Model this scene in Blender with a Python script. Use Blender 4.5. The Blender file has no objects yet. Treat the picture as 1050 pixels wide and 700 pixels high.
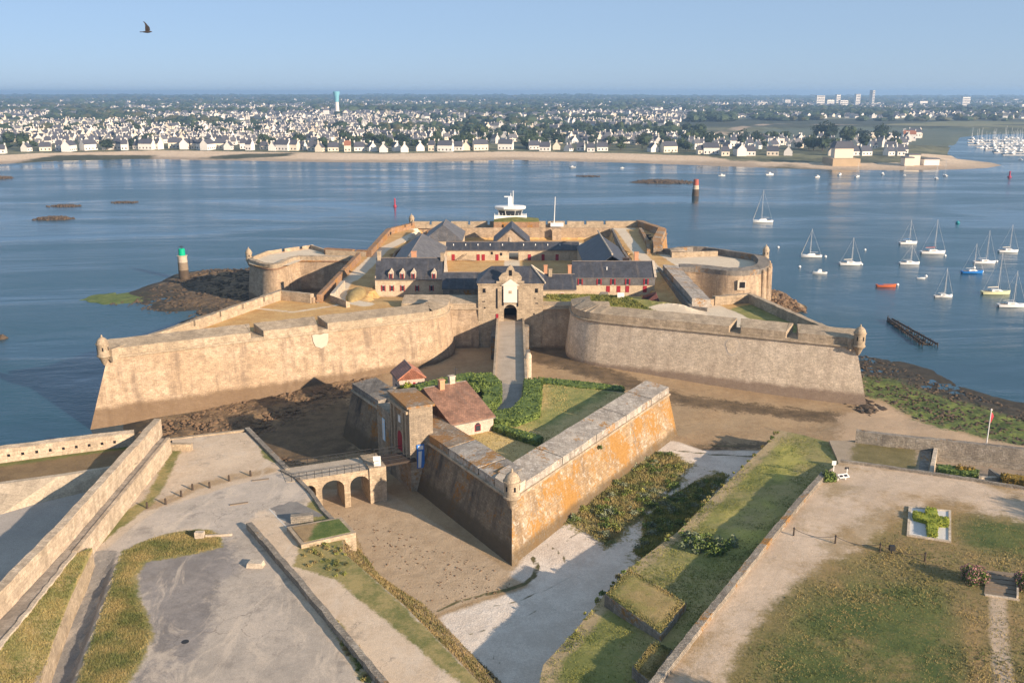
import bpy, bmesh, math, random
import numpy as np
from mathutils import Vector, Matrix
from mathutils.geometry import delaunay_2d_cdt
R = math.radians
random.seed(7); rng = np.random.default_rng(7)
S = bpy.context.scene
C = S.collection

# ---------------------------------------------------------------- camera, sky, sun
CAMZ = 56.0; FPX = 950.0; YH = 95.0
TH = math.atan((350 - YH) / FPX)
cam = bpy.data.cameras.new('camera'); cam_o = bpy.data.objects.new('camera', cam); C.objects.link(cam_o)
cam_o.location = (0, 0, CAMZ); cam_o.rotation_euler = (math.pi / 2 - TH, 0, 0)
cam.sensor_width = 36; cam.lens = 36 * FPX / 1050; cam.clip_end = 40000; cam.clip_start = 1
S.camera = cam_o
SUN_EL = R(18); SX, SY = 0.77, -0.64
w = bpy.data.worlds.new('World'); S.world = w; w.use_nodes = True
nt = w.node_tree; nt.nodes.clear()
sky = nt.nodes.new('ShaderNodeTexSky'); sky.sky_type = 'NISHITA'; sky.sun_disc = False
sky.sun_elevation = SUN_EL; sky.sun_rotation = math.atan2(SX, SY)
sky.air_density = 0.6; sky.dust_density = 0.4; sky.ozone_density = 8
bg = nt.nodes.new('ShaderNodeBackground'); bg.inputs[1].default_value = 0.105
wo = nt.nodes.new('ShaderNodeOutputWorld')
tn = nt.nodes.new('ShaderNodeMix'); tn.data_type = 'RGBA'; tn.blend_type = 'MULTIPLY'; tn.inputs[0].default_value = 1; tn.inputs[7].default_value = (1.46, .93, .74, 1)
nt.links.new(sky.outputs[0], tn.inputs[6]); t2 = nt.nodes.new('ShaderNodeMix'); t2.data_type = 'RGBA'; t2.inputs[0].default_value = .68; t2.inputs[7].default_value = (2.12, 2.88, 3.70, 1); nt.links.new(tn.outputs[2], t2.inputs[6]); nt.links.new(t2.outputs[2], bg.inputs[0]); nt.links.new(bg.outputs[0], wo.inputs[0])
sl = bpy.data.lights.new('sun', 'SUN'); sl.energy = 5.0; sl.angle = R(0.6); sl.color = (1, 0.80, 0.60)
so = bpy.data.objects.new('sun', sl); C.objects.link(so)
so.rotation_euler = Vector((SX * math.cos(SUN_EL), SY * math.cos(SUN_EL), math.sin(SUN_EL))).to_track_quat('Z', 'Y').to_euler()
so.location = (60, -60, 90)
S.view_settings.view_transform = 'Standard'; S.view_settings.look = 'None'
S.view_settings.exposure = 0.93; S.view_settings.gamma = 1
S.render.engine = 'CYCLES'

# ---------------------------------------------------------------- helpers
def P(px, py, z):
    """point on the level z that the camera of the photograph saw at px, py (1050 x 700)"""
    xc = (px - 525) / FPX; yc = -(py - 350) / FPX
    d = Vector((xc, math.cos(TH) + yc * math.sin(TH), -math.sin(TH) + yc * math.cos(TH)))
    t = (z - CAMZ) / d.z
    return Vector((d.x * t, d.y * t, z))
def P2(px, py, z): p = P(px, py, z); return (p.x, p.y)
def PL(pts, z): return [P2(a, b, z) for a, b in pts]

def tag(o, label=None, cat=None, group=None, kind=None):
    if label: o['label'] = label
    if cat: o['category'] = cat
    if group: o['group'] = group
    if kind: o['kind'] = kind
    return o
def empty(name, label, cat, loc=(0, 0, 0), rz=0, group=None):
    o = bpy.data.objects.new(name, None); C.objects.link(o)
    o.location = loc; o.rotation_euler = (0, 0, rz)
    return tag(o, label, cat, group)

def auto_uv(me):
    n = len(me.polygons)
    if n == 0: return
    uv = me.uv_layers.new(name='UVMap')
    co = np.empty(len(me.vertices) * 3); me.vertices.foreach_get('co', co); co = co.reshape(-1, 3)
    nl = len(me.loops)
    vi = np.empty(nl, dtype=np.int32); me.loops.foreach_get('vertex_index', vi)
    no = np.empty(n * 3); me.polygons.foreach_get('normal', no); no = no.reshape(-1, 3)
    tot = np.empty(n, dtype=np.int32); me.polygons.foreach_get('loop_total', tot)
    N = np.repeat(no, tot, axis=0); c = co[vi]
    t = np.stack([-N[:, 1], N[:, 0]], 1); l = np.maximum(np.linalg.norm(t, axis=1), 1e-6); t /= l[:, None]
    wall = np.abs(N[:, 2]) < 0.75
    u = np.where(wall, (c[:, :2] * t).sum(1), c[:, 0]); v = np.where(wall, c[:, 2], c[:, 1])
    uv.data.foreach_set('uv', np.stack([u, v], 1).ravel())

class MB:
    def __init__(s): s.v = []; s.f = []; s.m = []
    def add(s, vs, fs, m=0):
        b = len(s.v); s.v += [tuple(v) for v in vs]
        for f in fs: s.f.append([i + b for i in f]); s.m.append(m)
        return s
    def box(s, x0, x1, y0, y1, z0, z1, m=0, M=None):
        vs = [Vector(p) for p in ((x0,y0,z0),(x1,y0,z0),(x1,y1,z0),(x0,y1,z0),(x0,y0,z1),(x1,y0,z1),(x1,y1,z1),(x0,y1,z1))]
        if M: vs = [M @ v for v in vs]
        return s.add(vs, [(3,2,1,0),(4,5,6,7),(0,1,5,4),(1,2,6,5),(2,3,7,6),(3,0,4,7)], m)
    def prism(s, poly, z0, z1, m=0, shrink=0):
        n = len(poly)
        cx = sum(p[0] for p in poly) / n; cy = sum(p[1] for p in poly) / n
        a = sum(poly[i][0] * poly[(i+1) % n][1] - poly[(i+1) % n][0] * poly[i][1] for i in range(n))
        if a < 0: poly = poly[::-1]
        zt = z1 if callable(z1) else (lambda x, y: z1)
        zb = z0 if callable(z0) else (lambda x, y: z0)
        vs = [(p[0], p[1], zb(*p)) for p in poly] + [(cx + (p[0]-cx)*(1-shrink), cy + (p[1]-cy)*(1-shrink), zt(*p)) for p in poly]
        fs = [tuple(range(n-1, -1, -1)), tuple(range(n, 2*n))] + [(i, (i+1) % n, n + (i+1) % n, n + i) for i in range(n)]
        return s.add(vs, fs, m)
    def lathe(s, cx, cy, prof, n=20, m=0, M=None):
        vs = []
        for r, z in prof:
            for k in range(n):
                a = 2 * math.pi * k / n
                vs.append(Vector((cx + r * math.cos(a), cy + r * math.sin(a), z)))
        if M: vs = [M @ v for v in vs]
        fs = []
        for i in range(len(prof) - 1):
            for k in range(n):
                k2 = (k + 1) % n
                fs.append((i*n+k, i*n+k2, (i+1)*n+k2, (i+1)*n+k))
        fs.append(tuple(range(n-1, -1, -1))); fs.append(tuple(range((len(prof)-1)*n, len(prof)*n)))
        return s.add(vs, fs, m)
    def tube(s, a, b, r, r2=None, n=6, m=0):
        a = Vector(a); b = Vector(b); r2 = r if r2 is None else r2
        q = (b - a).to_track_quat('Z', 'Y'); L = (b - a).length
        M = Matrix.Translation(a) @ q.to_matrix().to_4x4()
        return s.lathe(0, 0, [(r, 0), (r2, L)], n, m, M)
    def sweep(s, poly, prof, closed=False, m=0, caps=True, zoff=None, segm=None):
        n = len(poly); N = offs(poly, closed); k = len(prof); vs = []
        for i, (p, nn) in enumerate(zip(poly, N)):
            dz = zoff[i] if zoff else 0
            for d, z in prof: vs.append((p[0] + nn[0] * d, p[1] + nn[1] * d, z + dz))
        fs = []
        for i in range(n if closed else n - 1):
            j = (i + 1) % n
            for a in range(k - 1): fs.append((i*k+a, j*k+a, j*k+a+1, i*k+a+1))
            fs.append((i*k+k-1, j*k+k-1, j*k, i*k))
        b0 = len(s.m)
        if not closed and caps:
            fs.append(tuple(range(k))); fs.append(tuple((n-1)*k + a for a in range(k-1, -1, -1)))
        s.add(vs, fs, m)
        if segm:
            for i in range(n - 1):
                for a in range(k): s.m[b0 + i*k + a] = segm[i]
        return s
    def build(s, name, mats, parent=None, smooth=False, loc=None, bevel=0):
        me = bpy.data.meshes.new(name)
        me.from_pydata(s.v, [], s.f); 
        for mt in (mats if isinstance(mats, (list, tuple)) else [mats]): me.materials.append(mt)
        if len(me.materials) > 1: me.polygons.foreach_set('material_index', s.m)
        me.update(); auto_uv(me)
        if smooth or 8 < len(me.polygons) < 4000:
            me.polygons.foreach_set('use_smooth', [True] * len(me.polygons))
            if not smooth: me.set_sharp_from_angle(angle=R(32))
        o = bpy.data.objects.new(name, me); C.objects.link(o)
        if parent: o.parent = parent
        if loc: o.location = loc
        return o
def offs(poly, closed=False):
    n = len(poly); E = []
    for i in range(n if closed else n - 1):
        a = poly[i]; b = poly[(i + 1) % n]; d = math.hypot(b[0]-a[0], b[1]-a[1]) or 1
        E.append(((b[1]-a[1]) / d, -(b[0]-a[0]) / d))
    out = []
    for i in range(n):
        if closed: e0, e1 = E[i - 1], E[i]
        else: e0 = E[max(i - 1, 0)]; e1 = E[min(i, n - 2)]
        x, y = e0[0] + e1[0], e0[1] + e1[1]; q = max(x*x + y*y, 0.35); out.append((2*x/q, 2*y/q))
    return out
def sub(poly, a, b):
    """part of a polyline between arc lengths a and b"""
    out = []; s = 0
    for i in range(len(poly) - 1):
        p, q = poly[i], poly[i+1]; L = math.hypot(q[0]-p[0], q[1]-p[1])
        def at(t): return (p[0] + (q[0]-p[0]) * t / L, p[1] + (q[1]-p[1]) * t / L)
        if s <= a <= s + L: out.append(at(a - s))
        if out and a < s + L < b - 1e-6: out.append(q)
        if s <= b <= s + L: out.append(at(b - s)); break
        s += L
    return out
def smooth_poly(pts, k=4):
    out = []
    for i in range(len(pts) - 1):
        p0 = pts[max(i-1, 0)]; p1 = pts[i]; p2 = pts[i+1]; p3 = pts[min(i+2, len(pts)-1)]
        for j in range(k):
            t = j/k; out.append(tuple(.5*((2*p1[a]) + (-p0[a]+p2[a])*t + (2*p0[a]-5*p1[a]+4*p2[a]-p3[a])*t*t + (-p0[a]+3*p1[a]-3*p2[a]+p3[a])*t**3) for a in (0, 1)))
    return out + [pts[-1]]
def plen(poly): return sum(math.hypot(poly[i+1][0]-poly[i][0], poly[i+1][1]-poly[i][1]) for i in range(len(poly)-1))

def sd(x, y, poly):
    """signed distance to polygon, positive inside"""
    x = np.asarray(x, float); y = np.asarray(y, float)
    d = np.full(x.shape, 1e18); ins = np.zeros(x.shape, bool); n = len(poly)
    for i in range(n):
        ax, ay = poly[i]; bx, by = poly[(i + 1) % n]
        ex, ey = bx - ax, by - ay; L = ex*ex + ey*ey or 1e-9
        t = np.clip(((x - ax) * ex + (y - ay) * ey) / L, 0, 1)
        d = np.minimum(d, (x - ax - ex*t)**2 + (y - ay - ey*t)**2)
        if ay != by:
            c = ((ay > y) != (by > y)) & (x < (bx - ax) * (y - ay) / (by - ay) + ax)
            ins ^= c
    return np.where(ins, 1, -1) * np.sqrt(d)
def sline(x, y, line, half):
    d = np.full(np.shape(x), 1e18)
    for i in range(len(line) - 1):
        ax, ay = line[i]; bx, by = line[i+1]; ex, ey = bx-ax, by-ay; L = ex*ex+ey*ey or 1e-9
        t = np.clip(((x-ax)*ex + (y-ay)*ey) / L, 0, 1)
        d = np.minimum(d, (x-ax-ex*t)**2 + (y-ay-ey*t)**2)
    return half - np.sqrt(d)
_perm = rng.permutation(512)
def vnoise(x, y, s):
    x = np.asarray(x, float) / s; y = np.asarray(y, float) / s
    xi = np.floor(x).astype(int); yi = np.floor(y).astype(int); xf = x - xi; yf = y - yi
    h = lambda a, b: (_perm[(_perm[a & 511] + b) & 511] / 255.5) - 1
    u = xf*xf*(3-2*xf); v = yf*yf*(3-2*yf)
    return (h(xi,yi)*(1-u)+h(xi+1,yi)*u)*(1-v) + (h(xi,yi+1)*(1-u)+h(xi+1,yi+1)*u)*v
def fbm(x, y, s): return vnoise(x, y, s)*.5 + vnoise(x, y, s*.47)*.27 + vnoise(x, y, s*.21)*.15 + vnoise(x, y, s*.1)*.08

def zones_apply(me, zones):
    co = np.empty(len(me.vertices)*3); me.vertices.foreach_get('co', co); co = co.reshape(-1, 3)
    for k, fn in zones.items():
        v = fn(co[:, 0], co[:, 1]) if callable(fn) else np.max([sd(co[:, 0], co[:, 1], p) for p in fn], axis=0)
        a = me.attributes.new(k, 'FLOAT', 'POINT'); a.data.foreach_set('value', np.clip(v, -30, 30).astype(np.float32))
def sheet(name, poly, zf, res, zones, mat, skirt=None, parent=None, noise=0.0):
    """triangulated ground sheet with real boundary, heights zf(x,y) and zone distances"""
    xs = [p[0] for p in poly]; ys = [p[1] for p in poly]
    bp = []
    n = len(poly)
    for i in range(n):
        a, b = poly[i], poly[(i+1) % n]; k = max(1, int(math.hypot(b[0]-a[0], b[1]-a[1]) / (res*1.5)))
        for j in range(k): bp.append((a[0] + (b[0]-a[0])*j/k, a[1] + (b[1]-a[1])*j/k))
    gx, gy = np.meshgrid(np.arange(min(xs), max(xs), res), np.arange(min(ys), max(ys), res))
    gx = gx.ravel() + rng.uniform(-.2, .2, gx.size)*res; gy = gy.ravel() + rng.uniform(-.2, .2, gy.size)*res
    ok = sd(gx, gy, poly) > res*.4
    pts = [Vector(p) for p in bp] + [Vector((a, b)) for a, b in zip(gx[ok], gy[ok])]
    nb = len(bp)
    V, E, F, *_ = delaunay_2d_cdt(pts, [(i, (i+1) % nb) for i in range(nb)], [list(range(nb))], 1, 1e-5)
    X = np.array([v.x for v in V]); Y = np.array([v.y for v in V]); Z = np.asarray(zf(X, Y)) + np.zeros_like(X)
    if noise:
        e = np.clip(sd(X, Y, poly) / 1.5, 0, 1); Z = Z + fbm(X, Y, 6) * noise * e
    fs = []
    for f in F:
        a, b, c = f[:3]
        s_ = (X[b]-X[a])*(Y[c]-Y[a]) - (X[c]-X[a])*(Y[b]-Y[a]); fs.append(list(f) if s_ > 0 else list(f)[::-1])
    vs = list(zip(X, Y, Z))
    if skirt is not None:
        cnt = {}
        for f in fs:
            for i in range(len(f)):
                e = (f[i], f[(i+1) % len(f)])
                if (e[1], e[0]) in cnt: del cnt[(e[1], e[0])]
                else: cnt[e] = 1
        m = {}
        for a, b in cnt:
            for q in (a, b):
                if q not in m: m[q] = len(vs); vs.append((X[q], Y[q], skirt))
            fs.append([b, a, m[a], m[b]])
    me = bpy.data.meshes.new(name); me.from_pydata(vs, [], fs); me.materials.append(mat); me.update()
    zones_apply(me, zones); auto_uv(me)
    o = bpy.data.objects.new(name, me); C.objects.link(o)
    if parent: o.parent = parent
    return o

# ---------------------------------------------------------------- materials
class NT:
    def __init__(s, name):
        s.mat = bpy.data.materials.new(name); s.mat.use_nodes = True; s.t = s.mat.node_tree; s.t.nodes.clear()
        s.out = s.n('ShaderNodeOutputMaterial'); s.bsdf = s.n('ShaderNodeBsdfPrincipled'); s.l(s.bsdf.outputs[0], s.out.inputs[0])
        s.bsdf.inputs['Roughness'].default_value = 0.9
        s.bsdf.inputs['Specular IOR Level'].default_value = 0.2
    def n(s, t): return s.t.nodes.new(t)
    def l(s, a, b): s.t.links.new(a, b)
    def put(s, v, inp):
        if hasattr(v, 'is_linked') or isinstance(v, bpy.types.NodeSocket): s.l(v, inp)
        else:
            if isinstance(v, (tuple, list)) and len(v) == 3 and len(inp.default_value) == 4: v = (*v, 1)
            inp.default_value = v
    def pos(s):
        g = s.n('ShaderNodeNewGeometry'); return g.outputs['Position']
    def uv(s): return s.n('ShaderNodeUVMap').outputs[0]
    def map(s, v, sc, loc=(0, 0, 0)):
        m = s.n('ShaderNodeMapping'); s.l(v, m.inputs[0]); m.inputs['Scale'].default_value = sc; m.inputs['Location'].default_value = loc; return m.outputs[0]
    def noise(s, v, sc, det=4, rough=.55, dist=0):
        m = s.n('ShaderNodeTexNoise'); s.l(v, m.inputs['Vector']); m.inputs['Scale'].default_value = sc
        m.inputs['Detail'].default_value = det; m.inputs['Roughness'].default_value = rough; m.inputs['Distortion'].default_value = dist; return m.outputs[0]
    def math(s, op, a, b=0.0, c=None, clamp=False):
        m = s.n('ShaderNodeMath'); m.operation = op; m.use_clamp = clamp; s.put(a, m.inputs[0]); s.put(b, m.inputs[1])
        if c is not None: s.put(c, m.inputs[2])
        return m.outputs[0]
    def rng(s, v, a, b, c=0.0, d=1.0):
        m = s.n('ShaderNodeMapRange'); m.interpolation_type = 'SMOOTHSTEP'; s.put(v, m.inputs[0])
        for i, q in enumerate((a, b, c, d)): m.inputs[i+1].default_value = q
        return m.outputs[0]
    def mix(s, f, a, b, mode='MIX'):
        m = s.n('ShaderNodeMix'); m.data_type = 'RGBA'; m.blend_type = mode; s.put(f, m.inputs[0]); s.put(a, m.inputs[6]); s.put(b, m.inputs[7]); return m.outputs[2]
    def attr(s, k):
        m = s.n('ShaderNodeAttribute'); m.attribute_name = k; return m.outputs['Fac']
    def sep(s, v):
        m = s.n('ShaderNodeSeparateXYZ'); s.l(v, m.inputs[0]); return m.outputs
    def bump(s, h, st, dist=.1):
        m = s.n('ShaderNodeBump'); s.l(h, m.inputs['Height']); m.inputs['Strength'].default_value = st; m.inputs['Distance'].default_value = dist; s.l(m.outputs[0], s.bsdf.inputs['Normal'])
    def col(s, c): s.put(c, s.bsdf.inputs['Base Color']); return s.mat

def simple(name, c, var=.25, sc=1.5, rough=.85, bump=.0, metal=0, spec=.2):
    t = NT(name); p = t.pos(); n = t.noise(p, sc)
    d = tuple(x * (1 - var) for x in c); u = tuple(min(1, x * (1 + var)) for x in c)
    t.bsdf.inputs['Roughness'].default_value = rough; t.bsdf.inputs['Metallic'].default_value = metal
    t.bsdf.inputs['Specular IOR Level'].default_value = spec
    if bump: t.bump(t.noise(p, sc*4), bump)
    return t.col(t.mix(n, d, u))

def stone(name, a, b, dark, stain=.5, lich=0.0, lcol=(.42, .20, .035), wet=None, white=0.0, brick=(.7, .32), bs=.4, mort=.72, wetcol=(.10,.075,.045)):
    t = NT(name); p = t.pos(); u = t.uv()
    n1 = t.noise(p, .11, 5); n2 = t.noise(p, .75, 6, .65); n3 = t.noise(p, 4.5, 4, .7)
    c = t.mix(t.rng(n1, .38, .62), a, b)
    c = t.mix(t.rng(n2, .35, .7), c, tuple(x*.80 for x in a))
    br = t.n('ShaderNodeTexBrick'); t.l(u, br.inputs['Vector']); br.inputs['Scale'].default_value = 1
    br.inputs['Color1'].default_value = (.80, .78, .76, 1); br.inputs['Color2'].default_value = (1.18, 1.15, 1.1, 1)
    br.inputs['Mortar'].default_value = (mort, mort, mort*.97, 1); br.inputs['Brick Width'].default_value = brick[0]
    br.inputs['Row Height'].default_value = brick[1]; br.inputs['Mortar Size'].default_value = .03; br.inputs['Mortar Smooth'].default_value = .6
    c = t.mix(.75, c, br.outputs[0], 'MULTIPLY')
    f3 = t.rng(n3, .3, .72, .76, 1.15)
    m = t.n('ShaderNodeCombineColor'); [t.l(f3, m.inputs[i]) for i in range(3)]
    c = t.mix(1, c, m.outputs[0], 'MULTIPLY')
    if stain:
        sn = t.noise(t.map(u, (.55, .06, 1)), 1.0, 6, .62)
        sn2 = t.noise(p, .25, 4)
        f = t.math('MULTIPLY', t.rng(sn, .46, .66), t.rng(sn2, .3, .6)); f = t.math('MULTIPLY', f, stain)
        c = t.mix(f, c, dark)
    if white:
        wn = t.noise(p, 1.6, 6, .7); c = t.mix(t.math('MULTIPLY', t.rng(wn, .54, .62), white), c, (.50, .46, .40))
    if lich:
        l1 = t.noise(p, .22, 4); l2 = t.noise(p, 2.2, 5, .7)
        f = t.math('ADD', t.math('MULTIPLY', l1, .6), t.math('MULTIPLY', l2, .4))
        k = .60 - lich * .16
        f = t.rng(f, k, k + .07)
        lc = t.mix(t.noise(p, 3), lcol, tuple(x*.5 for x in lcol))
        c = t.mix(t.math('MULTIPLY', f, .85), c, lc)
    if wet is not None:
        z = t.sep(p)[2]; zz = t.math('ADD', z, t.math('MULTIPLY', t.noise(p, .4, 5), -1.6))
        c = t.mix(t.math('MULTIPLY', t.rng(zz, wet - .9, wet + .2, 1, 0), .8), c, wetcol)
    t.bump(t.math('ADD', t.math('MULTIPLY', n3, 1.0), t.math('MULTIPLY', br.outputs[1], -.6)), bs, .12)
    return t.col(c)

def zonemat(name, base, layers, bump=.35, gsc=1.0, worn=None):
    """base=(colA,colB,scale); layers=[(attr,colA,colB,scale,edge,amp)] drawn over one another, edges broken by noise"""
    t = NT(name); p = t.pos()
    def tex(a, b, sc):
        n = t.noise(p, sc, 6, .65); n2 = t.noise(p, sc*9, 4, .7)
        f = t.math('ADD', t.math('MULTIPLY', n, .62), t.math('MULTIPLY', n2, .38))
        return t.mix(t.rng(f, .38, .62), a, b)
    c = tex(*base)
    def worn_(c):
        dis = t.n('ShaderNodeVectorMath'); dis.operation = 'ADD'; nn = t.n('ShaderNodeTexNoise'); t.l(p, nn.inputs['Vector']); nn.inputs['Scale'].default_value = .5; nn.inputs['Detail'].default_value = 5
        sc = t.n('ShaderNodeVectorMath'); sc.operation = 'SCALE'; t.l(nn.outputs['Color'], sc.inputs[0]); sc.inputs['Scale'].default_value = 3.0; t.l(p, dis.inputs[0]); t.l(sc.outputs[0], dis.inputs[1])
        vo = t.n('ShaderNodeTexVoronoi'); vo.feature = 'DISTANCE_TO_EDGE'; vo.inputs['Scale'].default_value = .17; t.l(dis.outputs[0], vo.inputs['Vector'])
        crack = t.rng(vo.outputs['Distance'], .0, .010, 1, 0); cm = t.rng(t.noise(p, .12, 3), .48, .58)
        c = t.mix(t.math('MULTIPLY', t.math('MULTIPLY', crack, cm), .55), c, (.10, .085, .07))
        st = t.noise(p, .35, 7, .75); c = t.mix(t.math('MULTIPLY', t.rng(st, .54, .66), .5), c, (.20, .175, .15))
        du = t.noise(t.map(p, (.25, .09, 1)), 1, 7, .72, 1.5); c = t.mix(t.math('MULTIPLY', t.rng(du, .50, .64), .55), c, (.60, .50, .39))
        pe = t.noise(p, 3.2, 5, .8); c = t.mix(t.math('MULTIPLY', t.rng(pe, .60, .68), .45), c, (.19, .15, .11))
        return c
    en = t.noise(p, .45*gsc, 6, .7); en2 = t.noise(p, 2.6*gsc, 4, .7)
    e = t.math('ADD', t.math('MULTIPLY', t.math('SUBTRACT', en, .5), 1.5), t.math('SUBTRACT', en2, .5))
    for (k, a, b, sc, edge, amp) in layers:
        if worn and k == 'z_grass': c = worn_(c)
        d = t.math('ADD', t.attr(k), t.math('MULTIPLY', e, amp*2))
        c = t.mix(t.rng(d, -edge, edge), c, tex(a, b, sc))
    g = t.noise(p, 11*gsc, 3, .7); gm = t.rng(g, .3, .7, .8, 1.18)
    m = t.n('ShaderNodeCombineColor'); [t.l(gm, m.inputs[i]) for i in range(3)]
    c = t.mix(1, c, m.outputs[0], 'MULTIPLY')
    t.bump(t.math('ADD', t.noise(p, 5*gsc, 5, .7), t.noise(p, .9*gsc, 4)), bump, .15)
    return t.col(c)

ST_L = stone('warm_granite', (.43, .32, .215), (.50, .39, .28), (.17, .125, .09), .7, wet=3.0, wetcol=(.13,.085,.05))
ST_R = stone('pale_rose_granite', (.66, .55, .42), (.72, .61, .48), (.33, .25, .19), .35, wet=3.2, brick=(.55, .28), bs=.45, wetcol=(.20,.14,.10))
ST_P = stone('parapet_granite', (.42, .335, .235), (.50, .405, .295), (.15, .12, .09), .4, brick=(.8, .35))
ST_G = stone('grey_granite', (.22, .20, .175), (.30, .27, .235), (.07, .06, .05), .6, lich=.3, wet=3.2)
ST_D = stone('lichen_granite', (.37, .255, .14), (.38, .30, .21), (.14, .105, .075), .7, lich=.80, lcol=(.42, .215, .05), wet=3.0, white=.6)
ST_DS = stone('dark_granite', (.22, .165, .11), (.27, .21, .145), (.05, .045, .04), .95, lich=.45, lcol=(.36, .15, .02), wet=3.6)  # darker, more streaked granite with less lichen, for one ravelin face
ST_T = stone('slab_top', (.36, .32, .275), (.46, .42, .365), (.08, .07, .06), .4, lich=.38, white=.9, brick=(1.6, 1.1))
ST_TO = stone('orange_slab_top', (.30, .24, .18), (.36, .30, .23), (.08, .07, .06), .3, lich=.95, lcol=(.40,.2,.06), white=.6, brick=(1.3, .9))
ST_B = stone('brown_coping', (.33, .20, .12), (.38, .25, .16), (.15, .1, .07), .3, lich=.5)
ST_W = stone('light_lime', (.55, .47, .37), (.60, .52, .42), (.30, .24, .18), .3, brick=(.9, .4))
RENDER = stone('render_wall', (.52, .42, .30), (.57, .47, .35), (.30, .24, .17), .35, brick=(5, 5), bs=.15, mort=1.0)
RENDER_P = stone('pink_render', (.62, .48, .40), (.66, .53, .45), (.36, .28, .22), .35, brick=(5, 5), bs=.15, mort=1.0)
RUBBLE = stone('rubble_wall', (.30, .265, .22), (.42, .375, .31), (.10, .085, .07), .5, lich=.25, white=.35, brick=(.45, .25), bs=1.0)
RAMP = stone('rampart_stone', (.47, .38, .28), (.54, .45, .345), (.22, .18, .13), .5, brick=(1.0, .45))
def slate(name, c, row=.22):
    t = NT(name); u = t.uv(); p = t.pos(); br = t.n('ShaderNodeTexBrick'); t.l(u, br.inputs['Vector']); br.inputs['Scale'].default_value = 1
    br.inputs['Brick Width'].default_value = .35; br.inputs['Row Height'].default_value = row; br.inputs['Mortar Size'].default_value = .02
    br.inputs['Color1'].default_value = (.75, .75, .75, 1); br.inputs['Color2'].default_value = (1.3, 1.3, 1.3, 1); br.inputs['Mortar'].default_value = (.5, .5, .5, 1)
    n = t.noise(p, .6, 5); st = t.noise(t.map(u, (1.2, .12, 1)), 1, 5)
    col = t.mix(t.rng(n, .3, .7), tuple(x*.75 for x in c), tuple(x*1.25 for x in c)); col = t.mix(t.math('MULTIPLY', t.rng(st, .5, .7), .4), col, (.16, .13, .10))
    t.bsdf.inputs['Roughness'].default_value = .55; t.bsdf.inputs['Specular IOR Level'].default_value = .35
    t.bump(br.outputs[1], -.4, .03); return t.col(t.mix(.8, col, br.outputs[0], 'MULTIPLY'))
SLATE = slate('slate', (.052, .055, .066)); SLATE2 = slate('weathered_slate', (.12, .115, .115)); TILE = slate('brown_tile', (.25, .135, .085), .3)
RIDGE = simple('ridge_tile', (.20, .17, .15), .3, 2, .8)
RED = simple('red_paint', (.27, .02, .03), .3, 2, .6); DARK = simple('dark_opening', (.012, .012, .014), .3, 2, .9)
GLASS = simple('window_glass', (.03, .035, .045), .2, 2, .15, spec=.6)
WHITE = simple('white_paint', (.72, .71, .68), .08, 1.5, .5); IRON = simple('dark_iron', (.03, .03, .032), .3, 5, .5)
WOODD = simple('dark_wood', (.06, .045, .035), .35, 4, .8, .3); WOOD = simple('weathered_wood', (.22, .17, .12), .3, 4, .85, .3)
CHIM = simple('chimney_brick', (.50, .26, .15), .25, 3, .9, .2)
ROCK = simple('shore_rock', (.085, .062, .042), .55, .8, .85, .8); ROCKB = simple('brown_rock', (.17, .11, .065), .5, .9, .9, .8)
def foliage(name, a, b, sc=1.2):
    t = NT(name); p = t.pos(); n = t.noise(p, sc, 4); t.bsdf.inputs['Roughness'].default_value = .7
    return t.col(t.mix(t.rng(n, .3, .7), a, b))
HEDGE = foliage('hedge_leaf', (.05, .085, .02), (.17, .22, .05)); HEDGE_Y = foliage('yellow_hedge_leaf', (.17, .21, .02), (.32, .34, .05))
LEAF = foliage('tree_leaf', (.035, .06, .02), (.075, .105, .035)); BARK = simple('bark', (.09, .065, .045), .3, 6, .9, .5)
PINK = foliage('pink_flower', (.32, .12, .13), (.45, .26, .24), 3); GORSE = foliage('rusty_leaf', (.14, .09, .02), (.30, .20, .03), 2)
TUFT_G = foliage('tuft_green', (.12, .15, .035), (.32, .30, .08), .5)
TUFT_M = foliage('tuft_mixed', (.12, .14, .042), (.36, .275, .11), .35)
TUFT_B = foliage('tuft_brown', (.10, .10, .035), (.28, .20, .09), .5)
ASPH_C = ((.16, .15, .145), (.235, .22, .205), .25)

def sub_close(poly, step=1.6):
    out = []
    for i in range(len(poly)):
        a, b = poly[i], poly[(i+1) % len(poly)]; k = max(1, int(math.hypot(b[0]-a[0], b[1]-a[1])/step))
        out += [(a[0]+(b[0]-a[0])*j/k, a[1]+(b[1]-a[1])*j/k) for j in range(k)]
    return out
# ---------------------------------------------------------------- sea
t = NT('sea_water'); p = t.pos()
a = t.noise(t.map(p, (.05, .10, 1)), 1, 5, .6); b_ = t.noise(t.map(p, (.45, 1.0, 1)), 1, 5, .65); c_ = t.noise(t.map(p, (.006, .018, 1)), 1, 4, .6, 1.0)
t.bsdf.inputs['Specular IOR Level'].default_value = .5; t.bsdf.inputs['IOR'].default_value = 1.33; t.l(t.rng(c_, .35, .65, .08, .26), t.bsdf.inputs['Roughness'])
h = t.math('ADD', t.math('MULTIPLY', a, 1.0), t.math('MULTIPLY', b_, .38)); h = t.math('MULTIPLY', h, t.rng(c_, .34, .64, .18, 1.35))
t.bump(h, .55, .8)
SEA = t.col(t.mix(t.rng(c_, .3, .7), (.010, .050, .076), (.018, .068, .096)))
mb = MB(); mb.add([(-11900, -400, 0), (11900, -400, 0), (11900, 13400, 0), (-11900, 13400, 0)], [(0, 1, 2, 3)])
tag(mb.build('sea', SEA), kind='structure')

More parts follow.
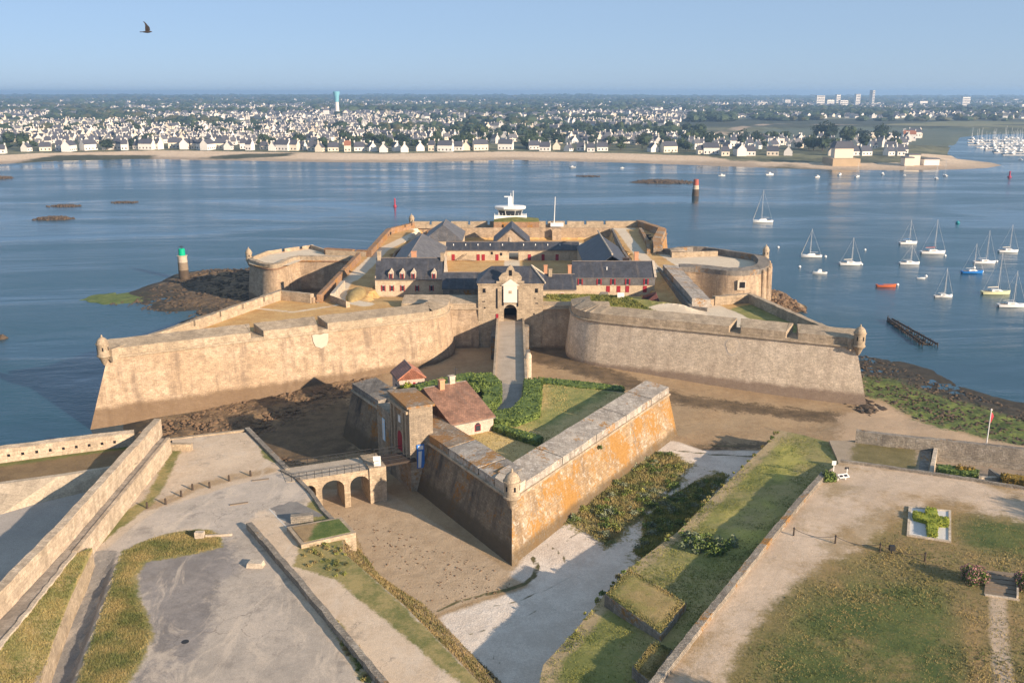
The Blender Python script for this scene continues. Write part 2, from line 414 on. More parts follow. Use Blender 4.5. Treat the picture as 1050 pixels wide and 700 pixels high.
# ---------------------------------------------------------------- tidal flat, moat and beach round the citadel: one height field
CP = [(-60,300,-2),(0,300,-2),(60,300,-1.4),(60,420,-2),(85,395,-2),(85,430,-1.2),(70,460,-2),(0,440,-2),(20,360,-2),(100,335,-2),(110,325,-1.6),(150,240,-2.5),(230,240,-2),(300,235,-2.5),(400,215,-2.5),
 (525,205,-3),(700,215,-3),(850,250,-3),(900,320,-2),(960,350,-2),(1045,395,-1.5),(1045,360,-2),(870,345,-1.6),(830,290,-2),(240,262,-1),(215,268,-1),
 (120,288,-1.5),(85,298,-1.5),(150,266,-2),(200,258,-2),(60,330,-2),(815,292,-2),(838,308,-2),(850,320,-2),(100,308,-.05),(130,304,.05),(152,300,.2),(175,292,.3),(200,283,.5),(230,283,.7),(250,290,1.2),(170,316,.3),(200,310,.5),(160,320,-.4),(140,285,-.5),(180,325,-.3),(215,325,.6),
 (790,300,2.2),(800,308,2.0),(812,315,.9),(824,322,-.5),(840,330,-1.5),
 (95,443,-.25),(118,445,-.1),(140,438,.1),(165,432,.4),(165,445,.3),(230,430,.9),(300,420,1.2),(350,400,1.8),(430,380,2.4),(480,365,3),(525,370,3.1),(580,372,3.1),(640,400,2.6),(700,420,2.1),(760,430,1.8),
 (830,435,1.5),(880,422,1.5),(930,425,1.2),(880,445,1.8),(260,450,.9),(300,460,1.1),(350,470,1.5),(200,440,.6),(380,520,2),(340,545,2),(430,560,2),(480,600,2),(400,600,2),(523,600,2),(560,610,2),(560,660,2),
 (520,690,2),(620,560,2),(600,500,2.2),(660,520,2),(690,480,2),(740,460,2),(480,400,2.8),(560,400,2.9),(640,420,2.4),(700,450,2.1),(800,460,2),(900,440,1.9),(960,445,1.9),(1045,465,1.7),
 (900,395,.6),(890,375,.05),(925,380,.02),(965,395,.02),(1003,408,.02),(1050,423,.02),(950,415,.9),(1000,430,.8),(1045,440,.9),(300,310,1.5),(330,300,2.5),(600,380,3),(545,345,3.2),(475,350,3.1),(330,285,2),(712,300,2.5)]
cpx = []
for a_, b2, z_ in CP:
    q = P(a_, b2, max(z_, 0)); cpx.append((q.x, q.y, z_))
CPA = np.array(cpx)
def flat_z(x, y):
    sh = np.shape(x); x = np.ravel(x); y = np.ravel(y); num = np.zeros(x.size); den = np.zeros(x.size)
    for cx_, cy_, cz_ in CPA:
        wgt = 1 / (((x-cx_)**2 + (y-cy_)**2) + 4)**1.6; num += wgt*cz_; den += wgt
    return (num/den).reshape(sh)
nx = np.arange(-150, 150.1, .62); ny = np.concatenate([np.arange(58, 200, .62), np.arange(200, 345, 1.2)])
GX, GY = np.meshgrid(nx, ny)
GZ = flat_z(GX, GY)
rockL = PL([(90,318),(150,300),(175,288),(215,276),(262,275),(300,300),(262,315),(200,325),(150,325)], 0)
rockR = PL([(780,296),(800,300),(830,318),(820,326),(800,318),(775,310)], 1)
rubM = PL([(110,448),(165,430),(250,405),(330,385),(430,370),(455,365),(470,372),(430,385),(385,388),(360,410),(300,432),(262,450),(285,478),(320,480),(250,452),(180,452)], 1)
algae = PL([(883,360),(919,372),(960,388),(1000,402),(1060,420),(1080,470),(1000,452),(960,444),(930,428),(905,412),(885,408)], .6)
dryR = PL([(860,430),(900,412),(940,432),(1000,452),(1060,462),(1060,480),(860,470)], 1)
whiteS = PL([(523,590),(545,560),(570,535),(640,490),(668,462),(690,452),(720,462),(800,462),(830,500),(700,560),(640,640),(600,720),(470,740),(480,690),(450,632),(500,615),(545,600)], 2)
tanM = PL([(320,500),(345,500),(400,505),(523,586),(548,570),(546,592),(500,610),(450,628),(430,640),(360,570),(310,540)], 2)
patchA = PL([(666,463),(690,466),(712,479),(700,492),(665,527),(634,556),(622,562),(598,545),(568,536),(600,505),(640,478)], 2)
patchB = PL([(734,484),(748,488),(720,520),(700,545),(665,577),(645,580),(650,566),(659,558),(658,535),(680,515),(712,495)], 2)
mound = PL([(475,352),(500,355),(505,372),(480,372)], 3)
tRock = fbm(GX, GY, 5)
for poly, amp, soft in ((rockL, .5, 4), (rockR, 1.0, 3), (rubM, .55, 3), (algae, .28, 4), (patchA, .35, 2), (patchB, .35, 2)):
    k = np.clip(sd(GX, GY, poly) / soft + .3, 0, 1); GZ += k * amp * (tRock + .45*vnoise(GX, GY, 1.3))
GZ += .05*fbm(GX, GY, 3) + .12*fbm(GX, GY, 22)
nyy, nxx = GX.shape; idx = np.arange(GX.size).reshape(GX.shape)
F = np.stack([idx[:-1,:-1], idx[:-1,1:], idx[1:,1:], idx[1:,:-1]], -1).reshape(-1, 4)
me = bpy.data.meshes.new('tidal_flat'); me.from_pydata(np.stack([GX, GY, GZ], -1).reshape(-1, 3).tolist(), [], F.tolist()); me.update()
zones_apply(me, {'z_sand': [dryR], 'z_white': [whiteS], 'z_tan': [tanM], 'z_rock': [rockL, rockR, rubM], 'z_algae': [algae, PL([(70,306),(120,296),(160,300),(150,310),(100,314)], 0)], 'z_grass': [patchA, patchB],
   'z_weed': [PL([(70,460),(100,440),(240,420),(330,400),(370,420),(365,470),(300,478),(200,470)], .8), PL([(640,470),(700,458),(800,452),(800,458),(700,466)], 2), PL([(575,355),(600,372),(700,402),(885,420),(885,430),(700,413),(590,385),(540,372),(540,360)], 2.6)],
   'z_line': lambda x, y: np.max([sline(x, y, PL(l_, 2), w_) for l_, w_ in (([(546,571),(551,580),(548,590),(538,598),(520,604),(498,609)], .32), ([(498,609),(470,616),(448,626)], .2), ([(557,556),(566,561),(576,569),(581,577)], .2),
        ([(500,622),(530,616),(560,604),(585,590)], .12), ([(480,650),(520,640),(545,628)], .1), ([(690,462),(730,466),(775,468)], .3), ([(700,458),(750,457),(800,456)], .2), ([(600,540),(580,555)], .14), ([(505,672),(512,680)], .15), ([(545,628),(551,624)], .15))], axis=0),
   'z_wet': lambda x, y: .35 - flat_z(x, y)})
FLAT = zonemat('tidal_flat', ((.30, .205, .115), (.39, .28, .165), .12), [
  ('z_weed', (.095, .068, .04), (.18, .125, .072), .4, 1.2, 3.0), ('z_sand', (.42, .30, .19), (.48, .35, .23), .3, 1.0, 2.5),
  ('z_tan', (.38, .28, .18), (.46, .35, .235), .5, .3, .3), ('z_white', (.56, .48, .40), (.70, .62, .53), .35, .4, .35),
  ('z_line', (.085, .085, .035), (.15, .125, .06), 1.5, .10, .05), ('z_rock', (.08, .056, .036), (.24, .16, .088), .35, .8, 2.0), ('z_algae', (.06, .085, .022), (.17, .20, .05), .22, .8, 2.6),
  ('z_grass', (.13, .14, .05), (.36, .27, .12), .5, .6, 2.2), ('z_wet', (.035, .032, .026), (.07, .058, .04), .5, .25, .25)], .6)
me.materials.append(FLAT); o = bpy.data.objects.new('tidal_flat', me); C.objects.link(o); tag(o, kind='structure')

af = PL([(84,307),(92,303.5),(112,300.5),(140,301.5),(158,305),(150,309),(120,312),(98,311)], 0)
af = [(x + random.uniform(-1, 1), y + random.uniform(-1.6, 1.6)) for x, y in sub_close(af)]
tag(sheet('algae_flat', af, lambda x, y: .03 + .12*np.clip(sd(x, y, af)/3, 0, 1), 1.0, {}, zonemat('algae', ((.07, .11, .03), (.17, .20, .06), .3), [], .5), -.5), kind='structure')
# scattered boulders on the shore: nobody could count them
def boulders(name, label, cat, spots, mat, rmin, rmax):
    vs = []; fs = []
    ico = [(0,0,1),(.89,0,.45),(.28,.85,.45),(-.72,.53,.45),(-.72,-.53,.45),(.28,-.85,.45),(.72,.53,-.45),(-.28,.85,-.45),(-.89,0,-.45),(-.28,-.85,-.45),(.72,-.53,-.45),(0,0,-1)]
    tri = [(0,1,2),(0,2,3),(0,3,4),(0,4,5),(0,5,1),(1,6,2),(2,7,3),(3,8,4),(4,9,5),(5,10,1),(6,7,2),(7,8,3),(8,9,4),(9,10,5),(10,6,1)]
    for x, y, z in spots:
        r = random.uniform(rmin, rmax) * random.choice((.6, .8, 1)); a = random.random()*6.3; b0 = len(vs)
        sx, sy, sz = r*random.uniform(.7, 1.6), r*random.uniform(.6, 1.2), r*random.uniform(.4, .8)
        for q in ico:
            k = random.uniform(.75, 1.2); X_, Y_ = q[0]*sx*k, q[1]*sy*k
            vs.append((x + X_*math.cos(a) - Y_*math.sin(a), y + X_*math.sin(a) + Y_*math.cos(a), z + q[2]*sz*k))
        fs += [tuple(i + b0 for i in f) for f in tri]
    m = MB(); m.add(vs, fs); return tag(m.build(name, mat), label, cat, kind='stuff')
def scatter(poly, n, zf=None, dens=None):
    xs = [p[0] for p in poly]; ys = [p[1] for p in poly]; out = []
    while len(out) < n:
        X_ = rng.uniform(min(xs), max(xs), n*3); Y_ = rng.uniform(min(ys), max(ys), n*3)
        ok = sd(X_, Y_, poly) > 0
        if dens: ok &= rng.uniform(0, 1, n*3) < dens(X_, Y_)
        X_ = X_[ok]; Y_ = Y_[ok]; Z_ = (zf or flat_z)(X_, Y_) + np.zeros_like(X_)
        out += list(zip(X_, Y_, Z_))
        if len(X_) == 0: break
    return out[:n]
boulders('shore_rocks', 'dark brown seaweed covered rocks on the shore beside the round stone bastion', 'rocks', scatter(rockL, 1300), ROCK, .3, .8)
boulders('shore_rocks', 'brown boulders heaped at the foot of the fluted round bastion by the moored boats', 'rocks', scatter(rockR, 300), ROCKB, .35, 1.0)
boulders('moat_rubble', 'brown rubble and stones strewn in the muddy moat under the long warm stone wall', 'rubble', scatter(rubM, 1500), ROCKB, .15, .55)
boulders('beach_stones', 'dark weed covered stones scattered over the green algae beach', 'stones', scatter(algae, 1100), ROCK, .15, .5)
boulders('beach_stones', 'dark rocks at the foot of the sharp bastion corner next to the algae beach', 'stones', scatter(PL([(866,414),(890,408),(905,418),(890,428)], 1.5), 60), ROCK, .4, .9)

boulders('loose_stones', 'small loose stones scattered over the sandy moat floor', 'stones', scatter(PL([(350,520),(520,590),(530,605),(440,625),(330,545)], 2), 260), ROCKB, .05, .16)
# ---------------------------------------------------------------- fort walls
def rough(poly, step=1.3, amp=.03):
    L = plen(poly); n = max(1, int(L/step)); out = [poly[0]]; cum = 0; cs = [0]
    for i in range(len(poly)-1): cum += math.hypot(poly[i+1][0]-poly[i][0], poly[i+1][1]-poly[i][1]); cs.append(cum)
    ss = sorted(set([round(L*i/n, 3) for i in range(1, n)] + [round(c, 3) for c in cs[1:-1]]))
    for s_ in ss:
        j = max(k for k in range(len(cs)-1) if cs[k] <= s_ + 1e-6); t = (s_ - cs[j])/max(cs[j+1]-cs[j], 1e-6)
        x = poly[j][0] + (poly[j+1][0]-poly[j][0])*t; y = poly[j][1] + (poly[j+1][1]-poly[j][1])*t; out.append((x + random.uniform(-amp, amp), y + random.uniform(-amp, amp)))
    out.append(poly[-1]); return out
def zo(pts, a=.05): return [random.uniform(-a, a) for _ in pts]
def fort_wall(name, label, poly, scarp_m, par_m, zc=12.0, zp=13.4, T=4.0, rise=.7, gaps=(), foot=-.8, batter=1.65, ground=11.0, cat='rampart', cordon=True, root=None, top_m=None, line=None, scarp=True):
    root = root or empty(name, label, cat, (0, 0, 0))
    ln = line or poly
    if scarp: MB().sweep(ln, [(batter, foot), (0, zc - .35), (-1.0, zc - .35), (-1.0, foot)]).build('scarp', scarp_m, root)
    if cordon and scarp: MB().sweep(ln, [(0, zc-.35), (.30, zc-.30), (.36, zc-.1), (.28, zc+.04), (0, zc+.06), (-1, zc+.06), (-1, zc-.35)]).build('cordon', par_m, root)
    L = plen(poly); cur = 0; b = zc + .06 if cordon else zc - .35
    segs = []
    for g0, g1 in list(gaps) + [(L, L)]:
        if g0 - cur > .3: segs.append((cur, g0))
        cur = g1
    for s0, s1 in segs:
        rp_ = rough(sub(poly, s0 + 1e-4, s1 - 1e-4)); z_ = zo(rp_, .06)
        MB().sweep(rp_, [(0, b - .06), (-.02, zp), (-T, zp + rise), (-T, ground), (-1.0, ground)], zoff=z_).build('parapet', top_m or par_m, root)
    for g0, g1 in gaps:
        MB().sweep(sub(poly, g0, g1), [(0, b), (0, b+.2), (-T, b+.45), (-T, ground), (-1., ground)]).build('embrasure_sill', par_m, root)
        if g1 - g0 > 1.5:
            sp = sub(poly, g0, g1); pa, pb = Vector(sp[0]), Vector(sp[-1]); e = (pb - pa).normalized(); nn = Vector((e.y, -e.x)); wg = g1 - g0
            for c0, sg in ((pa, 1), (pb, -1)):
                inn = c0 - nn*(T - .02); f = inn + e*sg*wg*.34; q_ = [tuple(c0 - nn*.03), tuple(inn), tuple(f)]
                MB().prism(q_, b + .1, lambda x, y: zp + rise*min(1, max(0, -((x-c0.x)*nn.x + (y-c0.y)*nn.y)/T)) - .01).build('embrasure_cheek', top_m or par_m, root)
    return root
def guerite(root, x, y, z, r=1.0, h=2.2, m=None):
    m = m or ST_P
    g = MB().lathe(x, y, [(.15, z-1.9), (.4, z-1.5), (r*.75, z-.6), (r+.12, z-.25), (r+.12, z-.05), (r, z), (r, z+h), (r+.14, z+h+.05), (r+.14, z+h+.2)], 20).build('sentry_box', m, root)
    MB().lathe(x, y, [(r, z+h+.2), (r*.93, z+h+.55), (r*.7, z+h+.95), (r*.38, z+h+1.2), (.14, z+h+1.3), (.16, z+h+1.5), (.03, z+h+1.75)], 20).build('dome', m, g, smooth=False)
    for a in (-2.3, -1.2, -.2):
        M = Matrix.Translation((x, y, z)) @ Matrix.Rotation(a, 4, 'Z')
        MB().box(r*.96, r+.03, -.11, .11, h*.45, h*.8, M=M).build('slit', DARK, g)
    return g

LT = (-69.8, 153.4); RT = (61.9, 160.3)
Lface = [LT] + smooth_poly([(-19.5, 180.4), (-16.6, 182.2), (-14.6, 184.4), (-13.5, 187.2), (-13.3, 190), (-13.3, 193.2)], 4)
Lline = [(-43.5, 199), (-52, 203)] + Lface
bl = fort_wall('bastion', 'huge sharp cornered bastion of warm golden stone with a pale shield plaque', Lface, ST_L, ST_P, gaps=[(24.6, 27.0), (37.2, 39.2)], ground=11.3, zc=12, zp=13.4, T=4.2, line=Lline)
fort_wall('', '', [(-43.5, 199), (-52, 203), LT], ST_L, ST_P, zc=12, zp=13.5, T=1.3, rise=.1, gaps=[(17, 17.6), (24.5, 25.1), (32, 32.6), (40, 40.6)], root=bl, ground=11.3, scarp=False)
guerite(bl, LT[0]-.3, LT[1]-.4, 12.6, 1.0, 1.8)
d_ = Vector((Lface[1][0]-LT[0], Lface[1][1]-LT[1])).normalized()
def on_face(s, out, z, A=LT, d=d_): return (A[0] + d.x*s + d.y*out, A[1] + d.y*s - d.x*out, z)
# shield plaque
PALEST = simple('pale_plaque_stone', (.47, .40, .32), .1, 1.2, .8, .2)
m = MB(); ang = math.atan2(d_.y, d_.x)
def face_panel(root, name, mat, A, d, s, z, w_, h_, out, pts=None, zc=12.0, batter=1.65, zfoot=-.8):
    """flat plate lying on a battered face"""
    pts = pts or [(-w_/2, -h_/2), (w_/2, -h_/2), (w_/2, h_/2), (-w_/2, h_/2)]
    f = []; b = []
    for u_, v_ in pts:
        zz = z + v_; off = batter*(zc-.35-zz)/(zc-.35-zfoot) if zz < zc - .35 else 0
        f.append(on_face(s+u_, off+out, zz, A, d)); b.append(on_face(s+u_, off-.1, zz, A, d))
    n = len(f); fs = [tuple(range(n)), tuple(range(2*n-1, n-1, -1))] + [((i+1) % n, i, n+i, n+(i+1) % n) for i in range(n)]
    return MB().add(f + b, fs).build(name, mat, root)
shield = [(-1.6, 1.3), (-.9, 1.45), (0, 1.2), (.9, 1.45), (1.6, 1.3), (1.45, 0), (1.1, -.9), (0, -1.4), (-1.1, -.9), (-1.45, 0)]
face_panel(bl, 'shield_plaque', PALEST, LT, d_, 37.6, 10.2, 0, 0, .18, shield[::-1])
dr = Vector((RT[0]-14.7, RT[1]-180.5)).normalized()
Rface = smooth_poly([(12.6, 193.2), (12.4, 189.5), (12.6, 186), (13.4, 183.3), (15.2, 181.2), (17.6, 179.45)], 4) + [RT]
Rline = Rface + [(52.7, 200), (43.5, 197)]
br_ = fort_wall('bastion', 'huge sharp cornered bastion of pale pinkish stone with a carved medallion', Rface, ST_R, ST_P, zp=13.5, T=4.0, rise=.8, gaps=[(41.2, 43.4), (51.6, 53.8)], ground=11.3, zc=12.0, line=Rline)
fort_wall('', '', [RT, (52.7, 200), (43.5, 197)], ST_R, ST_P, zp=13.4, T=1.4, rise=.1, root=br_, ground=11.3, scarp=False)
guerite(br_, RT[0]+.2, RT[1]-.3, 12.4, 1.0, 2.1)
med = [(1.5*math.cos(a)*(1 if math.sin(a) > 0 else .85), 1.5*math.sin(a)*(1 if math.sin(a) > 0 else 1.35)) for a in [i*math.pi/10 for i in range(20)]]
A_ = (15.6, 180.3)
mo = face_panel(br_, 'medallion_rim', PALEST, A_, dr, 28.4, 9.9, 0, 0, .10, med); mo['label'] = 'carved stone medallion rim'
face_panel(br_, 'medallion', ST_R, A_, dr, 28.4, 9.9, 0, 0, .14, [(a*.8, b*.8) for a, b in med])

# curtain either side of the gate
cw = fort_wall('curtain_wall', 'stone curtain wall between the gatehouse and the warm stone bastion', [(-23.6, 193), (-7.1, 193)], ST_L, ST_P, zc=11.6, zp=12.6, T=5, rise=.8, ground=10.5)
cw2 = fort_wall('curtain_wall', 'stone curtain wall between the gatehouse and the pale bastion, half in shadow', [(6.5, 193), (21, 193)], ST_L, ST_P, zc=11.6, zp=12.1, T=3.2, rise=.25, ground=10.5)
# side curtains: along the two flanks of the rectangle
fort_wall('curtain_wall', 'long side rampart with brown coping beside the dry grass terrace and the round bastion', [(-42.8, 253), (-42.8, 198.5)], ST_G, ST_B, zc=12, zp=13.3, T=1.1, rise=.1, ground=11, gaps=[(22, 22.8)])
fort_wall('curtain_wall', 'broad side rampart with wide stone slabs on top beside the fluted round bastion', [(42.6, 194), (42.6, 234)], ST_G, ST_T, zc=12, zp=13.2, T=4.0, rise=.3, ground=8)
fort_wall('curtain_wall', 'seaward rampart with small grassy path and cannons leading to the far sentry box', [(-34, 317), (-41, 301), (-41, 259), (-53, 263)], ST_L, ST_B, zc=12, zp=13.2, T=1.6, rise=.1, ground=11.3, gaps=[(3, 4), (7.5, 8.5), (62, 63)])
L_far = [(45, 318), (-34, 317)]
fw = fort_wall('sea_wall', 'far sea wall of the citadel with regular slots along its parapet', L_far, ST_L, ST_P, zc=12, zp=13.5, T=2.0, rise=.15, ground=11.3, gaps=[(13+i*6.6, 13.8+i*6.6) for i in range(10)])
guerite(fw, -34.4, 317.6, 12.6, .9, 1.7)
ew = fort_wall('corner_bastion', 'small far corner bastion with orange sunlit stone and a hollow grassy top', [(43, 262), (44.5, 275), (50, 299), (45, 318)], stone('orange_granite', (.50, .29, .13), (.50, .34, .19), (.2, .14, .1), .3, lich=.7), ST_TO, zc=12, zp=13.6, T=2.6, rise=.2, ground=10.5, gaps=[(37, 38.5)])
fort_wall('', '', [(39.5, 262), (41.5, 278), (43, 306)], ST_G, ST_TO, zc=11, zp=12.8, T=1.0, rise=.0, ground=10.5, batter=.1, foot=9, root=ew, cordon=False)
# round bastions
rb = [(-52, 263), (-59.5, 273.5), (-70.5, 262)] + smooth_poly([(-72, 252), (-71.3, 248.5)] + PL([(260,267.5),(269,270.3),(280,271.3),(288,270),(294,267),(301,264)], 12.3) + [(-58.6, 253)], 3) + [(-43, 252.4)]
rl = fort_wall('round_bastion', 'rounded bastion with sunlit curved wall and a small sentry box, beside dark shore rocks', rb, ST_L, ST_B, zc=11.2, zp=12.3, T=1.1, rise=.2, ground=10.6, batter=1.0, gaps=[(17, 18), (23, 24)], top_m=ST_P)
guerite(rl, -72.2, 251.6, 11.8, .85, 1.7)
rb2 = [(43.0, 234), (47.5, 233.4), (50.8, 231.2), (53.8, 229), (58, 228.6), (62.5, 230.6), (66.3, 234.6), (68.8, 240), (70.2, 246), (70.3, 252), (57, 266), (52, 268), (43, 263)]
rb2 = [(x - max(0, x-60)*.13, y) for x, y in rb2]; rb2 = smooth_poly(rb2[:10], 3) + rb2[10:]
rr = fort_wall('round_bastion', 'rounded bastion with fluted curved wall and one square opening, next to the moored boats', rb2, ST_L, ST_G, zc=12, zp=12.9, T=3.0, rise=.3, ground=11.2, batter=.8, cordon=False, gaps=[(62, 63), (68, 69)])
guerite(rr, 69.3, 250.5, 12.6, .85, 1.8)
for i, (x, y) in enumerate([(63.9, 231.8), (66.0, 234.8), (67.3, 238), (68.2, 241.6), (68.9, 245.5)]):
    MB().lathe(x, y, [(.85, .5), (.5, 12.4), (.1, 12.7)], 10).build('buttress', ST_L, rr)
m = MB(); M = Matrix.Translation((57.6, 228.1, 9.4)) @ Matrix.Rotation(R(5), 4, 'Z')
m.box(-1.1, 1.1, -.2, .6, -1.2, 1.2, M=M); fo = m.build('opening_frame', ST_W, rr); MB().box(-.6, .8, -.26, .3, -.7, .8, M=M).build('opening', DARK, fo)

# ground on top of the fort
FORT = [LT, (-17.5, 181.6), (-14, 184), (-13.3, 193), (12.6, 193), (13, 183), (15.6, 180.3), RT, (52.7, 200), (43.5, 197), (42.6, 234), (50.8, 231.4), (55, 228.9), (62.5, 230.8), (68.8, 240), (70.2, 252), (57, 266), (52, 268), (43, 263), (50, 299), (45, 318), (-34, 317), (-41, 301), (-41, 259),
        (-53, 263), (-60, 274), (-72.3, 260.5), (-73.5, 253), (-71.5, 246.5), (-68, 242), (-64, 240), (-58.5, 244.6), (-57, 253), (-42.8, 252.8), (-42.8, 199), (-52, 203)]
def inset(poly, d):
    N = offs(poly, True); return [(p[0] - n[0]*d, p[1] - n[1]*d) for p, n in zip(poly, N)]
FIN = inset(FORT, .6)
COURT = [(-32, 213), (-32, 226), (-34, 262), (-27, 309), (33, 309), (31.5, 262), (31.5, 213)]
def fort_z(x, y):
    d = sd(x, y, COURT); z = 11.5 - 3.0*np.clip((d + .2) / .6, 0, 1)
    # bank behind the front parapet
    f = np.clip((y - 199) / 15, 0, 1) * ((x > -32) & (x < 33)); z = np.minimum(z, 11.5 - 1.9*f)
    z = z + 1.3*np.clip(1 - np.abs(y - 202.5 + np.clip(x - 18, 0, 60)*.62)/4.5, 0, 1)*np.clip((x - 6)/1, 0, 1)*np.clip((40 - x)/4, 0, 1)
    r = np.clip((38 - x) / .8, 0, 1)*np.clip((x - 31.5)/.8, 0, 1)*np.clip((236 - y)/30, 0, 1)*(y > 196); z = z - 2.0*r*(y < 236)
    return z
path1 = PL([(20,410),(120,350),(258,316),(300,319),(345,313),(360,311)], 11.5)
ft = sheet('fort_ground', FIN, fort_z, 1.05, {
  'z_path': lambda x, y: np.max([sline(x, y, PL([(150,348),(190,335),(235,320),(262,316),(300,320),(345,313),(356,309)], 11.5), .55),
        sline(x, y, PL([(375,312),(352,308),(347,300),(352,290),(362,285),(378,270),(392,256),(440,233)], 11.5), 1.9),
        sd(x, y, [(-43, 251), (-57, 251), (-60, 240), (-74, 246), (-74, 260), (-60, 275), (-43, 260)])-.8,
        sd(x, y, [(43, 236), (72, 226), (72, 256), (56, 270), (40, 265)]) - 1.5,
        sline(x, y, [(36.5, 312), (36.5, 262), (37.5, 240), (38, 236)], 1.7), sline(x, y, [(-36, 312.5), (40, 313)], 2.0),
        sd(x, y, PL([(690,312),(735,312),(760,322),(800,345),(740,336),(690,326),(640,317),(690,316)], 11.5)),
        sline(x, y, [(0, 190), (0, 240), (0, 275)], 2.2), sline(x, y, [(-30, 243), (31, 243)], 4), sline(x, y, [(-18,290),(18,290)], 12)], axis=0),
  'z_green': lambda x, y: np.maximum(sd(x, y, [(6.8, 197), (20, 196), (44, 179), (46, 184), (36, 196), (32, 208), (32, 215), (6.8, 215)]), sd(x, y, [(47, 170), (60, 165), (53, 198), (46, 192)]))},
  zonemat('fort_ground', ((.44, .255, .095), (.56, .37, .16), .22), [('z_green', (.15, .165, .045), (.30, .26, .09), .4, .5, 1.0), ('z_path', (.58, .48, .355), (.66, .56, .42), .3, .3, .35)], .35))
tag(ft, kind='structure')
# retaining walls inside
def retain(name, label, poly, z0, z1, mat, T=.6):
    return tag(MB().sweep(poly, [(0, z0), (0, z1), (-T, z1), (-T, z0)]).build(name, mat), label, 'wall')
retain('retaining_wall', 'tall sunlit inner wall below the far rampart walk, behind the chapel gable', [(-27, 308.6), (33, 308.6)], 7, 12.4, ST_L)
retain('retaining_wall', 'brown retaining wall between the seaward path and the shaded court beside the slate hip roof', [(-27.3, 309), (-33.6, 262), (-31.6, 222)], 7, 12.2, ST_B)
retain('retaining_wall', 'retaining wall along the inner edge of the rampart path beside the big blue slate roof', [(31.6, 236), (31.6, 262), (33.2, 309)][::-1], 7, 12.3, ST_G)
retain('retaining_wall', 'long low stone wall on the shaded side lane below the broad rampart slabs', [(37.8, 238), (37.8, 192), (41, 190)], 7, 12.2, ST_G)
retain('buttress_wall', 'short shaded buttress projecting from the tall inner wall near the flagless mast', [(13.4, 308), (13.4, 306.5), (16.4, 306.5), (16.4, 308)], 7, 12.2, ST_L, .5)
retain('low_wall', 'low stone wall joining the broad rampart slabs to the terrace of the pale bastion', [(42.6, 195.5), (52, 198.2)], 10, 12.9, ST_L, .8)
retain('low_wall', 'low wall with a block end between the golden bastion terrace and the round bastion ditch', [(-52.5, 201.5), (-43.5, 198)][::1], 10, 12.7, ST_L, 1.5)
q = empty('parapet_spur', 'thin light parapet beside the curving path on the golden bastion terrace', 'wall')
MB().sweep([(-40.2, 214), (-40.0, 199.5)], [(0, 11), (0, 13.3), (-.9, 13.4), (-.9, 11)]).build('wall_top', ST_W, q)
MB().sweep([(-40, 199.5), (-35.5, 193.5)], [(0, 11), (0, 13.0), (-.9, 12.6), (-.9, 11)]).build('ramp_wall', ST_P, q)
# oval grass mound
m = MB(); cx, cy = P2(365, 303, 11.5); n = 20
vs = []; 
for j in range(6):
    rr_ = math.cos(j*math.pi/2/5.2); zz = 1.5*math.sin(j*math.pi/2/5.2)
    for k in range(n): a = 2*math.pi*k/n; vs.append((cx + 2.1*rr_*math.cos(a), cy + 7*rr_*math.sin(a), 11.4 + zz))
fs = [(j*n+k, j*n+(k+1) % n, (j+1)*n+(k+1) % n, (j+1)*n+k) for j in range(5) for k in range(n)] + [tuple(5*n+k for k in range(n))]
DRYG = zonemat('dry_grass', ((.25, .18, .08), (.36, .27, .12), .6), [], .6)
tag(m.add(vs, fs).build('grass_mound', DRYG), 'oval mound of dry grass beside the curving path next to the left barracks', 'mound')

# ---------------------------------------------------------------- buildings of the citadel
def window(root, x, z, w_, h_, y=0, shutters=True, pane=GLASS, frame=WHITE, sh=RED, arched=False):
    f = MB().box(x-w_/2-.08, x+w_/2+.08, y-.05, y+.05, z-.08, z+h_+.08).build('window', frame, root)
    MB().box(x-w_/2, x+w_/2, y-.07, y-.02, z, z+h_).build('pane', pane, f)
    if shutters:
        for s_ in (-1, 1):
            a0 = x + s_*(w_/2 + .02); a1 = x + s_*(w_/2 + w_*.5)
            MB().box(min(a0, a1), max(a0, a1), y-.1, y-.052, z-.05, z+h_+.05).build('shutter', sh, f)
    return f
def chimney(roof, x, y, z0, z1, w_=.9, d=.7, mat=None):
    c = MB().box(x-w_/2, x+w_/2, y-d/2, y+d/2, z0, z1).box(x-w_/2-.08, x+w_/2+.08, y-d/2-.08, y+d/2+.08, z1, z1+.18).build('chimney', mat or CHIM, roof)
    return c
def roof_mb(w_, d, ze, zr, hip0=0, hip1=0, ov=.25, th=.16, front=None):
    """slabs of a pitched roof, ridge along x at mid depth (or at 'front')"""
    yr = d/2 if front is None else front
    x0, x1 = -ov, w_+ov; h0 = hip0; h1 = hip1
    def lay(dz):
        return [(x0, -ov, ze+dz), (x1, -ov, ze+dz), (x1, d+ov, ze+dz), (x0, d+ov, ze+dz), (x0+h0, yr, zr+dz), (x1-h1, yr, zr+dz)]
    vs = lay(th) + lay(0)
    top = [(0, 1, 5, 4), (2, 3, 4, 5), (3, 0, 4), (1, 2, 5)]
    fs = list(top) if (h0 or h1) else [top[0], top[1], top[2], top[3]]
    fs += [tuple(i+6 for i in f[::-1]) for f in top]
    fs += [(0, 6, 7, 1), (1, 7, 8, 2), (2, 8, 9, 3), (3, 9, 6, 0)]
    return MB().add(vs, fs)
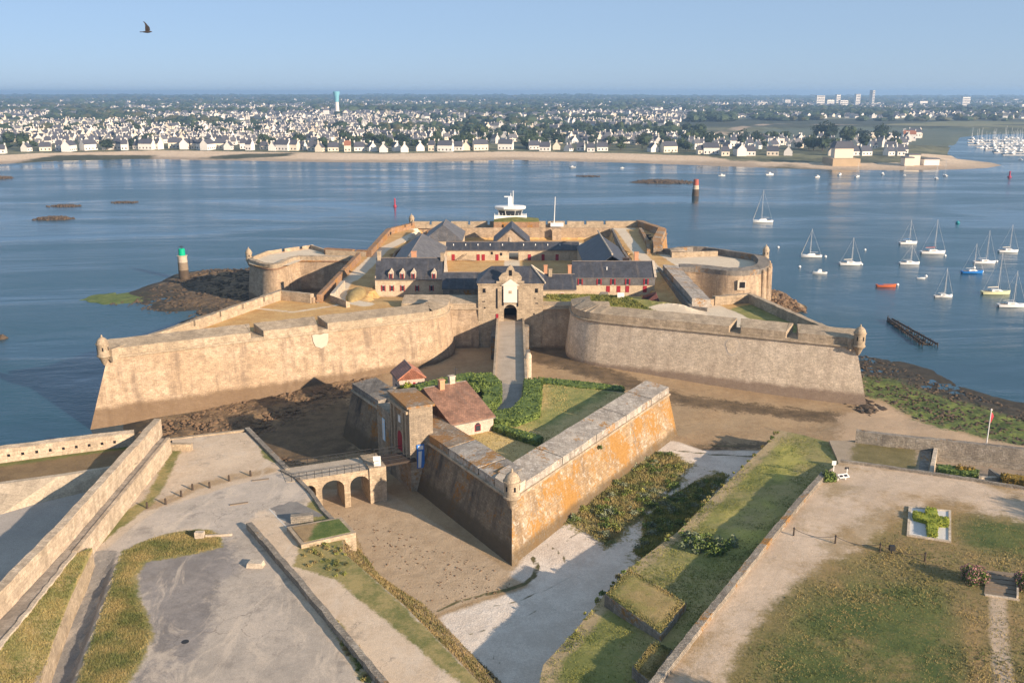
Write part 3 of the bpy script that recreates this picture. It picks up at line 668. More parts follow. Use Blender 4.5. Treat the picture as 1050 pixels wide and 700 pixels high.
def bldg(name, label, loc, rz, w_, d, z0, ze, zr, hip0=0, hip1=0, wall=RENDER, roofm=SLATE, ridge=None, cat='building', group=None):
    root = empty(name, label, cat, (loc[0], loc[1], 0), rz, group)
    yr = d/2 if ridge is None else ridge
    m = MB().box(0, w_, 0, d, z0, ze)
    if not hip0: m.add([(0, 0, ze), (0, d, ze), (0, yr, zr-.02), (.4, 0, ze), (.4, d, ze), (.4, yr, zr-.02)], [(0, 2, 1), (3, 4, 5), (0, 3, 5, 2), (1, 2, 5, 4)])
    if not hip1: m.add([(w_, 0, ze), (w_, d, ze), (w_, yr, zr-.02), (w_-.4, 0, ze), (w_-.4, d, ze), (w_-.4, yr, zr-.02)], [(0, 1, 2), (3, 5, 4), (0, 2, 5, 3), (1, 4, 5, 2)])
    m.build('wall', wall, root)
    r = roof_mb(w_, d, ze, zr, hip0, hip1, front=ridge).build('roof', roofm, root)
    if w_ - hip0 - hip1 > 2: MB().tube((hip0 - .1, yr, zr + .17), (w_ - hip1 + .1, yr, zr + .17), .11, n=6).build('ridge_tile', RIDGE, r)
    MB().box(-.2, w_+.2, -.36, -.24, ze-.12, ze+.02).build('gutter', RIDGE, r)
    return root, r
def door(root, x, z, w_, h_, y=0, mat=RED):
    return MB().box(x-w_/2, x+w_/2, y-.09, y+.02, z, z+h_).build('door', mat, root)
def verge(root, w_, d, ze, zr, x, yr=None, hip=0, mat=None):
    yr = d/2 if yr is None else yr; s_ = 1 if hip >= 0 else -1
    m = MB()
    for ya in (-.3, d+.3):
        a = Vector((x, ya, ze+.22)); b = Vector((x - hip, yr, zr+.22))
        m.add([a+Vector((-.28, 0, 0)), a+Vector((.28, 0, 0)), b+Vector((.28, 0, 0)), b+Vector((-.28, 0, 0)), a+Vector((-.28, 0, .16)), a+Vector((.28, 0, .16)), b+Vector((.28, 0, .16)), b+Vector((-.28, 0, .16))],
              [(3,2,1,0),(4,5,6,7),(0,1,5,4),(1,2,6,5),(2,3,7,6),(3,0,4,7)])
    return m.build('roof_coping', mat or ST_W, root)

# barracks left of the gate
b1, r1 = bldg('barracks', 'two storey barracks with slate mansard roof, four gabled dormers and red shutters', (-31.9, 213.5), 0, 15.9, 8, 8, 13.7, 18.0)
MB().box(-.2, -.01, -.1, 8.1, 8, 14.5).build('gable_wall', ST_W, b1)
MB().box(15.9, 16.3, -.3, 8.3, 8, 14.2).add([(15.9, -.3, 14.2), (16.3, -.3, 14.2), (16.3, 8.3, 14.2), (15.9, 8.3, 14.2), (15.9, 4, 18.7), (16.3, 4, 18.7)], [(0,1,5,4),(2,3,4,5),(1,2,5),(3,0,4)]).build('gable_wall', ST_W, b1)
chimney(r1, .4, 4, 17, 19.6, .8, 1.2, ST_P); chimney(r1, 8.4, 6.2, 16, 19.2, 1.2, .8, CHIM); chimney(r1, 15.4, 4, 17.4, 19.2, .8, 1.6, ST_P)
for x in (3.55, 6.2, 8.8, 13.6):
    d0 = MB().box(x-.62, x+.62, -.05, 1.6, 13.75, 15.3).add([(x-.62, -.05, 15.3), (x+.62, -.05, 15.3), (x, -.05, 16.1), (x-.62, 2.2, 15.3), (x+.62, 2.2, 15.3), (x, 2.2, 16.1)], [(0,1,2),(3,5,4),(0,2,5,3),(1,4,5,2)]).build('dormer', ST_W, b1)
    window(d0, x, 13.9, .4, 1.2, -.08, True)
for x in (1.7, 3.7, 6.2, 9.6, 13.0): window(b1, x, 11.0, .5, 1.25, -.02, True)
# link wing
b2, r2 = bldg('link_building', 'low slate roofed wing in shade between the dormered barracks and the gatehouse', (-15.5, 204), 0, 9.0, 7, 9, 13.4, 16.4, roofm=SLATE, wall=ST_G)
b2b, _r = bldg('shed', 'narrow slate roofed shed row just behind the link wing', (-15.5, 219.5), 0, 10.5, 5, 8, 11.8, 13.2, roofm=SLATE2)
# gatehouse
gz0 = 3.0
gh = empty('gatehouse', 'square stone gatehouse with arched entrance, carved pediment and slate hip roof', 'gatehouse', (0, 0, 0))
MB().box(-7.2, -1.75, 192.6, 202, gz0, 17).box(1.05, 6.6, 192.6, 202, gz0, 17).box(-1.75, 1.05, 192.6, 202, 12.4, 17).box(-1.75, 1.05, 192.6, 202, gz0, 8.85).box(-7.35, 6.75, 192.35, 202.1, 16.7, 17.05).build('wall', ST_P, gh)
arch = []; 
for i in range(13): a = math.pi*i/12; arch.append((-.35 + 1.4*math.cos(a), 11.0 + 1.4*math.sin(a)))
vs = [(x, 192.55, z) for x, z in arch] + [(1.05, 192.55, 12.45), (-1.75, 192.55, 12.45)]
m = MB()
for i in range(12):
    x0, z0_ = arch[i]; x1, z1_ = arch[i+1]
    m.add([(x0, 192.6, z0_), (x0, 192.6, 12.42), (x1, 192.6, 12.42), (x1, 192.6, z1_), (x0, 201, z0_), (x1, 201, z1_)], [(0, 1, 2, 3), (0, 3, 5, 4)])
m.build('arch', ST_W, gh)
MB().box(-1.74, 1.04, 198, 198.2, 8.86, 12.4).build('door', DARK, gh)
rfg = MB().add([(-7.6, 192.2, 17.05), (7.0, 192.2, 17.05), (7.0, 202.4, 17.05), (-7.6, 202.4, 17.05), (-4.4, 197.3, 19.9), (4.1, 197.3, 19.9)], [(0,1,5,4),(2,3,4,5),(3,0,4),(1,2,5),(3,2,1,0)]).build('roof', SLATE, gh)
m = MB()
a = Vector((7.05, 192.15, 17.2)); b = Vector((4.15, 197.3, 20.05)); m.tube(a, b, .2); m.tube((7.05, 202.4, 17.2), b, .2); m.build('hip_coping', ST_W, rfg)
ped = MB().box(-3.3, 2.6, 192.3, 193.2, 16.9, 17.5)
pts = [(-2.6, 17.5), (1.9, 17.5), (2.1, 18.3), (1.4, 19.2), (.6, 19.5), (.3, 20.3), (-.35, 21.0), (-1.0, 20.3), (-1.3, 19.5), (-2.1, 19.2), (-2.8, 18.3)]
n = len(pts); vs = [(x, 192.3, z) for x, z in pts] + [(x, 193.1, z) for x, z in pts]
ped.add(vs, [tuple(range(n)), tuple(range(2*n-1, n-1, -1))] + [((i+1) % n, i, n+i, n+(i+1) % n) for i in range(n)]); pd = ped.build('pediment', ST_P, gh)
MB().box(-.65, 0, 192.24, 192.32, 18.7, 19.9).build('niche', DARK, pd)
m = MB().box(-1.8, 1.1, 192.3, 192.62, 12.9, 16.6).add([(-2.3, 192.2, 16.6), (1.6, 192.2, 16.6), (-.35, 192.2, 18.0), (-2.3, 192.7, 16.6), (1.6, 192.7, 16.6), (-.35, 192.7, 18.0)], [(0,1,2),(3,5,4),(0,2,5,3),(1,4,5,2),(0,3,4,1)])
pn = m.build('stone_panel', simple('pale_carved_stone', (.66, .60, .52), .12, 1.2, .8, .3), gh)
MB().box(-.65, -.05, 192.22, 192.31, 14.9, 15.5).build('carved_crest', ST_P, pn)
for x, z0_, z1_ in ((-3.2, 11.6, 15.9), (-1.9, 12.2, 15.7), (1.2, 12.0, 15.7)): MB().box(x-.16, x+.16, 192.5, 192.62, z0_, z1_).build('drawbridge_slot', DARK, gh)
for x, z_, w_, h_ in ((-5.9, 15.0, .6, .9), (5.2, 15.0, .6, .9), (-6.0, 13.0, .6, .2), (-5.8, 11.6, .35, .25), (5.3, 12.6, .6, .2), (4.7, 10.2, .3, .3), (4.9, 13.7, .3, .2)): MB().box(x-w_/2, x+w_/2, 192.54, 192.62, z_, z_+h_).build('window', DARK, gh)
MB().box(-3.45, -2.9, 192.5, 192.62, 8.9, 10.4).build('side_door', RED, gh)
# wing right of the gate and right barracks
b3b, r3b = bldg('link_building', 'low slate roofed wing with brick chimneys between the gatehouse and the barracks with red windows', (6.8, 206), 0, 7.6, 8, 9, 12.9, 15.5)
for x in (1.0, 6.6): chimney(r3b, x, 6.4, 13.5, 17.2, .8, .8)
chimney(r3b, 2.0, 3.6, 14.8, 16.8, .8, .7, ST_P); window(b3b, 4.6, 11.4, .7, .7, -.02, False, pane=RED)
b3, r3 = bldg('barracks', 'long barracks with slate roof, grey slate upper band and a row of red windows', (14.7, 217.5), 0, 19.4, 9, 8, 13.3, 16.4)
MB().box(-.12, 19.45, -.14, .0, 11.55, 13.3).build('slate_band', SLATE2, b3)
for x in (1.6, 6.1, 9.4, 12.9, 17.3): f = window(b3, x, 11.75, .6, 1.35, -.16, True)
for x in (8.3, 10.8, 12.9, 17.1): window(b3, x, 9.9, .75, 1.4, -.02, False, pane=RED, frame=RED)
verge(b3, 19.4, 9, 13.3, 16.4, 19.5); chimney(r3, 15.6, 6, 15, 18.4, 1.0, .9); chimney(r3, 13.4, 8.2, 13.6, 16.6, 1.6, .8, CHIM)
MB().box(8.0, 8.2, 1.9, 2.1, 14.6, 15.6).build('vent_pipe', WHITE, r3)
# long building across the court
b4, r4 = bldg('court_building', 'long low building with slate roof, pale wall and red doors across the courtyard, left half', (-19.2, 268.5), 0, 18.3, 7, 8, 11.5, 13.3)
b4b, r4b = bldg('court_building', 'long low slate roofed building with red doors across the courtyard, half in shade', (1.9, 268.5), 0, 17.6, 7, 8, 11.5, 13.3)
MB().box(-19.2+18.2, 2.0, 268.2, 275.7, 11.2, 11.55).add([(-.9, 268.2, 11.56), (1.9, 268.2, 11.56), (1.9, 275.8, 11.56), (-.9, 275.8, 11.56), (-.9, 272, 13.4), (1.9, 272, 13.4)], [(0,1,5,4),(2,3,4,5)]).build('passage_roof', SLATE, None)
bpy.data.objects['passage_roof'].parent = b4; bpy.data.objects['passage_roof'].location = (19.2, -268.5, 0)
for x in (2.0, 9.3, 10.8, 14.8): door(b4, x, 8.5, .9, 1.8)
for x, z_ in ((13.3, 10.3), (16.0, 10.0)): window(b4, x, z_, .5, .7, 0, False, pane=DARK, frame=WOODD)
for x in (3.2, 7.2, 11.3): door(b4b, x, 8.5, .9, 1.8)
for r_, xs in ((r4, (2, 5.6, 9.2, 12.8, 16.4)), (r4b, (1.5, 5, 8.6, 12.2))):
    for x in xs: MB().box(x-.12, x+.12, 1.7, 1.95, 12.4, 13.1).build('vent_pipe', WHITE, r_)
m = MB().tube((2.6+.9, -1.2, 8.8), (6.0, -.9, 10.6), .13).tube((3.4, -1.3, 9.2), (8.6, -1.4, 8.6), .13)
tag(m.build('timber_crane', WOOD, None, loc=(-19.2, 268.5, 0)), 'leaning timber derrick beams in front of the pale court building', 'beams')
# deep roofed blocks running away from the camera
def deep(name, label, x0, x1, y0, y1, z0, ze, zr, hipn=0, hipf=0, roofm=SLATE, wall=RENDER, cop=True):
    d = x1 - x0; L = y1 - y0
    root, r = bldg(name, label, (x1, y0), math.pi/2, L, d, z0, ze, zr, hipn, hipf, wall, roofm)
    return root, r
deep('store_building', 'big steep hip roof of weathered grey slate behind the dormered barracks', -31.6, -19.2, 225, 267.5, 8, 12.6, 17.2, 0, 5.5, SLATE2)
deep('store_building', 'grey hip roof with white side wall standing near the far rampart', -26.5, -15.2, 276, 296, 8, 13, 17.2, 4.5, 3.5, SLATE2)
e1, er = deep('store_building', 'store with big steep dark slate roof and pale edge, behind the long barracks', 19.0, 30.6, 226.8, 267, 8, 12.6, 17.0, 0, 4.5)
MB().tube((-.0, 5.8, 17.45), (40, 5.8, 17.45), .25).build('ridge_tile', ST_W, er)
ch, cr = bldg('chapel', 'small chapel gable of pale stone with slate edges, framed by the far inner wall', (-5.8, 284), 0, 1, 1, 8, 9, 9.1)
for c_o in list(ch.children_recursive): bpy.data.objects.remove(c_o)
ch.location = (0, 0, 0)
MB().add([(-5.2, 284, 8), (5.0, 284, 8), (5.0, 284, 11.4), (-.1, 284, 15.8), (-5.2, 284, 11.4), (-5.2, 298, 8), (5.0, 298, 8), (5.0, 298, 11.4), (-.1, 298, 15.8), (-5.2, 298, 11.4)], [(0,1,2,3,4),(9,8,7,6,5),(1,6,7,2),(0,4,9,5)]).build('wall', ST_L, ch)
MB().add([(-5.9, 283.6, 11.1), (-.1, 283.6, 16.15), (5.7, 283.6, 11.1), (5.7, 283.6, 10.7), (-.1, 283.6, 15.6), (-5.9, 283.6, 10.7)] + [(x, 298.3, z) for x, z in ((-5.9, 11.1), (-.1, 16.15), (5.7, 11.1), (5.7, 10.7), (-.1, 15.6), (-5.9, 10.7))],
   [(0,5,4,1),(1,4,3,2),(6,7,10,11),(7,8,9,10),(0,1,7,6),(1,2,8,7),(5,11,10,4),(4,10,9,3),(0,6,11,5),(2,3,9,8)]).build('roof', SLATE, ch)
MB().box(-.8, -.1, 283.7, 284.1, 11.2, 13).build('niche', ST_W, ch)
# gun platform mound with signal station
gm = empty('gun_platform', 'raised stone gun platform with a grass top under the white signal station', 'platform')
MB().prism([(-6.2, 309), (9.2, 309), (9.2, 318.5), (-6.2, 318.5)], 11, 14.3, shrink=.02).build('stone_base', ST_B, gm)
sheet('grass_top', [(-6.1, 309.1), (9.1, 309.1), (9.1, 318.4), (-6.1, 318.4)], lambda x, y: 14.3 + 1.3*np.clip(1 - np.abs(x-1.3)/8.2, 0, 1)**.5*np.clip(1 - np.abs(y-313.8)/5, 0, 1)**.5, .6, {}, zonemat('green_top', ((.10, .12, .03), (.20, .18, .06), .7), [], .6), 11, gm)
for x in (-3, .4): MB().box(x-.25, x+.25, 308.85, 309.05, 11.9, 13.4).build('niche', DARK, gm)
sg = empty('signal_station', 'white octagonal signal station with dark window band and antenna mast above the far rampart', 'signal station', (-.6, 315.5, 14.8))
MB().box(-5.4, 5.6, -2.5, 2.5, -.4, 1.1).build('base', WHITE, sg)
oct_ = lambda r, z, sx=1.5: [(sx*r*math.cos(R(22.5+45*i)), r*math.sin(R(22.5+45*i)), z) for i in range(8)]
def loft(rings, mat, name, root):
    m = MB(); vs = sum(rings, []); n = len(rings[0]); fs = [(j*n+k, j*n+(k+1) % n, (j+1)*n+(k+1) % n, (j+1)*n+k) for j in range(len(rings)-1) for k in range(n)]
    fs += [tuple(range(n-1, -1, -1)), tuple((len(rings)-1)*n+k for k in range(n))]; return m.add(vs, fs).build(name, mat, root)
loft([oct_(2.6, 1.1), oct_(2.9, 2.7)], GLASS, 'window_band', sg); 
for k in range(8):
    a = oct_(2.64, 1.1)[k]; b = oct_(2.94, 2.7)[k]; MB().tube(a, b, .1).build('mullion', WHITE, sg)
loft([oct_(2.9, 2.7), oct_(3.7, 3.3), oct_(3.8, 3.9), oct_(3.3, 4.15)], WHITE, 'roof', sg)
m = MB().box(-.7, .7, -.5, .5, 4.1, 7.2).box(-2, .4, -.15, .15, 7.0, 7.35).tube((.9, 0, 4), (1.0, 0, 9.2), .12).tube((.2, 0, 7.2), (.2, 0, 8.4), .1); m.build('antenna_mast', WHITE, sg)
for i in range(9): MB().tube((-5.3+i*1.35, -2.45, 1.1), (-5.3+i*1.35, -2.45, 1.9), .05).build('railing_post', WHITE, sg)
mp = empty('mast', 'tall white signal mast standing on the far rampart right of the signal station', 'mast', (14.3, 315, 12))
MB().tube((0, 0, 0), (.3, 0, 10), .16, .1, 8).build('pole', WHITE, mp); MB().box(-1.2, 3.2, -.8, .8, 0, 1.2).build('base', WHITE, mp)
# turret house on east wall
tb, _ = bldg('turret_house', 'small square stone lookout house on the rampart beside the fluted round bastion', (44.6, 256), 0, 3.6, 3.4, 10, 13.3, 14.0, hip0=1.7, hip1=1.7, wall=ST_P, roofm=ST_P)
retain('low_wall', 'low sunlit wall running from the lookout house to the fluted round bastion', [(48.4, 257), (58, 258.5)], 10, 12.9, ST_P, .8)
retain('low_wall', 'low sunlit wall at the neck of the round bastion by the dark shore rocks', [(-53, 260.6), (-41, 257.2)], 10, 12.9, ST_P, .8)
# hut, box and entrance behind right parapet
m = MB().add([(-1.6, -1.2, 0), (1.6, -1.2, 0), (1.6, 1.2, 0), (-1.6, 1.2, 0), (-1.2, -.9, .9), (1.2, -.9, .9), (1.0, .6, 2.0), (-.6, .6, 2.0)], [(0,1,5,4),(1,2,6,5),(2,3,7,6),(3,0,4,7),(4,5,6,7)])
tag(m.build('stone_hut', ST_G, None, loc=(20.3, 201.5, 11.2)), 'small grey stone hut with sloping top on the grass bank above the shaded curtain wall', 'hut')
hb = empty('information_panel', 'white upright panel on the grassy bank above the pale bastion', 'sign', (23.8, 198.2, 11.4))
MB().box(-.75, .75, -.06, .06, .35, 2.4).build('board', WHITE, hb); MB().box(-.6, -.5, -.03, .03, 0, .4).box(.5, .6, -.03, .03, 0, .4).build('leg', IRON, hb)
m = MB().add([(-2.6, -1, -1), (2.2, -1.5, -1), (2.2, 2, -1), (-2.6, 2, -1), (1.0, 0, 1.6), (1.2, 1.5, 1.8), (-1.6, 1.5, .9)], [(0,1,4),(1,2,5,4),(2,3,6,5),(3,0,4,6),(4,5,6)])
tag(m.build('vault_entrance', simple('dark_red_roof', (.10, .04, .035), .3, 2), None, loc=(31.6, 205.5, 10.4)), 'dark red sloping roof of a vault entrance below the end of the long barracks', 'entrance')
def gun(x, y, z, rz, label):
    r = empty('cannon', label, 'cannon', (x, y, z), rz, 'old cannons on the rampart walks')
    MB().lathe(0, 0, [(.22, -1.1), (.26, -.9), (.2, .2), (.15, 1.2), (.2, 1.4)], 10, 0, Matrix.Translation((0, 0, .75)) @ Matrix.Rotation(math.pi/2, 4, 'Y')).build('barrel', IRON, r)
    MB().box(-1.0, .6, -.35, .35, .15, .6).build('carriage', WOODD, r)
    for sx in (-.6, .3):
        for sy in (-.45, .45): MB().lathe(0, 0, [(.28, -.06), (.28, .06)], 10, 0, Matrix.Translation((sx, sy, .28)) @ Matrix.Rotation(math.pi/2, 4, 'X')).build('wheel', WOODD, r)
for i, (px, py) in enumerate([(395, 243), (398, 241), (413, 234.5), (416, 233.5), (419, 232.8), (663, 243.5), (665.5, 246)]):
    q = P(px, py, 11.6); gun(q.x, q.y, 11.6, math.pi if px < 500 else 0, ['dark cannon nearest the camera on the seaward path', 'dark cannon close behind the nearest one on the seaward path', 'dark cannon first of the three by the far sentry box', 'dark cannon in the middle of the three by the far sentry box', 'dark cannon closest to the far sentry box', 'pale cannon farther back in the hollow corner bastion', 'pale cannon nearer in the hollow corner bastion'][i])

# ---------------------------------------------------------------- bridge from gatehouse to the demi-lune
bg_ = empty('entrance_bridge', 'straight stone causeway bridge leading to the arched gatehouse', 'bridge')
zb = lambda y: 8.85 - (193 - y) * .012
m = MB()
m.add([(-2.9, 192.5, 8.84), (2.2, 192.5, 8.84), (2.2, 150, 8.3), (-2.9, 150, 8.3)], [(3, 2, 1, 0)])
m.add([(-2.9, 192.5, 8.84), (2.2, 192.5, 8.84), (2.2, 150, 8.3), (-2.9, 150, 8.3), (-2.9, 192.5, 1.5), (2.2, 192.5, 1.5), (2.2, 150, 1.5), (-2.9, 150, 1.5)], [(0, 3, 7, 4), (1, 5, 6, 2), (2, 6, 7, 3), (0, 4, 5, 1)])
m.build('deck', zonemat('bridge_deck', ((.37, .30, .225), (.46, .375, .285), .5), [], .3), bg_)
for x0, x1 in ((-3.3, -2.9), (2.2, 2.6)):
    MB().add([(x0, 192.5, 2), (x1, 192.5, 2), (x1, 192.5, 9.5), (x0, 192.5, 9.5), (x0, 151, 2), (x1, 151, 2), (x1, 151, 9.0), (x0, 151, 9.0)], [(0,1,2,3),(7,6,5,4),(3,2,6,7),(0,3,7,4),(1,5,6,2)]).build('parapet', ST_P, bg_)
for q_ in ((2.6, 3.6, 189, 192, 1.5, 8.4), (2.6, 3.4, 166, 168.5, 1.5, 9.2), (-4.3, -3.3, 183, 192.3, 1.5, 8)): MB().box(*q_).build('pier', ST_G, bg_)
tag(MB().lathe(2.95, 163, [(.65, 5), (.65, 9.6), (.4, 10.1), (.1, 10.2)], 14).build('stone_bollard', ST_W), 'pale rounded stone guard post at the side of the straight entrance bridge', 'guard post')

# ---------------------------------------------------------------- demi-lune (ravelin)
TIP = (0, 102.3); DL = (-26.2, 144.6); DR = (25.4, 142.6)
dl = empty('ravelin', 'triangular detached outwork with one orange lichen wall, in the dry moat', 'ravelin')
zc, zp = 9.0, 10.1
V3 = [DL, TIP, DR]
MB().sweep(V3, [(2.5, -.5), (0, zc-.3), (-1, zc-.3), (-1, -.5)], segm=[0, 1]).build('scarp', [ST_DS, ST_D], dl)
MB().sweep(V3, [(0, zc-.3), (.26, zc-.24), (.3, zc-.02), (.22, zc+.08), (0, zc+.1), (-1, zc+.1), (-1, zc-.3)]).build('cordon', ST_P, dl)
uL = Vector((TIP[0]-DL[0], TIP[1]-DL[1])).normalized(); uR = Vector((DR[0]-TIP[0], DR[1]-TIP[1])).normalized()
LL = 49.8; LR = plen([TIP, DR])
prof = [(0, zc+.1), (-.02, zp), (-4.1, zp+.45), (-4.1, 7.5), (-1, 7.5)]
def seg(poly, a, b, mat, pr=prof):
    rp_ = rough(sub(poly, a, b), 1.5, .02); MB().sweep(rp_, pr, zoff=zo(rp_, .04)).build('parapet', mat, dl)
fR = [TIP, DR]
for a, b in ((3.2, 12.3), (12.5, 22.0), (22.2, 31.5), (31.7, 40.5), (40.7, LR-.02)): seg(fR, a, b, ST_T)
fL = [DL, TIP]
for a, b, mm in ((.05, 10.5, ST_G), (22.8, 33.5, ST_TO), (33.7, 41.5, ST_T), (41.8, 45.5, ST_T)): seg(fL, a, b, mm)
# the salient blocks either side of the small gun slot
MB().prism([TIP, (TIP[0]+uR.x*3.1, TIP[1]+uR.y*3.1), (1.0, 108.8), (.25, 104.2)], 7.5, 10.35).build('merlon', ST_W, dl)
MB().prism([TIP, (-.25, 104.2), (-1.0, 108.8), (TIP[0]-uL.x*4.0, TIP[1]-uL.y*4.0)], 7.5, 10.35).build('merlon', ST_W, dl)
guerite(dl, 0, 101.9, 9.7, .95, 1.7, ST_P)
MB().sweep([(.01, 102.5), (.012, 102.6)], [(0, 0), (0, .1)]) 
mcorner = MB(); mcorner.add([(-.55, 99.6, 0), (.55, 99.6, 0), (.5, 102.2, 8.7), (-.5, 102.2, 8.7), (-.2, 98.6, 0), (.2, 98.6, 0)], [(4, 5, 1, 0), (0, 1, 2, 3), (4, 0, 3), (5, 2, 1), (4, 3, 2, 5)])
# gorge wall (rear), hides behind hedges
MB().sweep([DR, (3, 152.5)], [(0.6, 1), (0, 8.2), (-.7, 8.2), (-.7, 1)]).build('rear_wall', ST_G, dl)
MB().sweep([(-3.4, 152.5), DL], [(0.6, 1), (0, 8.9), (-.7, 8.9), (-.7, 1)]).build('rear_wall', ST_G, dl)
inner = [(0, 109.5), (21.6, 144.2), (14, 147), (3, 152), (-3.4, 152), (-16, 148), (-22.3, 144.2)]
hedge_road = PL([(516,385),(538,385),(534,408),(520,420),(505,424),(498,416),(512,410)], 8.3)
gd = sheet('garden', inner, lambda x, y: 8.25 + .0*x, .6, {'z_green': lambda x, y: sd(x, y, PL([(560,392),(640,386),(650,392),(560,440),(530,440),(565,415)], 8.2)),
   'z_road': lambda x, y: np.maximum(sd(x, y, hedge_road), sline(x, y, [(-.4, 155), (-.6, 140), (-3, 134), (-10, 133), (-15, 129)], 2.1))},
   zonemat('garden_ground', ((.44, .33, .13), (.58, .43, .19), .3), [('z_green', (.18, .20, .06), (.34, .31, .10), .5, 1.2, 2.0), ('z_road', (.24, .22, .20), (.31, .28, .25), .4, .25, .15)], .6), 2, noise=.15)
tag(gd, kind='structure')
# gate block
nL = Vector((-.845, -.535)); uLn = Vector((.535, -.845))
blk = [(-17.6, 126.6), (-14.1, 120.0), (-11.0, 121.4), (-14.3, 128)]
g = empty('ravelin_gate', 'tall stone gate tower with red arched door at the end of the arched bridge', 'gate tower')
MB().prism(blk, 1, 14.3).prism([(-20.2, 131.2), (-17.7, 126.7), (-14.4, 128.1), (-16.8, 132.4)], 1, 11.2).build('wall', stone('gate_granite', (.33, .27, .20), (.42, .345, .26), (.12, .10, .08), .6, lich=.35), g)
MB().prism([(-18.0, 127.2), (-14.3, 119.5), (-10.6, 121.1), (-14.1, 128.5)], 14.3, 14.6).build('roof', ST_TO, g)
e0 = Vector(blk[0]); e1_ = Vector(blk[1]); ed = (e1_ - e0).normalized(); en = Vector((ed.y, -ed.x)); 
if en.x > 0: en = -en
def gp(s, out, z): p_ = e0 + ed*s + en*out; return (p_.x, p_.y, z)
def gquad(name, mat, s0, s1, z0, z1, out, root, archy=False):
    pts = [(s0, z0), (s1, z0), (s1, z1)] + ([((s0+s1)/2 + (s1-s0)/2*math.cos(a), z1 + (s1-s0)/2*math.sin(a)) for a in (math.pi*.25, math.pi*.5, math.pi*.75)] if archy else []) + [(s0, z1)]
    n = len(pts); f = [gp(s, out, z) for s, z in pts]; b = [gp(s, -.05, z) for s, z in pts]
    return MB().add(f + b, [tuple(range(n)), tuple(range(2*n-1, n-1, -1))] + [((i+1) % n, i, n+i, n+(i+1) % n) for i in range(n)]).build(name, mat, root)
gquad('door', RED, 3.0, 4.7, 7.0, 9.1, .12, g, True); gquad('door_surround', ST_P, 2.6, 5.1, 7.0, 9.3, .06, g, True)
for s_ in (.9, 2.2, 5.4, 6.6): gquad('pilaster', ST_P, s_-.22, s_+.22, 7, 13.4, .25, g)
gquad('cornice', ST_P, 0.2, 7.3, 13.4, 13.8, .4, g); gquad('stone_plaque', WHITE, 3.4, 4.2, 11.2, 12.2, .1, g)
# banners beside the gate
def banner(A, dvec, out, z0, z1, w_, label, c0, c1):
    r = empty('banner', label, 'banner')
    def q(u_, z, o=0): return (A[0] + dvec[0]*u_ + out[0]*(.18+o), A[1] + dvec[1]*u_ + out[1]*(.18+o), z)
    MB().add([q(0, z0), q(w_, z0), q(w_, z1), q(0, z1), q(0, z0, -.03), q(w_, z0, -.03), q(w_, z1, -.03), q(0, z1, -.03)], [(0,1,2,3),(7,6,5,4),(0,4,5,1),(2,6,7,3),(1,5,6,2),(3,7,4,0)]).build('cloth', c0, r)
    MB().add([q(w_*.12, z0+.1, .02), q(w_*.5, z0+.1, .02), q(w_*.66, z1-1.0, .02), q(w_*.2, z1-1.0, .02)], [(0, 1, 2, 3)]).build('printed_stripe', c1, r)
    MB().add([q(w_*.2, z1-.75, .02), q(w_*.85, z1-.75, .02), q(w_*.85, z1-.2, .02), q(w_*.2, z1-.2, .02)], [(0, 1, 2, 3)]).build('printed_panel', c1, r)
BLUE = simple('banner_blue', (.05, .17, .48), .15, 2, .7); PALE = simple('banner_pale', (.50, .66, .78), .1, 2, .7)
banner(gp(-3.1, 0, 0)[:2], (ed.x, ed.y), (en.x, en.y), 6.3, 9.7, 1.1, 'pale blue vertical banner hanging left of the red arched door', PALE, WHITE)
sd_ = (Vector(blk[2]) - Vector(blk[1])).normalized()
banner((blk[1][0] + sd_.x*.9, blk[1][1] + sd_.y*.9), (sd_.x, sd_.y), (sd_.y, -sd_.x), 5.4, 8.9, 1.1, 'deep blue vertical banner hanging right of the red arched door', BLUE, WHITE)
# guardian's house
th_ = math.atan2(3.4, 5.8)
hs, hr = bldg('guard_house', 'house with large brown tiled roof and pale pink wall inside the ravelin', (-8.6, 124.3), th_, 6.8, 13.2, 7.5, 10.35, 13.25, wall=RENDER_P, roofm=TILE, ridge=8.8)
chimney(hr, 2.4, 8.0, 12.2, 14.4, .8, .7); chimney(hr, 4.6, 9.0, 12.4, 14.4, .9, .7, ST_W)
f = window(hs, 4.2, 8.7, .8, .8, -.02, False, frame=RED); MB().lathe(0, 0, [(.42, -.05), (.42, .02)], 12, 0, Matrix.Translation((4.2, -.04, 9.5)) @ Matrix.Rotation(math.pi/2, 4, 'X')).build('arched_light', GLASS, f)
MB().tube((5.4, 9.2, 13), (5.4, 9.2, 15.8), .04).tube((4.9, 9.2, 15.4), (5.9, 9.2, 15.4), .03).build('antenna', IRON, hr)
hs2, hr2 = bldg('small_house', 'small pink gabled house with red tiled roof behind the shaded end of the ravelin', (-20.6, 150.6), R(-28), 5.0, 4.4, 5, 9.6, 11.4, wall=RENDER_P, roofm=slate('red_tile', (.42, .17, .10), .3))
hs2.rotation_euler = (0, 0, R(-70)); hs2.location = (-20.6, 152.5, 0)
for y_ in (1.8, 2.6): window(hs2, 1.2+y_, 7.8, .6, .7, -.02, False, pane=WOODD)
f = MB().box(5.0, 5.06, 1.6, 2.0, 8.2, 9.0).box(5.0, 5.06, 2.4, 2.8, 8.2, 9.0).build('gable_window', RED, hs2)

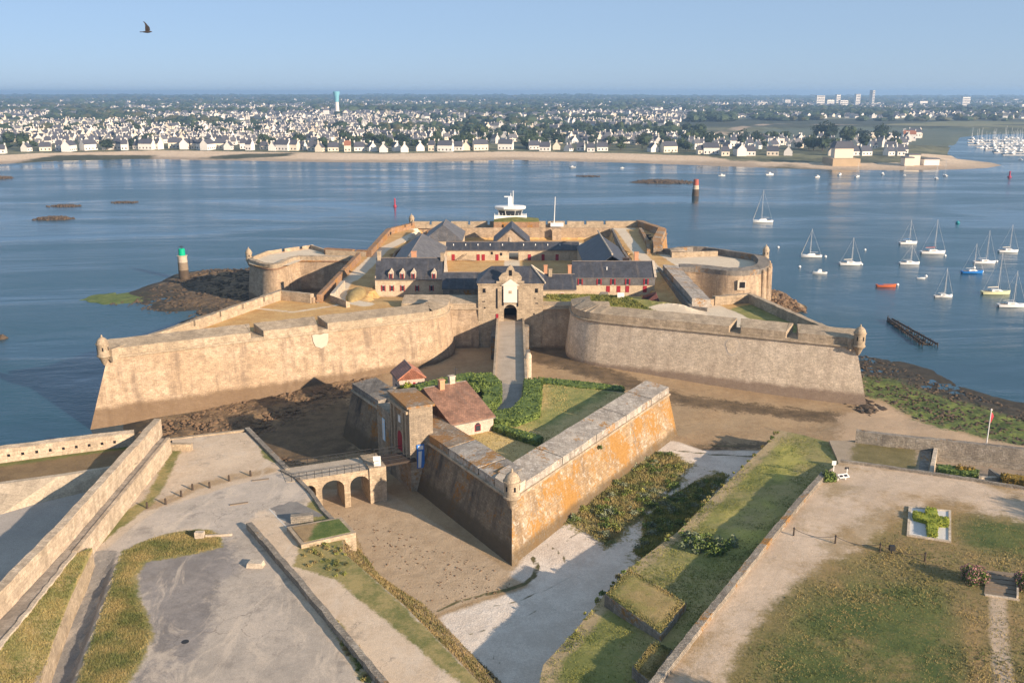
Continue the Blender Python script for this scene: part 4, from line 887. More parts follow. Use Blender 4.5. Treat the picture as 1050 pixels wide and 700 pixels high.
# ---------------------------------------------------------------- foliage helpers
def leafcloud(m, cx, cy, cz, rx, ry, rz_, n, size, mi=0, shell=.55):
    u = rng.normal(size=(n, 3)); u /= np.linalg.norm(u, axis=1)[:, None]; r = (shell + (1-shell)*rng.uniform(0, 1, n))**.8
    lump = 1 + .18*np.sin(u[:, 0]*5 + cx) + .15*np.sin(u[:, 1]*6 + cy) + .12*np.sin(u[:, 2]*7)
    c = u * (r*lump)[:, None] * np.array([rx, ry, rz_]) + np.array([cx, cy, cz])
    a = rng.normal(size=(n, 3)); a /= np.linalg.norm(a, axis=1)[:, None]; b = np.cross(a, rng.normal(size=(n, 3))); b /= np.linalg.norm(b, axis=1)[:, None]
    s_ = size * rng.uniform(.6, 1.3, n)[:, None]
    v = np.stack([c - a*s_, c + b*s_*.6, c + a*s_, c - b*s_*.6], 1).reshape(-1, 3)
    b0 = len(m.v); m.v += v.tolist(); m.f += [[b0+4*i, b0+4*i+1, b0+4*i+2, b0+4*i+3] for i in range(n)]; m.m += [mi]*n
def bush(name, label, cat, x, y, z, rx, ry, rz_, n, size, mat, mat2=None, group=None):
    m = MB(); m.lathe(x, y, [(rx*.3, z-.1), (rx*.62, z+rz_*.5), (rx*.55, z+rz_*1.1), (rx*.2, z+rz_*1.5)], 9)
    leafcloud(m, x, y, z + rz_*.85, rx, ry, rz_, n, size)
    if mat2: leafcloud(m, x, y, z + rz_*.95, rx*1.04, ry*1.04, rz_*1.04, n//2, size*.8, 1, .9)
    return tag(m.build(name, [mat, mat2 or mat]), label, cat, group)
def hedge(name, label, poly, z0, z1, mat, dens=26, size=.16, core=None):
    m = MB().prism(poly, z0, z1 - .12, 0, .06)
    xs = [p[0] for p in poly]; ys = [p[1] for p in poly]
    A = (max(xs)-min(xs))*(max(ys)-min(ys)); n = int(A*dens); X_ = rng.uniform(min(xs), max(xs), n); Y_ = rng.uniform(min(ys), max(ys), n)
    d = sd(X_, Y_, poly); ok = d > -.06; X_ = X_[ok]; Y_ = Y_[ok]; d = d[ok]; n = len(X_)
    Z_ = z1 - .15 + .16*fbm(X_, Y_, 1.2) + rng.uniform(-.1, .1, n) - .3*np.clip(.3-d, 0, .3)
    # sides
    X2 = []; Y2 = []; Z2 = []
    for i in range(len(poly)):
        a, b = poly[i], poly[(i+1) % len(poly)]; L = math.hypot(b[0]-a[0], b[1]-a[1]); k = int(L*(z1-z0)*dens)
        t_ = rng.uniform(0, 1, k); X2.append(a[0] + (b[0]-a[0])*t_ + rng.normal(0, .06, k)); Y2.append(a[1] + (b[1]-a[1])*t_ + rng.normal(0, .06, k)); Z2.append(rng.uniform(z0, z1-.1, k))
    P_ = np.stack([np.concatenate([X_] + X2), np.concatenate([Y_] + Y2), np.concatenate([Z_] + Z2)], 1); n = len(P_)
    a = rng.normal(size=(n, 3)); a /= np.linalg.norm(a, axis=1)[:, None]; b = np.cross(a, rng.normal(size=(n, 3))); b /= np.linalg.norm(b, axis=1)[:, None]
    s_ = size*rng.uniform(.6, 1.3, n)[:, None]; v = np.stack([P_-a*s_, P_+b*s_*.6, P_+a*s_, P_-b*s_*.6], 1).reshape(-1, 3)
    b0 = len(m.v); m.v += v.tolist(); m.f += [[b0+4*i, b0+4*i+1, b0+4*i+2, b0+4*i+3] for i in range(n)]; m.m += [0]*n
    return tag(m.build(name, mat), label, 'hedge')
def ragged(poly, soft=2.0, thr=.0, sc=4.0):
    return lambda x, y: np.clip(sd(x, y, poly)/soft + fbm(x, y, sc)*1.6 + .25 - thr, 0, 1)
def shrubs(name, label, spots, rmin, rmax, mats, size=.13):
    m = MB()
    for x, y, z in spots:
        r_ = random.uniform(rmin, rmax); leafcloud(m, x, y, z + r_*.3, r_, r_*random.uniform(.7, 1.1), r_*random.uniform(.45, .8), int(150*r_/.6), size, random.randrange(len(mats)), .3)
    return tag(m.build(name, mats), label, 'shrubs', kind='stuff')
def tufts(name, label, spots, mat, h0=.18, h1=.45, w_=.07, cat='grass'):
    A = np.array(spots); n = len(A)
    vs = []; N3 = 3
    base = np.repeat(A, N3, 0); k = n*N3
    ang_ = rng.uniform(0, 2*math.pi, k); hh = rng.uniform(h0, h1, k); lean = rng.normal(0, .4, (k, 2))*hh[:, None]
    bx = base[:, 0] + rng.normal(0, .08, k); by = base[:, 1] + rng.normal(0, .08, k); bz = base[:, 2] - .03
    dx = np.cos(ang_)*w_; dy = np.sin(ang_)*w_
    v = np.stack([np.stack([bx-dx, by-dy, bz], 1), np.stack([bx+dx, by+dy, bz], 1), np.stack([bx+lean[:, 0], by+lean[:, 1], bz+hh], 1)], 1).reshape(-1, 3)
    m = MB(); m.v = v.tolist(); m.f = [[3*i, 3*i+1, 3*i+2] for i in range(k)]; m.m = [0]*k
    return tag(m.build(name, mat), label, cat, kind='stuff')

hedge('hedge', 'thick curved green hedge along the right side of the road inside the ravelin', PL([(538,387),(556,386),(555,405),(553,422),(530,430),(506,430),(503,421),(525,417),(536,405)], 9.4), 8.2, 9.4, HEDGE)
hedge('hedge', 'rounded green hedge mass left of the road where it leaves the entrance bridge', PL([(470,388),(488,381),(504,381),(514,390),(514,405),(506,414),(492,417),(497,402),(488,392)], 9.6), 8.2, 9.6, HEDGE)
hedge('hedge', 'long narrow hedge row in the garden between the house and the parapet slabs', PL([(504,436),(512,434),(557,447),(552,453)], 9.1), 8.2, 9.2, HEDGE)
hedge('hedge', 'straight hedge row running behind the brown tiled roof towards the bridge', PL([(425,394),(470,383),(485,381),(488,387),(470,390),(428,399)], 9.8), 8.2, 9.9, HEDGE)
hedge('hedge', 'low irregular hedge along the back of the garden lawn beside the entrance bridge', PL([(556,386),(600,390),(640,395),(640,399),(598,396),(556,391)], 8.6), 8.0, 8.6, HEDGE, 20)
bush('bush', 'small bright green bush between the small pink house and the brown tiled roof', 'bush', *P2(418, 397, 9), 8.2, 1.1, 1.1, .9, 500, .18, HEDGE_Y)
for (px, py, r_, lb) in ((493, 397, 1.7, 'dark rounded shrub rising from the hedge left of the bridge road'), (483, 402, 1.5, 'yellow green rounded shrub next to the hedge left of the bridge road')):
    bush('bush', lb, 'bush', *P2(px, py, 9), 8.2, r_, r_, 1.3, 900, .2, HEDGE)

mwp = MB(); qx, qy = TIP[0]+uR.x*22.3+.85*.5, TIP[1]+uR.y*22.3-.53*.5; leafcloud(mwp, qx, qy, 8.3, .4, .3, .35, 160, .1, 0, .2); tag(mwp.build('wall_plant', HEDGE), 'small green plant growing just below the cordon of the orange lichen wall', 'plant')
# ---------------------------------------------------------------- arched bridge on the left
ab = empty('arched_bridge', 'stone bridge with three arches and iron railings leading to the red gate door', 'bridge')
q0 = Vector((-28.9, 112.3)); q1 = Vector((-18.2, 116.8)); ud = (q1 - q0).normalized(); un = Vector((-ud.y, ud.x)); Lb = (q1-q0).length; W = 4.9
def bp_(s, w_, z): p_ = q0 + ud*s + un*w_; return (p_.x, p_.y, z)
zt = 6.85
arches = [(1.5, 3.15, 5.2), (3.95, 6.95, 5.0), (7.75, 10.4, 5.0)]
for side in (0,):
    m = MB(); cur = -.4
    for (a0, a1, zs) in arches:
        m.add([bp_(cur, w_, z) for w_ in (0, W) for z in (.5, zt)] + [bp_(a0, w_, z) for w_ in (0, W) for z in (.5, zt)], [(0,4,5,1),(2,3,7,6),(1,5,7,3),(4,6,7,5),(0,1,3,2)])
        K = 10; r_ = (a1-a0)/2; c = (a0+a1)/2; rise_ = min(r_, 1.25)
        for i in range(K):
            t0 = math.pi*(1 - i/K); t1 = math.pi*(1 - (i+1)/K)
            x0, z0_, x1, z1_ = c + r_*math.cos(t0), zs - .1 + rise_*math.sin(t0), c + r_*math.cos(t1), zs - .1 + rise_*math.sin(t1)
            m.add([bp_(x0, 0, z0_), bp_(x1, 0, z1_), bp_(x1, 0, zt), bp_(x0, 0, zt), bp_(x0, W, z0_), bp_(x1, W, z1_), bp_(x1, W, zt), bp_(x0, W, zt)], [(0,1,2,3),(7,6,5,4),(3,2,6,7),(0,4,5,1)])
        cur = a1
    m.add([bp_(cur, w_, z) for w_ in (-.25, W+.1) for z in (.5, zt+.25)] + [bp_(12.7, w_, z) for w_ in (-.25, W+.1) for z in (.5, zt+.25)], [(0,4,5,1),(2,3,7,6),(1,5,7,3),(4,6,7,5),(0,1,3,2)])
    m.build('masonry', ST_P, ab)
m = MB().add([bp_(-.6, .15, zt+.02), bp_(12.0, .15, zt+.02), bp_(12.0, W-.15, zt+.02), bp_(-.6, W-.15, zt+.02), bp_(-.6, .15, zt-.1), bp_(12.0, .15, zt-.1), bp_(12.0, W-.15, zt-.1), bp_(-.6, W-.15, zt-.1)], [(0,1,2,3),(0,4,5,1),(1,5,6,2),(2,6,7,3),(3,7,4,0)])
m.build('deck', zonemat('bridge_paving', ((.36, .30, .23), (.44, .37, .29), .6), [], .3), ab)
m = MB().add([bp_(12.0, .7, 6.9), bp_(17.3, .7, 7.0), bp_(17.3, 4.1, 7.0), bp_(12.0, 4.1, 6.9), bp_(12.0, .7, 6.6), bp_(17.3, .7, 6.7), bp_(17.3, 4.1, 6.7), bp_(12.0, 4.1, 6.6)], [(0,1,2,3),(7,6,5,4),(0,4,5,1),(1,5,6,2),(2,6,7,3),(3,7,4,0)])
m.build('drawbridge_deck', WOODD, ab)
for w_ in (.1, W-.1):
    m = MB()
    for s_ in range(0, 12): a = bp_(s_ + .1, w_, zt); m.tube(a, (a[0], a[1], zt+1.05), .035)
    for z_ in (.55, 1.02): m.tube(bp_(.1, w_, zt+z_), bp_(11.9, w_, zt+z_), .03)
    m.build('railing', IRON, ab)
for w_ in (.75, 4.05):
    m = MB()
    for s_ in (12.2, 13.6, 15, 16.4): a = bp_(s_, w_, 6.9); m.tube(a, (a[0], a[1], 8.0), .04)
    m.tube(bp_(12.2, w_, 8.0), bp_(16.6, w_, 8.0), .035).tube(bp_(12.2, w_, 7.5), bp_(16.6, w_, 7.5), .03); m.build('railing', IRON, ab)
pn = empty('information_panel', 'small white notice board on the end pier of the arched bridge', 'sign', bp_(11.6, .2, zt+.2), math.atan2(ud.y, ud.x) - .3)
MB().box(-.5, .5, -.05, .05, .1, 1.5).build('board', WHITE, pn)

# ---------------------------------------------------------------- left esplanade
E = 6.8
esp = PL([(-60,800),(-30,700),(0,690),(45,690),(95,568),(88,566),(140,506),(178,458),(176,450),(252,443),(292,482),(303,487),(316,502),(328,522),(342,533),(352,552),(352,566),(412,618),(465,672),(498,706),(540,760),(560,830),(200,860)], E)
# widen the lawn strip under the rampart: everything right of the rampart wall
ISL = PL([(75,705),(98,640),(124.6,565),(145,555),(165,548),(200,542),(217,543),(228,551),(228,560),(205,567),(178,572),(150,576),(142,590),(141.7,606),(152,632),(158,650),(150,672),(131,702),(120,730),(70,730)], E)
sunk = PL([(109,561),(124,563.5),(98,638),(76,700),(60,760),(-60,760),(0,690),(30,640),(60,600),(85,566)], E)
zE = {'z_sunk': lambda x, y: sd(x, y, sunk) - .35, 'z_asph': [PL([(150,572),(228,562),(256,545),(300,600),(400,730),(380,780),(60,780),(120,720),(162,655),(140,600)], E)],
      'z_new': [PL([(140,575),(215,562),(232,552),(250,580),(225,600),(215,650),(180,700),(120,740),(155,655),(136,610)], E)],
      'z_road': [PL([(40,712),(60,672),(91,602),(108,563),(136,540),(170,517),(215,500),(262,488),(310,478),(330,500),(300,520),(285,545),(260,548),(228,556),(217,544),(190,541),(150,553),(124,566),(74,712)], E)],
      'z_sand': [PL([(172,500),(165,480),(176,449),(252,441),(294,482),(240,497),(170,520)], E), PL([(272,520),(300,545),(330,560),(400,622),(505,730),(395,730),(256,545),(250,538)], E)],
      'z_bare': lambda x, y: sline(x, y, PL([(150,520),(170,514),(197,500),(235,490),(275,482)], E), 1.0),
      'z_grass': [ISL, PL([(148,512),(178,457),(186,462),(170,495),(158,515),(120,545),(92,566),(85,566),(118,530)], E), PL([(325,505),(350,555),(365,600),(300,580),(312,560),(300,540)], E), PL([(310,548),(352,548),(354,566),(412,618),(465,672),(505,712),(470,700),(400,640),(340,590),(305,572)], E), PL([(335,636),(350,640),(385,700),(372,700)], E), PL([(262,440),(300,480),(270,470)], E)]}
def esp_z(x, y): return E - 1.0*np.clip((P2(115,564,E)[1] - y)/7, 0, 1)*np.clip(sd(x, y, sunk)/.9, 0, 1)
ls = sheet('esplanade', esp, esp_z, .62, zE, zonemat('esplanade', ((.46, .37, .275), (.54, .44, .33), .2), [
   ('z_road', (.40, .345, .285), (.49, .42, .35), .3, .35, .3), ('z_asph', (.34, .295, .245), (.45, .385, .315), .12, .4, .4), ('z_new', (.20, .18, .165), (.29, .26, .235), .14, .9, 1.4),
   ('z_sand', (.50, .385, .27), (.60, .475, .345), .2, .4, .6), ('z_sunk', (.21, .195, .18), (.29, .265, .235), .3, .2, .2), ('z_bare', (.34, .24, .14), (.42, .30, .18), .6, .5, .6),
   ('z_grass', (.15, .155, .05), (.33, .26, .11), .35, .25, .5)], .25, worn=1), 1.0, noise=.06)
tag(ls, kind='structure')
# slope down to the moat
topE = PL([(303,487),(316,502),(328,522),(342,533),(352,552),(352,566),(412,618),(465,672),(498,706),(540,760)], E)
botE = PL([(306,497),(324,512),(337,528),(366,547),(372,566),(392,592),(437,620),(488,673),(515,698),(565,770)], 2)
mb = MB(); k = len(topE)
vs = []
for j in range(5):
    f = j/4
    for a, b in zip(topE, botE):
        vs.append((a[0]+(b[0]-a[0])*f, a[1]+(b[1]-a[1])*f, E-.03+(1.9-E)*f**.9 + (random.uniform(-.15, .15) if 0 < j < 4 else 0)))
bank = mb.add(vs, [(j*k+i+1, j*k+i, (j+1)*k+i, (j+1)*k+i+1) for j in range(4) for i in range(k-1)]).build('moat_bank', zonemat('bank_soil', ((.24, .17, .095), (.33, .25, .15), .5), [], .8))
tag(bank, kind='structure')
tag(MB().sweep(PL([(288,483),(303,491),(318,506),(330,524),(340,534)], E), [(.3, 3), (.1, E+.25), (-.4, E+.25), (-.4, 3)]).build('kerb_wall', RUBBLE), 'crumbling stone edge wall curving down from the start of the arched bridge', 'wall')
tag(MB().sweep(PL([(251,440.5),(292,482.5)], E), [(0.35, -.2), (0, E+.3), (-.7, E+.3), (-.7, -.2)]).build('kerb_wall', RUBBLE), 'low stone edge wall at the end of the sandy platform above the muddy moat', 'wall')
tag(MB().sweep(PL([(174,451),(251,441.5)], E), [(.2, -.2), (0, E+.12), (-.5, E+.12), (-.5, -.2)]).build('kerb_wall', ST_P), 'thin stone kerb along the far edge of the sandy platform', 'kerb')
tag(MB().box(-48.8, -45.6, 123.3, 124, 5, E+1.0).build('low_wall', ST_P), 'short low stone wall at the foot of the high parapet end', 'wall')
wl = PL([(253,542),(300,597),(345,652),(386,702),(430,760)], E)
def broken_wall(name, label, poly, z0, z1, T, mat, jit=.08):
    L = plen(poly); n = max(2, int(L/.9)); pts = [];
    for i in range(n+1): 
        s = sub(poly, 0, max(L*i/n - 1e-3, 1e-3)); pts.append(s[-1])
    zo = [random.uniform(-jit, jit) for _ in pts]
    pts = [(p[0]+random.uniform(-.04, .04), p[1]+random.uniform(-.04, .04)) for p in pts]
    m = MB(); N = offs(pts); vs = []
    for p, n_, z in zip(pts, N, zo):
        vs += [(p[0], p[1], z0), (p[0], p[1], z1+z), (p[0]-n_[0]*T, p[1]-n_[1]*T, z1+z*.6), (p[0]-n_[0]*T, p[1]-n_[1]*T, z0)]
    k = 4; fs = []
    for i in range(len(pts)-1):
        for a in range(3): fs.append((i*k+a, (i+1)*k+a, (i+1)*k+a+1, i*k+a+1))
    fs += [(0, 1, 2, 3), tuple((len(pts)-1)*k + a for a in (3, 2, 1, 0))]
    return tag(m.add(vs, fs).build(name, mat), label, 'wall')
broken_wall('low_wall', 'long low rubble wall between the grey car park and the sandy path', wl[::-1], 6.4, E+.75, -.65, RUBBLE)
# rampart on the far left
top_par = [(-46.3, 40), (-47.6, 90), (-49.6, 123.6)]
rp = empty('rampart', 'long high sunlit rampart parapet with a walkway, crossing the left foreground', 'rampart')
MB().sweep(top_par[::-1], [(0.0, 6), (0, 11.45), (-.0, 11.5), (-.0, 11.55)]).build('x', RAMP, rp) if False else None
tp_ = rough(top_par, 1.6, .03); MB().sweep(tp_, [(-.25, 5), (-.25, 9.0), (-.0, 9.02), (0.0, 11.5), (-.9, 11.6), (-1.0, 5)], zoff=zo(tp_, .06)).build('parapet', RAMP, rp)
walk = [(-47.85, 90), (-49.7, 122.5), (-48.5, 122.8), (-46.4, 88.8), (-45.2, 72), (-44.6, 40), (-46.5, 40)]
MB().prism([(-46.4, 40), (-44.3, 40), (-45.1, 72), (-46.35, 89), (-48.5, 122.6), (-49.65, 122.6), (-47.7, 90)], 5, 9.0).build('walkway', stone('walk_stone', (.33, .29, .245), (.39, .345, .295), (.18, .15, .12), .4, brick=(1.5, .8)), rp)
MB().sweep([(-46.25, 89), (-48.35, 122.6)], [(.35, 5), (.12, 8.7), (.12, 9.12), (-.35, 9.12), (-.35, 5)]).build('retaining_face', RAMP, rp)
es_ = rough([(-44.2, 40), (-45.0, 72), (-46.22, 89)], .8, .06); MB().sweep(es_, zoff=zo(es_, .05), prof=[(.1, 7), (.12, 9.1), (-.3, 9.1), (-.3, 7)]).build('edge_stones', ST_W, rp)
# grass slope and lower retaining wall
lw = PL([(95,566),(73,612),(56,655),(38,706)], 8.0)
gs = [(-46.2, 88.9)] + [tuple(a) for a in lw] + [(lw[-1][0]+.6, 40), (-44.3, 40), (-45.05, 72)]
def gslope(x, y):
    d = sline(x, y, [(-46.25, 89), (-45.05, 72), (-44.3, 40)], 0); return 8.9 + np.clip(d*.18, -1.0, 0)
o = sheet('grass_slope', gs, gslope, .45, {'z_dry': lambda x, y: fbm(x, y, 4)*3}, zonemat('slope_grass', ((.19, .19, .06), (.31, .26, .10), .35), [('z_dry', (.33, .25, .11), (.44, .33, .15), .6, .8, 1.2)], .35), 6, noise=.12)
tag(o, kind='structure')
tag(MB().sweep([(a, b) for a, b in lw[::-1]], [(.15, 4.5), (0, 8.1), (-.45, 8.1), (-.45, 4.5)]).build('low_wall', ST_P), 'slim straight wall between the grass slope and the narrow shaded road', 'wall')
# ground left of the rampart
G = 7.7
lg = sheet('lower_court', [(-47.2, 40), (-48.2, 90), (-50.2, 123), (-58, 124.5), (-95, 118), (-95, 40)], lambda x, y: G + 0*x, 1.2, {'z_c': lambda x, y: fbm(x, y, 9)*4}, zonemat('court_paving', ((.38, .33, .28), (.44, .39, .335), .15), [('z_c', (.31, .275, .24), (.37, .33, .285), .2, 1.5, 1.0)], .15), 1, noise=0)
tag(lg, kind='structure')
bt = PL([(-70,506),(0,496),(60,488),(117,479),(140,476)], 9.6); bb_ = PL([(-60,543),(0,528),(40,516),(100,502),(130,494)], G-.05)
m = MB().add([(x, y, 9.6) for x, y in bt] + [(x, y, G-.05) for x, y in bb_] + [(x, y+.8, 9.6) for x, y in bt], [(5+i, 6+i, 1+i, i) for i in range(4)] + [(i, i+1, 11+i, 10+i) for i in range(4)])
tag(m.build('paved_ramp', stone('ramp_paving', (.47, .39, .29), (.54, .455, .35), (.3, .24, .18), .3, brick=(2.5, 1.6))), 'sloping paved bank, half in shadow, between the grass strip and the shaded court', 'ramp')
lwt = [(P2(-70,484,9.3)), P2(0,476,9.3), P2(138,457,9.3)]
o = sheet('grass_strip', [P2(-70,484,9.3), P2(0,476,9.3), P2(138,457,9.3), (-50.5, 122.6), bt[3], bt[2], bt[1], bt[0]], lambda x, y: 9.45+0*x, .8, {'z_g': lambda x, y: 1.3 + sline(x, y, lwt, 0)}, zonemat('strip_ground', ((.17, .115, .06), (.24, .165, .085), .4), [('z_g', (.10, .12, .035), (.17, .17, .06), .5, .4, .8)], .6), 1)
tag(o, kind='structure')
lpw = empty('loophole_wall', 'pale stone wall pierced by a row of small gun holes, beside the deep blue water', 'wall')
a0 = Vector(P2(-75, 484.5, 9.4)); a1 = Vector(P2(139, 457, 9.4)); al = (a1-a0).length; au = (a1-a0).normalized()
lp_ = rough([tuple(a0), tuple(a1)], 1.5, .03); MB().sweep(lp_, [(0, 1), (0, 11.3), (-.9, 11.5), (-2.2, 0)], zoff=zo(lp_, .06)).build('wall', RAMP, lpw)
for px, py in ((8, 469.6), (22.5, 467.9), (37, 466), (51, 464), (64.7, 462), (78, 460.2), (91.3, 458.4), (104.6, 456.3), (117.5, 454.6)):
    q = Vector(P2(px, py, 10.35)); s_ = (q - a0).dot(au); c = a0 + au*s_; M = Matrix.Translation((c.x, c.y, 10.35)) @ Matrix.Rotation(math.atan2(au.y, au.x), 4, 'Z')
    MB().box(-.16, .16, -.06, .1, -.18, .18, M=M).build('gun_hole', DARK, lpw)

# bollards on the left
def bollard(px, py, z, label, h_=.85, r_=.13, mat=WOODD, group='short posts lining the sandy platform', cat='post'):
    q = P(px, py, z); r = MB().lathe(0, 0, [(r_*1.1, 0), (r_, h_*.9), (r_*.5, h_)], 8).build('post', mat, None, loc=(q.x, q.y, z)); return tag(r, label, cat, group)
for i, (px, py) in enumerate([(151,521),(170,517),(186,509),(197.6,502),(215,500),(235,493),(257,488)]):
    bollard(px, py, E, ['post closest to the high rampart, at the grass edge', 'second post from the high rampart along the road edge', 'third post along the road edge, tilted beside bare earth', 'fourth post in the middle of the row along the road', 'fifth post, on the bare earth beside the sandy platform', 'sixth post, second nearest the arched bridge', 'last post of the row, nearest the arched bridge'][i])
for px, py, a, lb in ((245, 516.5, .35, 'brown timber strip lying across the grey road'), (267, 492, .3, 'brown timber strip lying near the start of the arched bridge')):
    q = P(px, py, E); m = MB().box(-1.1, 1.1, -.18, .18, 0, .1, M=Matrix.Rotation(a, 4, 'Z')); tag(m.build('timber_strip', WOOD, None, loc=(q.x, q.y, E)), lb, 'timber')
q = P(262, 580, E); tag(MB().prism([(-.9, -.5), (.9, -.6), (1.0, .4), (-.7, .6)], 0, .55, shrink=.15).build('stone_block', ST_W, None, loc=(q.x, q.y, E)), 'loose pale stone block lying on the grey car park near the low wall', 'stone block')
q = P(190, 657.7, E); tag(MB().lathe(0, 0, [(.34, .0), (.34, .03)], 16).build('manhole_cover', IRON, None, loc=(q.x, q.y, E+.005)), 'dark round manhole cover in the grey asphalt', 'manhole cover')
q = P(205, 551, E); m = MB().box(-.5, .5, -.3, .3, 0, .75).box(.6, 3.6, -.1, .12, 0, .28, M=Matrix.Rotation(.15, 4, 'Z')); tag(m.build('stone_kerb', ST_W, None, loc=(q.x, q.y, E)), 'remains of a pale stone kerb on the rounded grass island', 'kerb')
# raised grass bed
pb = PL([(294,541),(350,531),(365,547),(309,559.5)], E+.35)
rbd = empty('raised_bed', 'square grass bed with a stone border beside the path above the moat', 'planter')
MB().prism(pb, 5, E+.5).build('stone_border', ST_P, rbd)
ipb = inset(pb if sum(pb[i][0]*pb[(i+1)%4][1]-pb[(i+1)%4][0]*pb[i][1] for i in range(4)) > 0 else pb[::-1], .45)
sheet('grass_top', ipb, lambda x, y: E+.55+0*x, .4, {'z_g': lambda x, y: (x - min(p[0] for p in ipb)) - 2.6}, zonemat('bed_grass', ((.25, .17, .09), (.33, .23, .12), .8), [('z_g', (.07, .11, .025), (.15, .17, .05), .6, .3, .6)], .5), E, rbd)
q = P(310, 534.5, E); tag(MB().box(-1.3, 1.3, -.4, .4, 0, .9, M=Matrix.Rotation(.2, 4, 'Z')).build('stone_bench', RUBBLE, None, loc=(q.x, q.y, E)), 'rough stone bench block at the head of the square grass bed', 'bench')
dk = PL([(277,521),(300,512),(332,528),(296,541)], E)
tag(MB().prism(dk, E-.2, E+.015).build('paved_patch', zonemat('patch', ((.19, .175, .16), (.25, .23, .205), .6), [], .3)), kind='structure')
WL = simple('line_paint', (.55, .54, .5), .2, 3, .8)
m = MB()
for a, b in (((276,521.5), (294,540.7)),):
    p0 = Vector(P2(*a, E)); p1 = Vector(P2(*b, E)); n_ = (p1-p0).normalized(); n_ = Vector((-n_.y, n_.x))*.06
    m.add([(*(p0-n_), E+.03), (*(p1-n_), E+.03), (*(p1+n_), E+.03), (*(p0+n_), E+.03)], [(0, 1, 2, 3)])
tag(m.build('road_marking', WL), kind='structure')

# ---------------------------------------------------------------- glacis bank on the right
BW = PL([(801,441),(757,483),(696,544),(645,582),(620,609),(588,648),(557,681),(553,700),(560,760)], 5.0)
wallR = PL([(842,484),(816,513),(780,556),(742,603),(700,655),(665,700),(600,790)], 7.4)
bankp = BW[:-1] + PL([(556, 735)], 5) + [(wallR[-1][0]+.2, wallR[-1][1]), ] + [(x+.25, y) for x, y in wallR[::-1][1:]] + PL([(862,478),(872,470),(850,452),(825,443)], 5.8)
def bank_z(x, y):
    # rises gently from the moat edge towards the wall
    d = -sline(x, y, BW, 0); return 5.0 + np.clip(d/14, 0, 1)*1.1
clump = PL([(694,545),(705,541),(752,552),(756,560),(740,569),(715,566),(697,556)], 5.8)
bk = sheet('grass_bank', bankp, bank_z, .55, {'z_edge': lambda x, y: 1.5 + sline(x, y, BW, 0), 'z_yel': [PL([(745,520),(790,505),(800,525),(770,560),(740,545)], 5.8), PL([(790,450),(825,448),(830,475),(800,495),(785,480)], 5.6)], 'z_dry': lambda x, y: fbm(x, y, 7)*3-.4},
  zonemat('bank_grass', ((.17, .18, .05), (.25, .24, .075), .3), [('z_yel', (.36, .34, .08), (.46, .40, .11), .5, 1.5, 1.5), ('z_dry', (.27, .24, .09), (.38, .30, .13), .6, 1.2, 1.0), ('z_edge', (.38, .28, .15), (.48, .36, .20), .6, .5, .6)], .4), 1.0, noise=.25)
tag(bk, kind='structure')
tag(MB().sweep(BW[:-1], [(0.15, 0), (.05, 5.0), (-.5, 5.1), (-.5, 0)]).build('revetment', ST_G), 'stone revetment edge of the grass bank above the white sand', 'wall') if False else None
def blockbed(name, label, poly, z, side, zb=4.3):
    r = empty(name, label, 'grass block'); MB().prism(poly, zb, z).build('stone_side', side, r)
    a = sum(poly[i][0]*poly[(i+1) % len(poly)][1]-poly[(i+1) % len(poly)][0]*poly[i][1] for i in range(len(poly)))
    pp = inset(poly if a > 0 else poly[::-1], .12)
    sheet('grass_top', pp, lambda x, y: z+.06+.14*np.clip(sd(x, y, pp), 0, 1), .4, {'z_dry': lambda x, y: fbm(x, y, 3)*2}, zonemat('block_grass', ((.18, .18, .05), (.28, .25, .08), .5), [('z_dry', (.28, .21, .09), (.38, .28, .13), .6, .8, .8)], .4), z-.2, r); return pp, z
bA = blockbed('grass_block', 'large square raised block of rough grass with stone sides on the bank', PL([(645,582.5),(704,618),(678,651),(620,609)], 6.5), 6.5, RUBBLE)
bB = blockbed('grass_block', 'small raised grass block against the long wall at the bottom edge', PL([(670,657),(690,666),(667,700),(648,684)], 6.7), 6.7, RUBBLE)
MB_w = broken_wall('low_wall', 'long straight stone wall with rough coping between the shaded grass bank and the sandy walk', wallR, 4.5, 7.45, .75, RUBBLE, .05)
# seat of plants on the bank
m = MB()
for x, y, z in scatter(clump, 46, bank_z): leafcloud(m, x, y, z+.3, .6, .6, .45, 60, .17, random.choice((0, 0, 1)))
tag(m.build('shrub_bed', [HEDGE, foliage('grey_leaf', (.12, .15, .08), (.22, .25, .15))]), 'dense dark green shrub bed growing across the middle of the grass bank', 'shrubs', kind='stuff')

# ---------------------------------------------------------------- right esplanade
kerbR = PL([(861,474),(905,480),(953,487),(1000,494),(1060,504),(1330,546)], E)
espR = [(x-.5, y) for x, y in wallR] + PL([(640, 850), (1300, 850), (1300, 560)], E) + kerbR[::-1] + []
espR = [wallR[0]] + wallR[1:] + PL([(760, 860), (1400, 860), (1350, 560)], E) + kerbR[::-1]
lawn = PL([(735,705),(760,660),(790,620),(822,592),(850,575),(880,565),(900,545),(922,530),(930,520),(975,522),(1060,538),(1160,560),(1160,800),(700,800)], E)
zR = {'z_lawn': [lawn], 'z_green': [PL([(830,610),(880,585),(960,600),(990,640),(1005,700),(980,760),(780,760),(790,670)], E), PL([(985,525),(1060,535),(1060,570),(990,560)], E)],
      'z_dry': lambda x, y: np.maximum(fbm(x, y, 8)*3 - 1.0, sd(x, y, PL([(985,640),(1010,620),(1015,700),(1010,740),(980,740),(995,690)], E))),
      'z_path': lambda x, y: sline(x, y, PL([(1023,612),(1024,650),(1030,700),(1038,760)], E), .75), 'z_worn': [PL([(838,560),(905,520),(925,525),(905,550),(850,575)], E), PL([(840,505),(850,490),(880,500),(850,510)], E)]}
